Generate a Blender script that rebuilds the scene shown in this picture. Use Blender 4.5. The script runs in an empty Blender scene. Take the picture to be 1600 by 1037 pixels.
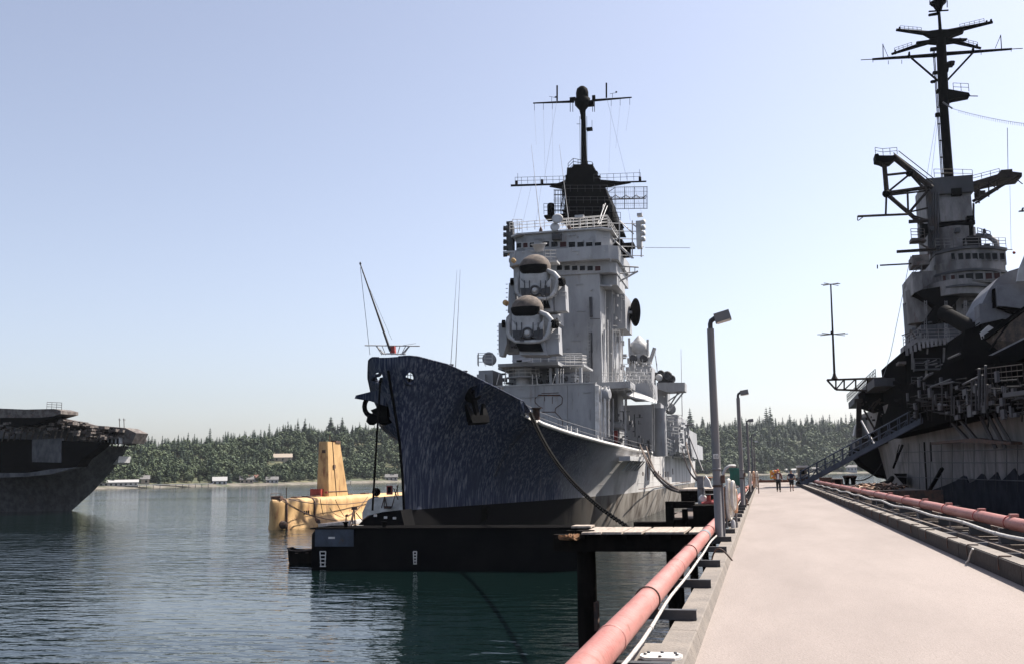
import bpy, math, random
import numpy as np
from math import sin, cos, tan, radians, pi, sqrt, atan2, exp
from mathutils import Vector, Matrix

def LS(*a, **k): return np.linspace(*a, **k).tolist()
def AR(*a): return np.arange(*a).tolist()
rnd = random.Random(7)
scene = bpy.context.scene
col = scene.collection

# ---------------------------------------------------------------- camera
F, EYE, WATER = 1555.0, 1.65, -4.4
TILT, YAW, ROLL = radians(8.1116), radians(13.895), radians(0.9)
_fh = Vector((-sin(YAW), cos(YAW), 0)); _rl = Vector((cos(YAW), sin(YAW), 0)); _z = Vector((0, 0, 1))
FW = cos(TILT) * _fh + sin(TILT) * _z
_ul = -sin(TILT) * _fh + cos(TILT) * _z
RT = cos(ROLL) * _rl - sin(ROLL) * _ul
UP = sin(ROLL) * _rl + cos(ROLL) * _ul
EYEP = Vector((0, 0, EYE))
cam_data = bpy.data.cameras.new('camera')
cam = bpy.data.objects.new('camera', cam_data); col.objects.link(cam)
cam_data.sensor_width = 36; cam_data.lens = F / 1600 * 36
cam_data.clip_start = 0.1; cam_data.clip_end = 12000
m = Matrix.Identity(4)
for i in range(3):
    m[i][0] = RT[i]; m[i][1] = UP[i]; m[i][2] = -FW[i]; m[i][3] = EYEP[i]
cam.matrix_world = m
scene.camera = cam

# ---------------------------------------------------------------- light
SUN_AZ, SUN_EL = radians(47), radians(52)      # azimuth clockwise from the pier direction (+Y)
world = bpy.data.worlds.new('World'); scene.world = world; world.use_nodes = True
nt = world.node_tree; nt.nodes.clear()
sky = nt.nodes.new('ShaderNodeTexSky'); sky.sky_type = 'NISHITA'; sky.sun_disc = False
sky.sun_elevation = SUN_EL; sky.sun_rotation = SUN_AZ
sky.air_density = 1.0; sky.dust_density = 1.7; sky.ozone_density = 1.0; sky.altitude = 0
hs_ = nt.nodes.new('ShaderNodeHueSaturation'); hs_.inputs['Saturation'].default_value = .66
tn_ = nt.nodes.new('ShaderNodeMix'); tn_.data_type = 'RGBA'; tn_.blend_type = 'MULTIPLY'; tn_.inputs['Factor'].default_value = 1; tn_.inputs[7].default_value = (.99, .98, 1.05, 1)
bg = nt.nodes.new('ShaderNodeBackground'); bg.inputs['Strength'].default_value = 0.088
wo = nt.nodes.new('ShaderNodeOutputWorld')
nt.links.new(sky.outputs[0], hs_.inputs['Color']); nt.links.new(hs_.outputs[0], tn_.inputs[6]); nt.links.new(tn_.outputs[2], bg.inputs[0]); nt.links.new(bg.outputs[0], wo.inputs[0])
sd = bpy.data.lights.new('sun', 'SUN'); sd.energy = 5.0; sd.angle = radians(0.55); sd.color = (1.0, 0.94, 0.86)
sun = bpy.data.objects.new('sun', sd); col.objects.link(sun)
sdir = Vector((sin(SUN_AZ) * cos(SUN_EL), cos(SUN_AZ) * cos(SUN_EL), sin(SUN_EL)))
sun.rotation_euler = sdir.to_track_quat('Z', 'Y').to_euler(); sun.location = (60, 40, 90)
scene.view_settings.view_transform = 'Standard'; scene.view_settings.look = 'None'
scene.view_settings.exposure = 0.98; scene.view_settings.gamma = 1.0
scene.view_settings.use_curve_mapping = False
scene.render.engine = 'CYCLES'

# ---------------------------------------------------------------- measuring the photograph
def ray(px, py): return (px - 800) * RT + (518.5 - py) * UP + F * FW
def A(px, py, d):                     # point on the vertical plane Y = d
    r = ray(px, py); return EYEP + r * (d / r.y)
def AX(px, py, x):
    r = ray(px, py); return EYEP + r * (x / r.x)
def AZ(px, py, z):
    r = ray(px, py); return EYEP + r * ((z - EYE) / r.z)
def pix(p):
    d = Vector(p) - EYEP; w = d.dot(FW)
    return 800 + F * d.dot(RT) / w, 518.5 - F * d.dot(UP) / w
def lerp(a, b, t): return a + (b - a) * t
def interp(x, pts):
    if x <= pts[0][0]: return pts[0][1]
    for (a, va), (b, vb) in zip(pts, pts[1:]):
        if x <= b: return va + (vb - va) * (x - a) / (b - a) if b > a else vb
    return pts[-1][1]

# ---------------------------------------------------------------- mesh builder
class MB:
    def __init__(s): s.v = []; s.f = []; s.sm = []
    def add(s, vs, fs, smooth=False):
        b = len(s.v); s.v += [tuple(p) for p in vs]
        for f in fs: s.f.append(tuple(i + b for i in f)); s.sm.append(smooth)
        return s
    def box(s, x0, x1, y0, y1, z0, z1):
        vs = [(x, y, z) for z in (z0, z1) for y in (y0, y1) for x in (x0, x1)]
        return s.add(vs, [(0, 2, 3, 1), (4, 5, 7, 6), (0, 1, 5, 4), (2, 6, 7, 3), (0, 4, 6, 2), (1, 3, 7, 5)])
    def hexa(s, lo, hi):               # two quads (lower / upper ring of 4)
        n = len(lo)
        fs = [tuple(range(n))[::-1], tuple(range(n, 2 * n))] + [(i, (i + 1) % n, n + (i + 1) % n, n + i) for i in range(n)]
        return s.add(list(lo) + list(hi), fs)
    def prism(s, pts, ext):
        e = Vector(ext); a = [Vector(p) for p in pts]
        return s.hexa(a, [p + e for p in a])
    def bar(s, p, q, w, h, up=(0, 0, 1)):
        p, q = Vector(p), Vector(q); d = (q - p).normalized(); u = Vector(up)
        if abs(d.dot(u)) > .98: u = Vector((0, 1, 0))
        sx = d.cross(u).normalized() * w / 2; sz = sx.cross(d).normalized() * h / 2
        return s.hexa([p - sx - sz, p + sx - sz, p + sx + sz, p - sx + sz], [q - sx - sz, q + sx - sz, q + sx + sz, q - sx + sz])
    def tube(s, pts, r, n=6, r2=None, cap=True, closed=False):
        pts = [Vector(p) for p in pts]; k = len(pts); r2 = r if r2 is None else r2
        vs = []; prev = None
        for i, p in enumerate(pts):
            if closed: t = pts[(i + 1) % k] - pts[i - 1]
            else: t = pts[min(i + 1, k - 1)] - pts[max(i - 1, 0)]
            t = t.normalized() if t.length > 1e-9 else Vector((0, 0, 1))
            if prev is None:
                a = Vector((0, 0, 1)) if abs(t.z) < .9 else Vector((1, 0, 0)); u = t.cross(a).normalized()
            else:
                u = prev - t * prev.dot(t); u = u.normalized() if u.length > 1e-9 else t.orthogonal().normalized()
            prev = u; w = t.cross(u); rr = lerp(r, r2, i / max(1, k - 1))
            vs += [p + (u * cos(2 * pi * j / n) + w * sin(2 * pi * j / n)) * rr for j in range(n)]
        fs = []
        for i in range(k if closed else k - 1):
            i2 = (i + 1) % k
            fs += [(i * n + j, i * n + (j + 1) % n, i2 * n + (j + 1) % n, i2 * n + j) for j in range(n)]
        s.add(vs, fs, n > 4)
        if cap and not closed:
            s.add(vs[:n], [tuple(range(n))[::-1]]); s.add(vs[-n:], [tuple(range(n))])
        return s
    def lathe(s, o, axis, prof, n=16, sx=1.0, start=0.0, arc=2 * pi):   # prof: (along, radius)
        o = Vector(o); a = Vector(axis).normalized(); u = a.orthogonal().normalized()
        if abs(a.z) < .99: u = a.cross(Vector((0, 0, 1))).normalized()
        w = a.cross(u); full = arc > 6.28; m_ = n if full else n + 1
        vs = [o + a * h + (u * cos(start + arc * j / n) * sx + w * sin(start + arc * j / n)) * r for h, r in prof for j in range(m_)]
        fs = [(i * m_ + j, i * m_ + (j + 1) % m_, (i + 1) * m_ + (j + 1) % m_, (i + 1) * m_ + j) for i in range(len(prof) - 1) for j in range(n)]
        s.add(vs, fs, True)
        for i in (0, len(prof) - 1):
            if prof[i][1] > 1e-6 and full: s.add(vs[i * m_:(i + 1) * m_], [tuple(range(m_))])
        return s
    def ell(s, c, rx, ry, rz, n=16, k=10, lo=-90, hi=90):
        c = Vector(c); vs = []; fs = []
        for i in range(k + 1):
            b = radians(lo + (hi - lo) * i / k)
            vs += [c + Vector((rx * cos(b) * cos(2 * pi * j / n), ry * cos(b) * sin(2 * pi * j / n), rz * sin(b))) for j in range(n)]
        for i in range(k): fs += [(i * n + j, i * n + (j + 1) % n, (i + 1) * n + (j + 1) % n, (i + 1) * n + j) for j in range(n)]
        return s.add(vs, fs, True)
    def grid(s, rows, smooth=True):
        n = len(rows[0]); vs = [p for r in rows for p in r]
        return s.add(vs, [(i * n + j, i * n + j + 1, (i + 1) * n + j + 1, (i + 1) * n + j) for i in range(len(rows) - 1) for j in range(n - 1)], smooth)
    def fb(s, x0, y0, x1, y1, d, t):    # block measured on its front face at depth d, t deep
        cx, cy = (x0 + x1) / 2, (y0 + y1) / 2
        return s.box(A(x0, cy, d).x, A(x1, cy, d).x, d, d + t, A(cx, y1, d).z, A(cx, y0, d).z)
    def fp(s, pts, d, t):               # prism from a measured outline at depth d
        return s.prism([A(x, y, d) for x, y in pts], (0, t, 0))
    def rail(s, pts, h=1.0, step=1.6, n=3, r=.03, loop=False):
        pts = [Vector(p) for p in pts]
        if loop: pts = pts + [pts[0]]
        up = Vector((0, 0, h))
        for a, b in zip(pts, pts[1:]):
            for k in range(1, n + 1): s.tube([a + up * k / n, b + up * k / n], r, 4, cap=False)
            c = max(1, int(round((b - a).length / step)))
            for k in range(c + 1): p = lerp(a, b, k / c); s.tube([p, p + up], r, 4, cap=False)
        return s
    def clusters(s, gap=.22):
        # groups of faces that hang together or lie close to one another
        par = list(range(len(s.v)))
        def find(i):
            while par[i] != i: par[i] = par[par[i]]; i = par[i]
            return i
        for f in s.f:
            a = find(f[0])
            for i in f[1:]:
                b = find(i)
                if b != a: par[b] = a
        ids = {}; lo = []; hi = []
        for i, p in enumerate(s.v):
            k = ids.setdefault(find(i), len(ids))
            if k == len(lo): lo.append(list(p)); hi.append(list(p))
            for c in range(3): lo[k][c] = min(lo[k][c], p[c]); hi[k][c] = max(hi[k][c], p[c])
        n = len(lo)
        if n < 2 or n > 400: return None
        L_ = np.array(lo) - gap; H_ = np.array(hi) + gap; grp = list(range(n))
        def fg(i):
            while grp[i] != i: grp[i] = grp[grp[i]]; i = grp[i]
            return i
        for i in range(n):
            hit = np.nonzero(np.all((L_[i] <= H_) & (H_[i] >= L_), axis=1))[0]
            for j in hit:
                a, b = fg(i), fg(int(j))
                if a != b: grp[b] = a
        face = [fg(ids[find(f[0])]) for f in s.f]
        return face
    def build(s, name, mat, parent=None, loc=None, label=None):
        if parent is not None and not name.endswith(('_fittings', '_gear', '_pipes', '_scar', '_rope', '_slot', '_seams')) and len(s.f) < 6000:
            face = s.clusters()
            if face and 1 < len(set(face)) <= 60:
                cnt = {}
                for g in face: cnt[g] = cnt.get(g, 0) + 1
                first = None
                for g in sorted(cnt, key=lambda k: -cnt[k]):
                    b = MB(); mp = {}
                    for f, sm, q in zip(s.f, s.sm, face):
                        if q != g: continue
                        for i in f:
                            if i not in mp: mp[i] = len(b.v); b.v.append(s.v[i])
                        b.f.append(tuple(mp[i] for i in f)); b.sm.append(sm)
                    o = b.build_one(name, mat, parent, loc, label); first = first or o
                return first
        o = s.build_one(name, mat, parent, loc, label)
        if parent is not None and name.endswith(('_fittings', '_gear', '_pipes', '_scar', '_rope', '_slot', '_seams')): o['kind'] = 'stuff'
        return o
    def build_one(s, name, mat, parent=None, loc=None, label=None):
        me = bpy.data.meshes.new(name)
        if parent is not None: o0 = wloc(parent)
        else: o0 = Vector(loc) if loc is not None else Vector((0, 0, 0))
        me.from_pydata([(x - o0.x, y - o0.y, z - o0.z) for x, y, z in s.v], [], s.f)
        me.polygons.foreach_set('use_smooth', s.sm)
        for mm in (mat if isinstance(mat, (list, tuple)) else [mat]): me.materials.append(mm)
        o = bpy.data.objects.new(name, me); col.objects.link(o)
        if parent is not None: o.parent = parent
        else: o.location = o0
        if label: o['label'] = label
        return o

def wloc(o):
    p = Vector((0, 0, 0))
    while o is not None: p = p + o.location; o = o.parent
    return p
def tag(o, label=None, cat=None, group=None, kind=None):
    if label: o['label'] = label
    if cat: o['category'] = cat
    if group: o['group'] = group
    if kind: o['kind'] = kind
    return o
def thing(name, label, cat, loc=(0, 0, 0), group=None):
    o = bpy.data.objects.new(name, None); o.empty_display_size = .3; col.objects.link(o); o.location = loc
    return tag(o, label, cat, group)
def dup(o, delta=None, loc=None, rotz=None, label=None, parent=None):
    c = o.copy(); col.objects.link(c)
    if parent is not None: c.parent = parent
    if delta is not None: c.location = o.location + Vector(delta)
    if loc is not None: c.location = loc
    if rotz is not None: c.rotation_euler.z = rotz
    if label: c['label'] = label
    for ch in kids(o): dup(ch, parent=c)
    return c
KIDS = {}
def kids(o): return [c for c in list(bpy.data.objects) if c.parent == o]

# ---------------------------------------------------------------- materials
def M(name, c, rough=.6, metal=0.0, c2=None, sc=1.0, st=(1, 1, 1), lo=.4, hi=.6, rust=None, rs=2.0, rst=(1, 1, 1), rlo=.6, rhi=.75, bump=0.0, bs=20.0, spec=.5, detail=6):
    mt = bpy.data.materials.new(name); mt.use_nodes = True; t = mt.node_tree; N = t.nodes; L = t.links
    b = N['Principled BSDF']; b.inputs['Roughness'].default_value = rough; b.inputs['Metallic'].default_value = metal
    b.inputs['Specular IOR Level'].default_value = spec
    b.inputs['Base Color'].default_value = (*c, 1); last = None
    tc = N.new('ShaderNodeTexCoord')
    def layer(prev, c_a, c_b, s_, st_, lo_, hi_, seed):
        mp = N.new('ShaderNodeMapping'); mp.inputs['Scale'].default_value = st_; mp.inputs['Location'].default_value = (seed, seed * 1.7, seed * .6)
        L.new(tc.outputs['Object'], mp.inputs[0])
        nz = N.new('ShaderNodeTexNoise'); nz.inputs['Scale'].default_value = s_; nz.inputs['Detail'].default_value = detail; nz.inputs['Roughness'].default_value = .66
        L.new(mp.outputs[0], nz.inputs['Vector'])
        rp = N.new('ShaderNodeMapRange'); rp.inputs['From Min'].default_value = lo_; rp.inputs['From Max'].default_value = hi_
        L.new(nz.outputs['Fac'], rp.inputs['Value'])
        mx = N.new('ShaderNodeMix'); mx.data_type = 'RGBA'
        L.new(rp.outputs[0], mx.inputs['Factor'])
        if prev is None: mx.inputs[6].default_value = (*c_a, 1)
        else: L.new(prev, mx.inputs[6])
        mx.inputs[7].default_value = (*c_b, 1)
        return mx.outputs[2]
    if c2: last = layer(last, c, c2, sc, st, lo, hi, 0.0)
    if rust: last = layer(last, c, rust, rs, rst, rlo, rhi, 11.3)
    if last is not None: L.new(last, b.inputs['Base Color'])
    if bump:
        nz = N.new('ShaderNodeTexNoise'); nz.inputs['Scale'].default_value = bs; nz.inputs['Detail'].default_value = 5
        L.new(tc.outputs['Object'], nz.inputs['Vector'])
        bp = N.new('ShaderNodeBump'); bp.inputs['Strength'].default_value = bump; bp.inputs['Distance'].default_value = .05
        L.new(nz.outputs['Fac'], bp.inputs['Height']); L.new(bp.outputs[0], b.inputs['Normal'])
    return mt

def paint_sun_along(mt, axis, a, b, c, c2, sc):
    # paler tone along the ship, painting in the sunlit side aft
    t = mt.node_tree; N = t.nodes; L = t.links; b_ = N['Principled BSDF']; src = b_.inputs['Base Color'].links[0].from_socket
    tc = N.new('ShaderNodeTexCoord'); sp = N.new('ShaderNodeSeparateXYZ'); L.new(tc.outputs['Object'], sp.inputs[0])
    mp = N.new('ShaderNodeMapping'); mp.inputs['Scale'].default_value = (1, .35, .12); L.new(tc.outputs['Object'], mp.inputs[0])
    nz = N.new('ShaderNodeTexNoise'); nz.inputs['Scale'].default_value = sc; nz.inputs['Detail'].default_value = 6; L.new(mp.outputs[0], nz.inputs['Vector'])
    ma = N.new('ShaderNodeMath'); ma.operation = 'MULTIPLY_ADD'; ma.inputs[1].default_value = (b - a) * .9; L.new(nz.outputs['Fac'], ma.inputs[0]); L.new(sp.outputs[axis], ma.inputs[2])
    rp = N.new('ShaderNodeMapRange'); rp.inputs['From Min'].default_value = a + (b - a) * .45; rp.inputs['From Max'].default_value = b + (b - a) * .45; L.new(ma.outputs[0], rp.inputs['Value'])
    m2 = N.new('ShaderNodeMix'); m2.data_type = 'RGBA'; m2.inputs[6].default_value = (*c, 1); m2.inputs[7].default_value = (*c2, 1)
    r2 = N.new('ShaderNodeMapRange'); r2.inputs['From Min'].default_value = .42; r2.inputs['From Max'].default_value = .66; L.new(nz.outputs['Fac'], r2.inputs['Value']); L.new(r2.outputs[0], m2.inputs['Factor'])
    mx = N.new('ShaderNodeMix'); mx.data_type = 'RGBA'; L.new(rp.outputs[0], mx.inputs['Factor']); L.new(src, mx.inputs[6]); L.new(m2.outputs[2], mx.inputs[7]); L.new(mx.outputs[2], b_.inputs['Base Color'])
GREY = M('haze_grey_paint', (.36, .362, .37), .65, c2=(.27, .272, .28), sc=.35, st=(1, 1, .35), rust=(.19, .14, .11), rs=1.1, rst=(1, 1, .2), rlo=.58, rhi=.80)
PALE = M('pale_grey_paint', (.48, .475, .47), .6, c2=(.35, .345, .34), sc=.8, rust=(.20, .13, .09), rs=1.5, rlo=.66, rhi=.8)
HULL = M('weathered_hull_paint_lit_aft', (.027, .035, .064), .85, c2=(.24, .252, .285), sc=2.6, st=(2.4, 1.5, .10), lo=.47, hi=.74, rust=(.034, .041, .066), rs=.5, rst=(1, 1, .5), rlo=.50, rhi=.68, bump=.15, bs=1.5, spec=.15, detail=9)
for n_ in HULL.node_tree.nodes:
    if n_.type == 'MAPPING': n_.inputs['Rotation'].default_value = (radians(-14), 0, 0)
paint_sun_along(HULL, 1, 27, 46, (.52, .505, .49), (.32, .305, .29), .9)  # shaded bow and sunlit after side put into the hull colour
BLACK = M('black_paint', (.006, .006, .0065), .7, c2=(.010, .0095, .0095), sc=.6, bump=.1, bs=3, spec=.03)
BOOT = M('worn_boot_topping_lit_aft', (.005, .005, .006), .8, c2=(.010, .009, .009), sc=.35, st=(1, .6, .25), lo=.52, hi=.75, rust=(.018, .014, .011), rs=.6, rst=(1, 1, .3), rlo=.64, rhi=.85, spec=.05)
paint_sun_along(BOOT, 1, 33, 52, (.33, .30, .265), (.11, .09, .075), 1.2)  # boot topping painted paler aft, where the sun strikes the side
TAN = M('sun_bleached_canvas', (.16, .125, .10), .9, c2=(.075, .06, .05), sc=1.2)
GLASS = M('dark_window_glass', (.008, .009, .010), .2, spec=.12)
GLASSR = M('red_tinted_window_glass', (.045, .012, .012), .25, spec=.12)
STEEL = M('weathered_steel', (.20, .20, .21), .55, c2=(.13, .12, .12), sc=2.0, rust=(.17, .08, .05), rs=4, rlo=.62, rhi=.75)
DKSTEEL = M('dark_grey_steel', (.055, .055, .06), .6, c2=(.03, .03, .032), sc=1.5, rust=(.08, .04, .025), rs=2, rlo=.6, rhi=.75)
RUST = M('rusty_iron', (.12, .06, .04), .8, c2=(.05, .035, .03), sc=3, bump=.2)
CARG = M('carrier_dark_paint', (.085, .085, .09), .75, c2=(.05, .05, .055), sc=.25, st=(1, 1, .4), rust=(.08, .05, .035), rs=.6, rst=(1, 1, .3), rlo=.6, rhi=.78, bump=.15, bs=1.2)
CARL = M('carrier_pale_hull_paint', (.25, .235, .23), .8, c2=(.15, .142, .14), sc=.5, st=(1, 1, .3), rust=(.11, .08, .06), rs=.8, rst=(1, 1, .2), rlo=.62, rhi=.8, bump=.1, bs=1)
CARM = M('carrier_island_paint', (.24, .225, .22), .7, c2=(.11, .102, .10), sc=.5, st=(1, 1, .4), rust=(.10, .055, .04), rs=1.2, rst=(1, 1, .3), rlo=.58, rhi=.74, bump=.1, bs=2)
CARH = M('mottled_carrier_hull', (.13, .13, .135), .8, c2=(.065, .066, .07), sc=.9, st=(1, 1, .5), rust=(.10, .075, .06), rs=.5, rst=(1, 1, .3), rlo=.62, rhi=.8, bump=.15, bs=1.2, spec=.2, detail=10)
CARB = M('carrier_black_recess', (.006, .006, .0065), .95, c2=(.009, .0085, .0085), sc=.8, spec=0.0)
CLUT = M('rusty_fitting_paint', (.16, .14, .125), .8, c2=(.06, .05, .045), sc=1.2, rust=(.12, .06, .04), rs=2, rlo=.55, rhi=.7)
YEL = M('ochre_submarine_paint', (.56, .355, .155), .65, c2=(.46, .28, .115), sc=.6, st=(1, 1, .5), rust=(.22, .085, .035), rs=1.6, rst=(1, 1, .3), rlo=.53, rhi=.72)
WHITE = M('white_paint', (.72, .70, .67), .55, c2=(.55, .52, .48), sc=1.5)
CONC = M('worn_concrete', (.268, .223, .199), .85, c2=(.188, .154, .136), sc=.42, st=(1, .22, 1), lo=.40, hi=.72, rust=(.195, .162, .139), rs=48, rlo=.5, rhi=.66, bump=.25, bs=42, detail=10)
CONK = M('kerb_concrete', (.21, .18, .152), .85, c2=(.15, .13, .112), sc=1.8, rust=(.12, .10, .085), rs=5, rlo=.6, rhi=.72, bump=.3, bs=30)
TIMB = M('weathered_timber', (.15, .115, .09), .85, c2=(.07, .052, .043), sc=1.6, st=(1, 1, 3), rust=(.24, .20, .17), rs=6, rlo=.58, rhi=.75, bump=.3, bs=14)
DTIMB = M('creosoted_timber', (.009, .008, .007), .9, c2=(.016, .013, .011), sc=1.2, st=(2, 2, .4), bump=.4, bs=8, spec=.03)
PLANK = M('bleached_and_sunlit_plank', (.40, .335, .275), .85, c2=(.26, .21, .17), sc=3, st=(4, .4, 1), bump=.2, bs=18)
PIPE = M('faded_red_pipe_paint', (.31, .108, .088), .55, c2=(.37, .16, .135), sc=2.2, st=(1, .25, 1), rust=(.22, .09, .065), rs=7, rlo=.55, rhi=.66, bump=.2, bs=25)
COND = M('white_conduit', (.50, .47, .44), .55, c2=(.33, .31, .285), sc=4)
POLE = M('galvanised_pole', (.15, .148, .152), .6, c2=(.19, .172, .165), sc=2.5, st=(1, 1, .3), rust=(.22, .14, .10), rs=3, rlo=.62, rhi=.8)
DARKRUST = M('dark_rusted_truss', (.045, .035, .03), .8, c2=(.025, .02, .018), sc=1.0, rust=(.11, .06, .04), rs=1.5, rlo=.6, rhi=.75, spec=.2)
ROPE = M('old_brown_rope', (.10, .065, .045), .9, c2=(.05, .035, .028), sc=6)
DROPE = M('dark_tarred_rope', (.008, .007, .006), .9, spec=.1)
REDP = M('red_paint', (.36, .05, .04), .55, c2=(.24, .04, .03), sc=2)
GREENP = M('green_paint', (.02, .17, .12), .5, c2=(.03, .12, .09), sc=1)
ORANGE = M('orange_paint', (.60, .20, .05), .55)
YELP = M('yellow_paint', (.60, .38, .06), .55)
# ---------------------------------------------------------------- water
def water_mat():
    mt = bpy.data.materials.new('sea_water'); mt.use_nodes = True; t = mt.node_tree; N = t.nodes; L = t.links
    b = N['Principled BSDF']; b.inputs['Base Color'].default_value = (.003, .009, .0085, 1); b.inputs['Roughness'].default_value = .06
    b.inputs['IOR'].default_value = 1.333
    tc = N.new('ShaderNodeTexCoord')
    hs = []
    for sc_, w, st_, rot in ((.13, 1.1, (1, 2.0, 1), 25), (.45, 1.0, (1, 2.2, 1), -12), (1.7, .27, (1, 2.0, 1), 20), (5.0, .06, (1, 1.4, 1), -20)):
        mp = N.new('ShaderNodeMapping'); mp.inputs['Scale'].default_value = st_; mp.inputs['Rotation'].default_value = (0, 0, radians(rot))
        L.new(tc.outputs['Object'], mp.inputs[0])
        nz = N.new('ShaderNodeTexNoise'); nz.inputs['Scale'].default_value = sc_; nz.inputs['Detail'].default_value = 1.5; nz.inputs['Roughness'].default_value = .45
        L.new(mp.outputs[0], nz.inputs['Vector'])
        mu = N.new('ShaderNodeMath'); mu.operation = 'MULTIPLY'; mu.inputs[1].default_value = w; L.new(nz.outputs['Fac'], mu.inputs[0]); hs.append(mu.outputs[0])
    s = hs[0]
    for h in hs[1:]:
        ad = N.new('ShaderNodeMath'); ad.operation = 'ADD'; L.new(s, ad.inputs[0]); L.new(h, ad.inputs[1]); s = ad.outputs[0]
    # gusts: patches of rougher and calmer water
    mp = N.new('ShaderNodeMapping'); mp.inputs['Scale'].default_value = (.35, 1.3, 1); mp.inputs['Rotation'].default_value = (0, 0, radians(14)); L.new(tc.outputs['Object'], mp.inputs[0])
    gz = N.new('ShaderNodeTexNoise'); gz.inputs['Scale'].default_value = .03; gz.inputs['Detail'].default_value = 3; L.new(mp.outputs[0], gz.inputs['Vector'])
    rp = N.new('ShaderNodeMapRange'); rp.inputs['From Min'].default_value = .38; rp.inputs['From Max'].default_value = .62
    rp.inputs['To Min'].default_value = .35; rp.inputs['To Max'].default_value = 1.0; L.new(gz.outputs['Fac'], rp.inputs['Value'])
    bp = N.new('ShaderNodeBump'); bp.inputs['Distance'].default_value = .17
    L.new(rp.outputs[0], bp.inputs['Strength']); L.new(s, bp.inputs['Height']); L.new(bp.outputs[0], b.inputs['Normal'])
    return mt
WMAT = water_mat()
w = MB(); w.add([(-4500, -300, WATER), (4500, -300, WATER), (4500, 6000, WATER), (-4500, 6000, WATER)], [(0, 1, 2, 3)])
tag(w.build('water', WMAT), kind='structure')

# ---------------------------------------------------------------- far shore
def shore_r(th): return interp(th, [(-70, 760), (-36, 800), (-27, 882), (-21, 990), (-12, 1150), (-2.4, 1300), (5, 1480), (30, 1800), (60, 1900)])
def ridge(th): return interp(th, [(-70, 16), (-37, 22), (-34, 27), (-30, 33), (-26, 45), (-21, 52), (-12, 52), (-2.4, 52), (2, 60), (5, 62), (12, 60), (60, 55)])
def sstep(x): x = max(0, min(1, x)); return x * x * (3 - 2 * x)
def ground_h(th, v):
    return 1.2 + 2.2 * sstep(v / 14) + ridge(th) * (.75 * sstep((v - 8) / 170) + .25 * sstep((v - 60) / 260)) + 2.0 * sin(th * 1.9 + v * .03) * sstep(v / 60)
def shore_p(th, v, dz=0):
    R_ = shore_r(th) + v; a = radians(th)
    return Vector((R_ * sin(a), R_ * cos(a), WATER + ground_h(th, v) + dz))
rows = []
for th in AR(-70, 60.1, .5):
    row = []
    for v in (-14, -6, 0, 5, 10, 18, 30, 50, 75, 105, 140, 180, 230, 290, 380, 520, 900):
        p = shore_p(th, max(v, 0))
        if v < 0:
            R_ = shore_r(th) + v; p = Vector((R_ * sin(radians(th)), R_ * cos(radians(th)), WATER + (-1 if v < -10 else .5)))
        row.append(p)
    rows.append(row)
SOIL = M('wooded_slope_soil', (.055, .065, .030), .95, c2=(.12, .11, .055), sc=.02, rust=(.03, .04, .02), rs=.08, rlo=.5, rhi=.6)
g = MB(); g.grid(rows)
tag(g.build('hillside', SOIL), kind='structure')
BEACH = M('shingle_bank', (.10, .085, .068), .95, c2=(.17, .15, .12), sc=.1, rust=(.06, .07, .035), rs=.15, rlo=.5, rhi=.62)
g = MB(); g.grid([[r[0] + Vector((0, 0, .25)), r[1] + Vector((0, 0, .3)), r[2] + Vector((0, 0, .3)), r[3] + Vector((0, 0, .3))] for r in rows])
tag(g.build('shoreline', BEACH), kind='structure')

def leaf_mat(name, a, b_):
    mt = bpy.data.materials.new(name); mt.use_nodes = True; t = mt.node_tree; N = t.nodes; L = t.links
    b = N['Principled BSDF']; b.inputs['Roughness'].default_value = .75; b.inputs['Specular IOR Level'].default_value = .25
    geo = N.new('ShaderNodeNewGeometry'); oi = N.new('ShaderNodeObjectInfo')
    tc = N.new('ShaderNodeNewGeometry')
    nz = N.new('ShaderNodeTexNoise'); nz.inputs['Scale'].default_value = .09; nz.inputs['Detail'].default_value = 2; L.new(geo.outputs['Position'], nz.inputs['Vector'])
    rp = N.new('ShaderNodeMapRange'); rp.inputs['From Min'].default_value = .32; rp.inputs['From Max'].default_value = .68; L.new(nz.outputs['Fac'], rp.inputs['Value'])
    ad = N.new('ShaderNodeMath'); ad.operation = 'MULTIPLY_ADD'; ad.inputs[1].default_value = .5; ad.use_clamp = True
    L.new(geo.outputs['Random Per Island'], ad.inputs[0]); L.new(rp.outputs[0], ad.inputs[2])
    sb = N.new('ShaderNodeMath'); sb.operation = 'SUBTRACT'; sb.inputs[1].default_value = .25; sb.use_clamp = True; L.new(ad.outputs[0], sb.inputs[0])
    mx = N.new('ShaderNodeMix'); mx.data_type = 'RGBA'; mx.inputs[6].default_value = (*a, 1); mx.inputs[7].default_value = (*b_, 1)
    L.new(sb.outputs[0], mx.inputs['Factor']); L.new(mx.outputs[2], b.inputs['Base Color'])
    return mt
CONM = leaf_mat('conifer_needles', (.018, .033, .022), (.034, .054, .031))
LEAFM = leaf_mat('broadleaf_foliage', (.036, .056, .028), (.078, .098, .046))
BARK = M('tree_bark', (.07, .05, .04), .9)

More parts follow.
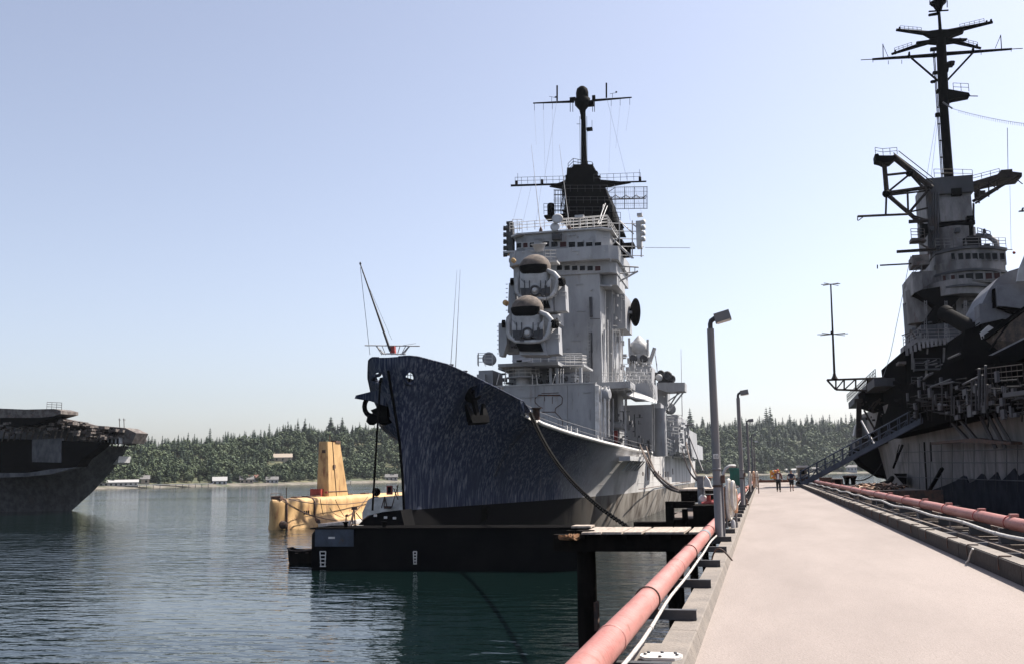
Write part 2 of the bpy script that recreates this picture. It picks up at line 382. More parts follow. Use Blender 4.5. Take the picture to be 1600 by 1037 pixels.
def conifer_mesh(seed, slim):
    r = random.Random(seed); b = MB()
    b.tube([(0, 0, -.05), (0, 0, .5), (0, 0, .97)], .022, 5, r2=.004)
    nb = len(b.f)
    k = 13
    for i in range(k):
        z = .12 + .86 * (i / k) ** .92; rad = slim * (1 - z) ** .85 * r.uniform(.75, 1.25) + .012
        n = 9 if i < 9 else 6
        for j in range(n):
            if r.random() < .12: continue
            a = 2 * pi * (j + r.random() * .8) / n; R_ = rad * r.uniform(.65, 1.2); dz = -R_ * r.uniform(.25, .65); w_ = R_ * .42 + .012
            c, s_ = cos(a), sin(a)
            tip = (c * R_, s_ * R_, z + dz); l = (c * R_ * .55 - s_ * w_, s_ * R_ * .55 + c * w_, z + dz * .6 - .006); q = (c * R_ * .55 + s_ * w_, s_ * R_ * .55 - c * w_, z + dz * .6 - .006)
            b.add([(0, 0, z + .02), l, tip, q], [(0, 1, 2), (0, 2, 3)])
    b.add([(0, 0, 1.0), (.014, 0, .93), (-.008, .012, .93), (-.008, -.012, .93)], [(0, 1, 2), (0, 2, 3), (0, 3, 1)])
    return b, nb
def leafy_mesh(seed, wide):
    r = random.Random(seed); b = MB()
    b.tube([(0, 0, -.05), (.01, 0, .25), (.02, .01, .6)], .03, 5, r2=.012)
    for a in (.4, 2.6, 4.5): b.tube([(0, 0, .22), (cos(a) * .2, sin(a) * .2, .5)], .015, 4, r2=.006)
    nb = len(b.f)
    lobes = [(Vector((0, 0, .62)), wide * .85, .36)]
    for i in range(7):
        a = 2 * pi * i / 7 + r.random(); d = wide * r.uniform(.35, .72)
        lobes.append((Vector((cos(a) * d, sin(a) * d, r.uniform(.3, .72))), wide * r.uniform(.38, .6), r.uniform(.16, .26)))
    for c, rx, rz in lobes:
        for _ in range(30 if rx < wide * .8 else 54):
            u = Vector((r.gauss(0, 1), r.gauss(0, 1), r.gauss(.25, 1))).normalized()
            p = c + Vector((u.x * rx, u.y * rx, u.z * rz)) * r.uniform(.75, 1.05)
            s_ = r.uniform(.045, .085); n = (u + Vector((r.gauss(0, .5), r.gauss(0, .5), r.gauss(0, .5)))).normalized()
            x = n.orthogonal().normalized(); y = n.cross(x); ph = r.random() * 6
            b.add([p + (x * cos(ph + t_) + y * sin(ph + t_)) * s_ * r.uniform(.7, 1.25) for t_ in (0, 1.6, 3.1, 4.7)], [(0, 1, 2, 3)])
    return b, nb
PROTO = []
for i in range(4): PROTO.append(('c',) + conifer_mesh(100 + i, (.21, .26, .19, .29)[i]))
for i in range(5): PROTO.append(('l',) + leafy_mesh(200 + i, (.34, .42, .38, .48, .36)[i]))
TM = []
for kind, b, nb in PROTO:
    me = bpy.data.meshes.new('conifer_tree' if kind == 'c' else 'broadleaf_tree'); me.from_pydata(b.v, [], b.f)
    me.materials.append(BARK); me.materials.append(CONM if kind == 'c' else LEAFM)
    mi = np.zeros(len(b.f), dtype=np.int32); mi[nb:] = 1; me.polygons.foreach_set('material_index', mi)
    TM.append(me)
def th_of(px): return math.degrees(math.atan((px - 800) / 1571)) - 13.9
spots = []
tr = random.Random(5)
for (xa, xb, n) in ((-60, 160, 160), (150, 640, 1500), (640, 1075, 420), (1075, 1360, 1250), (1360, 1900, 220)):
    for _ in range(n):
        th = th_of(tr.uniform(xa, xb)); q = tr.random(); v = 7 + 330 * q ** 1.15
        # a few clearings
        if (th + 27.0) ** 2 / 1.1 + ((v - 75) / 26) ** 2 < 1 or (th + 31) ** 2 / .3 + ((v - 45) / 18) ** 2 < 1: continue
        pc = .08 + .8 * sstep((v - 70) / 190)
        if sin(th * 2.3 + 1) * sin(v * .022 + th) > .45: pc += .35
        if th > -8: pc += .12
        con = tr.random() < pc
        size = 13.0 * math.exp(tr.gauss(0, .22)) if con else tr.uniform(8, 15)
        if v > 190 and con and tr.random() < .2: size *= 1.3
        if v < 22: size *= .6
        if th > -10: size *= 1.5
        spots.append((th, v, con, size, tr.randrange(4) if con else 4 + tr.randrange(5), tr.uniform(0, 6.28), tr.uniform(.85, 1.25)))
def score(s): return s[3] / (shore_r(s[0]) + s[1]) * (1.25 if (s[1] < 110 or s[1] > 220) else .8)
infr = [s for s in spots if -36.5 < s[0] < -20.5 or -3 < s[0] < 6]
big = set()
for want, n in ((True, 210), (False, 230)):
    big |= set(id(s) for s in sorted([s for s in infr if s[2] == want], key=score, reverse=True)[:n])
rest = {True: [], False: []}
for s in spots:
    th, v, con, size, k, rz, wd = s; p = shore_p(th, v, -.3)
    if id(s) in big:
        o = bpy.data.objects.new(TM[k].name.split('.')[0], TM[k]); col.objects.link(o)
        o.location = p; o.rotation_euler = (0, 0, rz); o.scale = (size * wd, size * wd, size)
        left = th < -10
        if con: tag(o, 'dark conifer on the wooded hillside across the water, ' + ('left of the grey cruiser' if left else 'beyond the end of the pier'), 'tree', 'dark conifers on the far hillside, ' + ('left' if left else 'right'))
        else: tag(o, 'rounded mid-green broadleaf tree on the far hillside, ' + ('left of the grey cruiser' if left else 'beyond the end of the pier'), 'tree', 'broadleaf trees on the far hillside, ' + ('left' if left else 'right'))
    else: rest[con].append((p, size, k, rz, wd))
for con, lst in rest.items():
    V = []; Fq = []; MI = []; off = 0
    base = [np.array(b.v) for _, b, _ in PROTO]
    loops = []; counts = []
    for p, size, k, rz, wd in lst:
        c, s_ = cos(rz), sin(rz); a = base[k]; o = np.empty_like(a)
        o[:, 0] = (a[:, 0] * c - a[:, 1] * s_) * size * wd + p.x; o[:, 1] = (a[:, 0] * s_ + a[:, 1] * c) * size * wd + p.y; o[:, 2] = a[:, 2] * size + p.z
        V.append(o)
        fs = PROTO[k][1].f; nb = PROTO[k][2]
        loops.append(np.concatenate([np.array(f) for f in fs]) + off); counts += [len(f) for f in fs]; MI += [0] * nb + [1] * (len(fs) - nb); off += len(a)
    V = np.concatenate(V); loops = np.concatenate(loops); counts = np.array(counts)
    me = bpy.data.meshes.new('forest'); me.vertices.add(len(V)); me.vertices.foreach_set('co', V.ravel())
    me.loops.add(len(loops)); me.loops.foreach_set('vertex_index', loops.astype(np.int32))
    me.polygons.add(len(counts)); me.polygons.foreach_set('loop_start', np.concatenate([[0], np.cumsum(counts)[:-1]]).astype(np.int32))
    me.materials.append(BARK); me.materials.append(CONM if con else LEAFM)
    me.polygons.foreach_set('material_index', np.array(MI, dtype=np.int32)); me.update(calc_edges=True); me.validate()
    o = bpy.data.objects.new('conifer_wood' if con else 'broadleaf_wood', me); col.objects.link(o)
    tag(o, 'mass of dark conifers covering the far hillside' if con else 'mass of rounded green trees covering the far hillside', 'woodland', kind='stuff')

# ---------------------------------------------------------------- houses and docks on the far shore
ROOFG = M('grey_shingle_roof', (.18, .17, .165), .85, c2=(.12, .115, .11), sc=.8); ROOFR = M('rust_red_roof', (.26, .12, .085), .8, c2=(.17, .08, .06), sc=.8); ROOFW = M('pale_metal_roof', (.34, .33, .32), .8)
WALLW = M('white_siding', (.32, .305, .29), .8); WALLT = M('tan_siding', (.34, .28, .22), .8); WALLG = M('grey_siding', (.36, .37, .38), .8)
def house(px, v, w_, d_, h, wall, roof, label, name='house', cat='house', nwin=3, rise=.35):
    th = th_of(px); p = shore_p(th, v, -.4); a = radians(-th)
    t = thing(name, label, cat, p)
    def loc(mb):       # local coordinates, turned to face the water
        mb.v = [(x * cos(a) - y * sin(a) + p.x, x * sin(a) + y * cos(a) + p.y, z + p.z) for x, y, z in mb.v]; return mb
    loc(MB().box(-w_ / 2, w_ / 2, 0, d_, -2, h)).build('wall', wall, t)
    r = MB(); e = .5; rh = d_ * rise
    for sg in (0, 1):
        y0 = -e if sg == 0 else d_ + e
        r.prism([(-w_ / 2 - e, y0, h - .1), (-w_ / 2 - e, d_ / 2, h + rh), (-w_ / 2 - e, d_ / 2, h + rh + .3), (-w_ / 2 - e, y0, h + .2)], (w_ + 2 * e, 0, 0))
    rf = loc(r).build('roof', roof, t)
    loc(MB().prism([(-w_ / 2, 0, h), (-w_ / 2, d_, h), (-w_ / 2, d_ / 2, h + rh - .1)], (w_, 0, 0))).build('gable', wall, t)
    loc(MB().box(w_ * .2, w_ * .2 + .8, d_ * .55, d_ * .55 + .8, h + rh * .3, h + rh + 1.1)).build('chimney', WALLT, rf)
    for i in range(nwin):
        x = -w_ / 2 + w_ * (i + .5) / nwin
        wi = loc(MB().box(x - .75, x + .75, -.08, .1, h * .35, h * .8)).build('window', GLASS, t)
        loc(MB().box(x - .9, x + .9, -.12, .05, h * .8, h * .87).box(x - .9, x + .9, -.14, .05, h * .28, h * .35)).build('frame', WALLW, wi)
    loc(MB().box(-w_ / 2 + .3, -w_ / 2 + 1.2, -.06, .1, 0, 2)).build('door', WALLT, t)
    return t
house(178, 3, 31, 9, 3.4, WALLW, ROOFW, 'long white boathouse at the water just right of the left carrier bow', 'boathouse', 'boathouse', 9, .2)
house(215, 14, 14, 8, 3.8, WALLT, ROOFG, 'tan house with grey roof above the dock near the carrier bow')
house(340, 2, 11, 9, 3.4, WALLG, ROOFW, 'grey waterside house with bright white roof')
house(382, 5, 11, 8, 3.6, WALLT, ROOFG, 'low tan house near the shore left of the submarine')
house(392, 12, 8, 7, 3.4, WALLG, ROOFR, 'small grey house with rust red roof near the shore')
house(438, 92, 17, 10, 4.2, WALLT, WALLT, 'tan house in the hillside clearing')
house(422, 4, 10, 7, 3.3, WALLG, ROOFG, 'grey cottage on the bank above the submarine bow')
house(205, 75, 11, 8, 4.6, WALLT, ROOFR, 'tan house with red roof among trees right of the carrier bow')
house(1318, 8, 30, 12, 6, WALLG, ROOFG, 'wide grey building on the far shore behind the gangway', 'shore_building', 'building', 7, .25)
house(1263, 8, 22, 10, 5, WALLT, ROOFG, 'low tan building on the far shore behind the gangway foot', 'shore_building', 'building', 5, .2)
house(1232, 6, 14, 9, 4, WALLG, ROOFW, 'pale roofed shed on the far shore behind the two people', 'shore_building', 'building', 3, .2)
house(608, 5, 12, 8, 3.6, WALLW, ROOFG, 'white house with grey roof at the shore beside the cruiser bow')
for px, ww, lab in ((285, 42, 'long low timber dock on the far shore, middle of the gap'), (222, 26, 'short pale dock beside the long white boathouse'), (520, 30, 'low pale seawall dock behind the submarine sail')):
    th = th_of(px); p = shore_p(th, -8 * 0); a = radians(-th); R_ = shore_r(th) - 9
    p = Vector((R_ * sin(radians(th)), R_ * cos(radians(th)), WATER))
    t = thing('dock', lab, 'dock', p)
    def tf(mb): mb.v = [(x * cos(a) - y * sin(a) + p.x, x * sin(a) + y * cos(a) + p.y, z + p.z) for x, y, z in mb.v]; return mb
    tf(MB().box(-ww / 2, ww / 2, -2, 3, 2.1, 2.6)).build('deck', WHITE, t)
    for k in range(int(ww / 5) + 1): tf(MB().tube([(-ww / 2 + .3 + 4.8 * k, -1.5, -1), (-ww / 2 + .3 + 4.8 * k, -1.5, 2.1)], .25, 6)).build('pile', TIMB, t)
# ================================================================ PIER
DL, DR, DEND = -.66, 3.42, 141.0
pm = MB().box(-.66, 3.42, -8, DEND, -.55, 0)
tag(pm.build('walkway', CONC), kind='structure')
# left kerb, cast in lengths
y = -8.0
kt = thing('kerb', 'grey concrete kerb between the walkway and the lamp posts', 'kerb', (-.8, 8, 0))
ks = MB()
kp = 0
while y < DEND - 1:
    L_ = 6.0
    b = MB(); x0, x1 = -.95, -.655
    b.prism([(x0, y, -.5), (-.655, y, -.5), (-.655, y, .004), (-.655 - .035, y, .128), (-.70, y, .14), (x0, y, .14)], (0, L_ - .015, 0))
    b.build('kerb_length', CONK, kt); y += L_
MB().box(-1.16, -.955, 7.6, 9.3, -.3, .125).build('anchor_pad', CONK, kt)
# bolted white cover plate
cp = thing('cover_plate', 'white bolted octagonal plate on the concrete kerb', 'plate', (-.885, 8.5, .14))
c_ = Vector((-.885, 8.5, .141)); hw, hl = .17, .13
pl = [(-hw, -hl * .35), (-hw * .72, -hl), (hw * .72, -hl), (hw, -hl * .35), (hw, hl * .35), (hw * .72, hl), (-hw * .72, hl), (-hw, hl * .35)]
MB().prism([(c_.x + a, c_.y + b, c_.z) for a, b in pl], (0, 0, .022)).build('plate', WHITE, cp)
for a, b in ((-.13, 0), (.13, 0), (0, -.095), (0, .095), (-.11, .08), (.11, .08)):
    MB().lathe((c_.x + a, c_.y + b, c_.z + .022), (0, 0, 1), [(0, .016), (.012, .016), (.014, .009)], 6).build('bolt', DKSTEEL, cp)
# pier substructure
st = MB(); st.box(-.9, 5.2, -8, DEND, -.95, -.56)
tag(st.build('pier_girder', DTIMB), kind='structure')
yy = 3.0; n = 0
while yy < DEND:
    for x in (-.75, 2.2, 5.0):
        o = MB().tube([(x, yy, -9), (x, yy, -.6)], .2, 10).build('pier_pile', DTIMB, loc=(x, yy, -4.4))
        tag(o, 'dark timber pile under the concrete pier', 'pile', 'dark piles under the pier')
    yy += 5.9

# left pipeline -------------------------------------------------------
PX, PZ, PR = -1.205, .365, .118
lp = thing('pipeline', 'faded red pipeline on steel brackets running beside the lamp posts', 'pipe', (PX, 8, 0))
sec = [(-2, 7.9), (7.9, 13.9), (13.9, 22.2), (22.2, 34), (34, 52), (52, 74), (74, 100), (100, 126)]
for a, b in sec:
    MB().tube([(PX, a + .006, PZ), (PX, (a + b) / 2, PZ - .006), (PX, b - .006, PZ)], PR, 24).build('pipe_section', PIPE, lp)
for a, b in sec[1:]:
    MB().lathe((PX, a - .035, PZ), (0, 1, 0), [(0, PR), (.004, PR + .006), (.066, PR + .006), (.07, PR)], 24).build('joint_band', PIPE, lp)
MB().lathe((PX, 20.4, PZ), (0, 1, 0), [(0, PR + .004), (.5, PR + .004)], 20).build('repair_sleeve', STEEL, lp)
def bracket(y, x0=-1.42, x1=-.73):
    b = MB(); b.box(x0, x1, y - .055, y - .047, .145, .245); b.box(x0, x1, y - .047, y + .04, .237, .245); b.box(x0, x1, y - .047, y + .04, .145, .153)
    b.build('bracket', DKSTEEL, lp)
ys = [4.8 + 2.93 * k for k in range(34)]
for y in ys: bracket(y)
for y in [10.45, 16.4, 22.2, 28.0, 33.8, 45.6, 57.3, 69, 80, 92]:
    ring = [(PX + (PR + .008) * cos(a), y, PZ + (PR + .008) * sin(a)) for a in LS(-.7, pi + .7, 20)]
    ring = [(ring[0][0], y, .25)] + ring + [(ring[-1][0], y, .25)]
    MB().tube(ring, .009, 6).build('clamp', RUST, lp)
# white conduit beside it
lc = thing('conduit', 'thin white conduit squeezed between red pipe and concrete kerb', 'conduit', (-1.05, 8, .27))
MB().tube([(-1.055 + .012 * sin(y * .9), y, .272 + .012 * sin(y * 1.3)) for y in AR(-2, 124, .75)], .017, 10).build('tube', COND, lc)
for k in range(14): MB().lathe((-1.055 + .012 * sin((6.1 + 3.1 * k) * .9), 6.1 + 3.1 * k, .272 + .012 * sin((6.1 + 3.1 * k) * 1.3)), (0, 1, 0), [(0, .022), (.06, .022)], 10).build('coupling', COND, lc)
# rusty mooring loop on the kerb beyond the lamp
lp2 = MB().tube([(-.92 + .34 * t_ / 12, 17.6 - .25 * sin(pi * t_ / 12), .15 + .21 * sin(pi * (t_ / 12) ** .8)) for t_ in range(13)], .014, 7)
tag(lp2.build('wire_loop', RUST, loc=(-.9, 17.6, .14)), 'rusty bent wire loop standing on the concrete kerb before the first lamp', 'wire')

# right kerb and trestle -----------------------------------------------
KTIMB = M('dark_kerb_timber', (.022, .0155, .0125), .9, c2=(.013, .010, .009), sc=1.6, st=(1, 1, 3), rust=(.06, .042, .033), rs=5, rlo=.6, rhi=.75, bump=.3, bs=14)
rk = thing('timber_kerb', 'dark timber kerb with pale top and rusty straps beside the walkway', 'kerb', (3.55, 16, 0))
y = 6.0; i = 0
while y < 112:
    L_ = rnd.uniform(4.6, 5.4); dz = rnd.uniform(-.012, .012)
    MB().box(3.424, 3.425 + .26 + rnd.uniform(-.01, .02), y, y + L_ - .03, -.3, .27 + dz).build('kerb_timber', KTIMB, rk)
    MB().box(3.45, 3.69, y + .02, y + L_ - .06, .271 + dz, .285 + dz).build('cap_strip', CONK, rk)
    y += L_
for k in range(26):
    y = 12.2 + 2.3 * k + rnd.uniform(-.3, .3)
    MB().tube([(3.40, y, .10), (3.395, y, .27), (3.42, y + .02, .302), (3.6, y + .05, .30)], .013, 6).build('strap', RUST, rk)
MB().tube([(3.39, 18.6, .28), (3.36, 18.7, .18), (3.34, 18.75, .08), (3.30, 18.8, .02)], .02, 6).build('bent_pipe', COND, rk)
# open cross timbers between kerb and right pipe
ct = thing('trestle', 'open timber trestle of cross beams beyond the dark timber kerb', 'trestle', (4.3, 20, 0))
y = 8.0; k = 0
while y < 112:
    x1 = 5.25 + rnd.uniform(-.1, .1); w_ = rnd.uniform(.14, .2)
    MB().box(3.70, x1, y, y + w_, -.12, .12 + rnd.uniform(-.02, .02)).build('cross_beam', TIMB, ct); y += .98 + rnd.uniform(-.1, .1)
MB().box(4.45, 4.62, 6, 112, -.34, -.13).build('stringer', DTIMB, ct); MB().box(3.74, 3.9, 6, 112, -.34, -.13).build('stringer', DTIMB, ct)
for xx, zz in ((4.02, .2), (5.12, .24)):
    MB().box(xx, xx + .09, 6, 112, zz - .06, zz + .05).build('rail_timber', TIMB, ct)
for k in range(38):
    y = 10.6 + 2.55 * k + rnd.uniform(-.4, .4)
    MB().box(3.72, 4.25, y, y + .05, .19, .25).build('angle_bracket', STEEL, ct)
    if k % 2 == 0: MB().bar((4.22, y, .15), (4.22, y + .02, .42), .03, .03).build('conduit_post', STEEL, ct)
    if k % 3 == 0: MB().bar((3.8, y + .5, .16), (4.5, y + 1.2, .17), .06, .05).build('loose_batten', PLANK, ct)
rp_ = thing('pipeline', 'faded red pipeline lying on the open timber trestle', 'pipe', (4.7, 20, .54))
RX, RZ, RR = 4.72, .545, .128
sec = [(4, 13), (13, 18.6), (18.6, 24.4), (24.4, 31), (31, 44), (44, 60), (60, 80), (80, 102)]
for a, b in sec:
    MB().tube([(RX, a + .006, RZ), (RX, (a + b) / 2, RZ - .01), (RX, b - .006, RZ)], RR, 20).build('pipe_section', PIPE, rp_)
for y in (14.5, 18.9, 21.9, 24.9, 29, 33, 37, 41.6, 46, 52, 58, 66, 74, 82, 90):
    MB().lathe((RX, y, RZ), (0, 1, 0), [(0, RR), (.005, RR + .012), (.05, RR + .012), (.055, RR)], 20).build('clamp', REDP, rp_)
    MB().box(RX - .22, RX + .22, y - .05, y + .1, .13, RZ - RR + .015).build('saddle', DKSTEEL, rp_)
    MB().box(RX - .05, RX + .1, y - .3, y - .12, RZ + RR - .01, RZ + RR + .05).build('valve_lug', PIPE, rp_)
rc = thing('conduit', 'white conduit snaking over the timber trestle on short posts', 'conduit', (4.2, 20, .42))
MB().tube([(4.21 + .03 * sin(y * .5), y, .43 + .025 * sin(y * .8 + 1)) for y in AR(5, 104, .7)], .036, 10).build('tube', COND, rc)
for k in range(20):
    y = 11 + 3.2 * k; MB().lathe((4.21 + .03 * sin(y * .5), y, .43 + .025 * sin(y * .8 + 1)), (0, 1, 0), [(0, .045), (.09, .045)], 10).build('coupling', COND, rc)

# lamps ----------------------------------------------------------------
def lamp(loc, h=4.92, label='', tilt=12, white=False, plate=False):
    x, y, z = loc; t = thing('street_lamp', label, 'lamp', loc, 'lamp posts along the pier')
    MB().lathe((x, y, z), (0, 0, 1), [(0, .10), (.04, .10), (.045, .095), (2.0, .092), (h, .078)], 14).build('pole', POLE, t)
    MB().box(x - .17, x + .17, y - .17, y + .17, z - .05, z + .012).build('base_plate', DKSTEEL, t)
    MB().tube([(x, y, z + h - .01), (x, y, z + h + .10), (x + .02, y, z + h + .17), (x + .12, y, z + h + .24)], .055, 10).build('elbow', DKSTEEL, t)
    a = radians(tilt); hd = MB(); o = Vector((x + .10, y, z + h + .20)); ux = Vector((cos(a), 0, sin(a))); uz = Vector((-sin(a), 0, cos(a)))
    lo = []; hi = []
    for (u, v) in ((0, -.15), (.36, -.18), (.36, .18), (0, .15)):
        lo.append(o + ux * u + Vector((0, v, 0)) - uz * .09); hi.append(o + ux * (u * .96 + .01) + Vector((0, v * .92, 0)) + uz * .11)
    h_ = hd.hexa(lo, hi).build('lamp_head', WHITE if white else POLE, t)  # sun-facing heads painted white, the others pole grey
    ln = [o + ux * u + Vector((0, v, 0)) - uz * .095 for u, v in ((.03, -.13), (.33, -.155), (.33, .155), (.03, .13))]
    MB().prism(ln, -uz * .012).build('lens', WHITE, h_)
    for zz in (1.16, 1.52): MB().lathe((x, y, z + zz), (0, 0, 1), [(0, .095), (.003, .102), (.05, .102), (.053, .095)], 14).build('pole_band', RUST if zz < 1.4 else STEEL, t)
    MB().tube([(x + .11, y, z + .02), (x + .11, y, z + 1.35)], .018, 8).build('cable_pipe', STEEL, t)
    MB().box(x + .09, x + .17, y - .06, y + .06, z + 1.25, z + 1.42).build('junction_box', RUST, t)
    if plate:
        sg = MB().box(x - .055, x + .055, y - .112, y - .104, z + 1.78, z + 1.88).build('number_plate', WHITE, t)
        dg = MB()
        for k, segs in enumerate(('12', '012345', '01236')):
            ox = x - .036 + .032 * k - .008; oz = z + 1.80; W_, H_ = .018, .05
            S = {'0': (0, H_, W_, H_), '1': (W_, H_ / 2, W_, H_), '2': (W_, 0, W_, H_ / 2), '3': (0, 0, W_, 0), '4': (0, 0, 0, H_ / 2), '5': (0, H_ / 2, 0, H_), '6': (0, H_ / 2, W_, H_ / 2)}
            for c in segs:
                a0, b0, a1, b1 = S[c]; dg.box(ox + a0 - .003, ox + a1 + .003, y - .1145, y - .1125, oz + b0 - .003, oz + b1 + .003)
        dg.build('digits', DKSTEEL, sg)
    return t
lamp((-.985, 22.5, .14), 4.66, 'tall grey lamp post with a number plate, standing by the wire loop', 14, plate=True)
lamp((-.90, 44.6, .14), 4.65, 'second grey lamp post along the kerb, beside the green container', 8)
lamp((-.93, 72, .14), 4.75, 'third grey lamp post along the kerb, beside the rusty hose bundle', 6)
lamp((-.93, 100, .14), 4.7, 'fourth grey lamp post along the kerb, before the white-headed one', 6)
lamp((-.93, 128, .14), 4.85, 'farthest lamp post on the kerb, with a bright white head', 4, True)
lamp((-2.55, 136, -.1), 4.4, 'far lamp post with white head standing off the kerb', 4, True)
# ================================================================ CRUISER (bow towards the camera)
XA, D0, KD = -25.6, 67.0, 1.075
def dd(d): return d * KD
cr = thing('warship', 'grey missile cruiser with streaked blue-grey bow, stacked radars and black mast', 'warship', (XA, D0, WATER))
TOPC = [(560, 556), (610, 555), (650, 556), (700, 569), (740, 587.5), (775, 605), (815, 626)]
DECKC = [(815, 645), (823, 649), (844, 660), (884, 674), (940, 689.5), (996, 703), (1025, 708), (1045, 714), (1068, 719), (1090, 724), (1120, 729)]
BD = [(-.6, 0.0), (-.45, .75), (-.2, 1.15), (0, 1.4), (1, 2.1), (3, 2.95), (6, 4.2), (10, 5.6), (16, 7.2), (24, 8.7), (34, 9.9), (46, 10.6), (60, 10.8), (175, 10.4), (195, 8.5), (206, 5)]
BW = [(-.6, 0.0), (0, .06), (1, .2), (3, .5), (6, 1.0), (10, 1.75), (16, 3.0), (24, 4.8), (34, 6.9), (46, 8.8), (60, 10.1), (75, 10.65), (175, 10.2), (206, 4)]
PP = [(0, 2.4), (10, 2.2), (24, 1.9), (34, 1.6), (46, 1.4), (60, 1.1), (206, 1)]
ZB = -.85
STEP = 34.9
# find the station of the bulwark step
def ztop(s, b, curve):
    d = D0 + s; z = 8.0
    for _ in range(6):
        px, py = pix((XA + b, d, z)); z = A(px, interp(px, curve), d).z
    return z
for s_ in AR(10, 60, .25):
    if pix((XA + interp(s_, BD), D0 + s_, 7.5))[0] > 815: STEP = float(s_); break
def rake(z): # how far aft the stem lies at height z
    return interp(z, [(-5, 4.3), (-.85, 3.4), (1.5, 3.1), (4, 2.5), (6.5, 1.4), (8, .6), (9.4, 0.0)])
stations = [-.6, -.45, -.2, 0] + [.25 * k for k in range(1, 25)] + [6.5 + .7 * k for k in range(0, 14)] + [16.5 + 1.3 * k for k in range(int((STEP - 17) / 1.3) + 1)] + [STEP - .02, STEP + .02]
s = STEP + 1.2
while s < 80: stations.append(s); s += 2.2
stations += [85, 95, 110, 130, 150, 170, 185, 197, 206]
NL = 30
def hull_pt(s, z, zt, side):
    bd, bw, p = interp(s, BD), interp(s, BW), interp(s, PP)
    t = max(0, min(1, (z - ZB) / (zt - ZB)))
    if s < .25: bw = min(bw, bd)
    h = bw + (bd - bw) * t ** p
    return Vector((XA + side * h, D0 + s + rake(z) * exp(-max(s, 0) / 14), z))
ZT = []
for s in stations:
    zt = ztop(s, interp(s, BD), TOPC) if s < STEP else ztop(s, interp(s, BD), DECKC)
    if s < 0.6: zt = ztop(.6, interp(.6, BD), TOPC) - .25 * max(0, -s) ** 1.5
    if s > 60: zt = 5.1
    ZT.append(zt)
z60 = ZT[max(i for i, s in enumerate(stations) if s <= 60)]
ZT = [z60 if s > 60 else z for s, z in zip(stations, ZT)]
holes = [(594.5, 590, 6.5, 10), (640, 589, 8.5, 10)]
hb = MB(); hole_pts = {0: [], 1: []}
for side in (1, -1):
    rows_ = [[hull_pt(s, lerp(ZB, zt, j / NL), zt, side) for j in range(NL + 1)] for s, zt in zip(stations, ZT)]
    vs = [p for r in rows_ for p in r]; fs = []
    for i in range(len(rows_) - 1):
        for j in range(NL):
            q = (i * (NL + 1) + j, i * (NL + 1) + j + 1, (i + 1) * (NL + 1) + j + 1, (i + 1) * (NL + 1) + j)
            c = (vs[q[0]] + vs[q[2]]) / 2; skip = False
            if stations[i] < 6 and c.z > 5:
                px, py = pix(c); k = 0 if side < 0 else 1
                hx, hy, rx, ry = holes[k]
                e_ = ((px - hx) / rx) ** 2 + ((py - hy) / ry) ** 2
                if e_ < 1.0: skip = True; hole_pts[k].append(c)
            if not skip: fs.append(q)
    hb.add(vs, fs, True)
# transom
i = len(stations) - 1
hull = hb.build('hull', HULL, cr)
bt = MB()
for side in (1, -1):
    rw = []
    for s, zt in zip(stations, ZT):
        a = hull_pt(s, ZB, zt, side); bw = interp(s, BW) if s >= .25 else min(interp(s, BW), interp(s, BD))
        rw.append([Vector((XA + side * bw * f, D0 + s + rake(z) * exp(-max(s, 0) / 14), z)) for z, f in ((ZB - .002, 1.0), (-2.4, .97), (-4, .93), (-6, .86))])
    bt.grid(rw)
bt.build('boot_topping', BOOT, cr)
# main deck (inside the bulwark forward)
DZ = [max(ZB + 1, zt - (1.15 if s < STEP else .12)) for s, zt in zip(stations, ZT)]
zs_ = ZT[max(i for i, s in enumerate(stations) if s < STEP) + 2] - .12
DZ = [lerp(DZ[5] - .3, zs_, max(0, s) / STEP) if s < STEP else z for s, z in zip(stations, DZ)]
dk = MB(); dk.grid([[hull_pt(s, dz, zt, -1) * 1.0 + Vector((.05, 0, 0)), hull_pt(s, dz, zt, 1) - Vector((.05, 0, 0))] for s, zt, dz in zip(stations, ZT, DZ) if s > -.5], False)
dk.build('main_deck', DKSTEEL, cr)
for side in (1, -1):
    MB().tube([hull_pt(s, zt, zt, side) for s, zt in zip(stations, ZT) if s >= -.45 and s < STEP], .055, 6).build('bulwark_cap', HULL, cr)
    MB().tube([hull_pt(s, zt, zt, side) + Vector((side * -.05, 0, -.02)) for s, zt in zip(stations, ZT) if s > STEP and s < 200], .19, 8).build('gunwale', WHITE if side > 0 else PALE, cr)
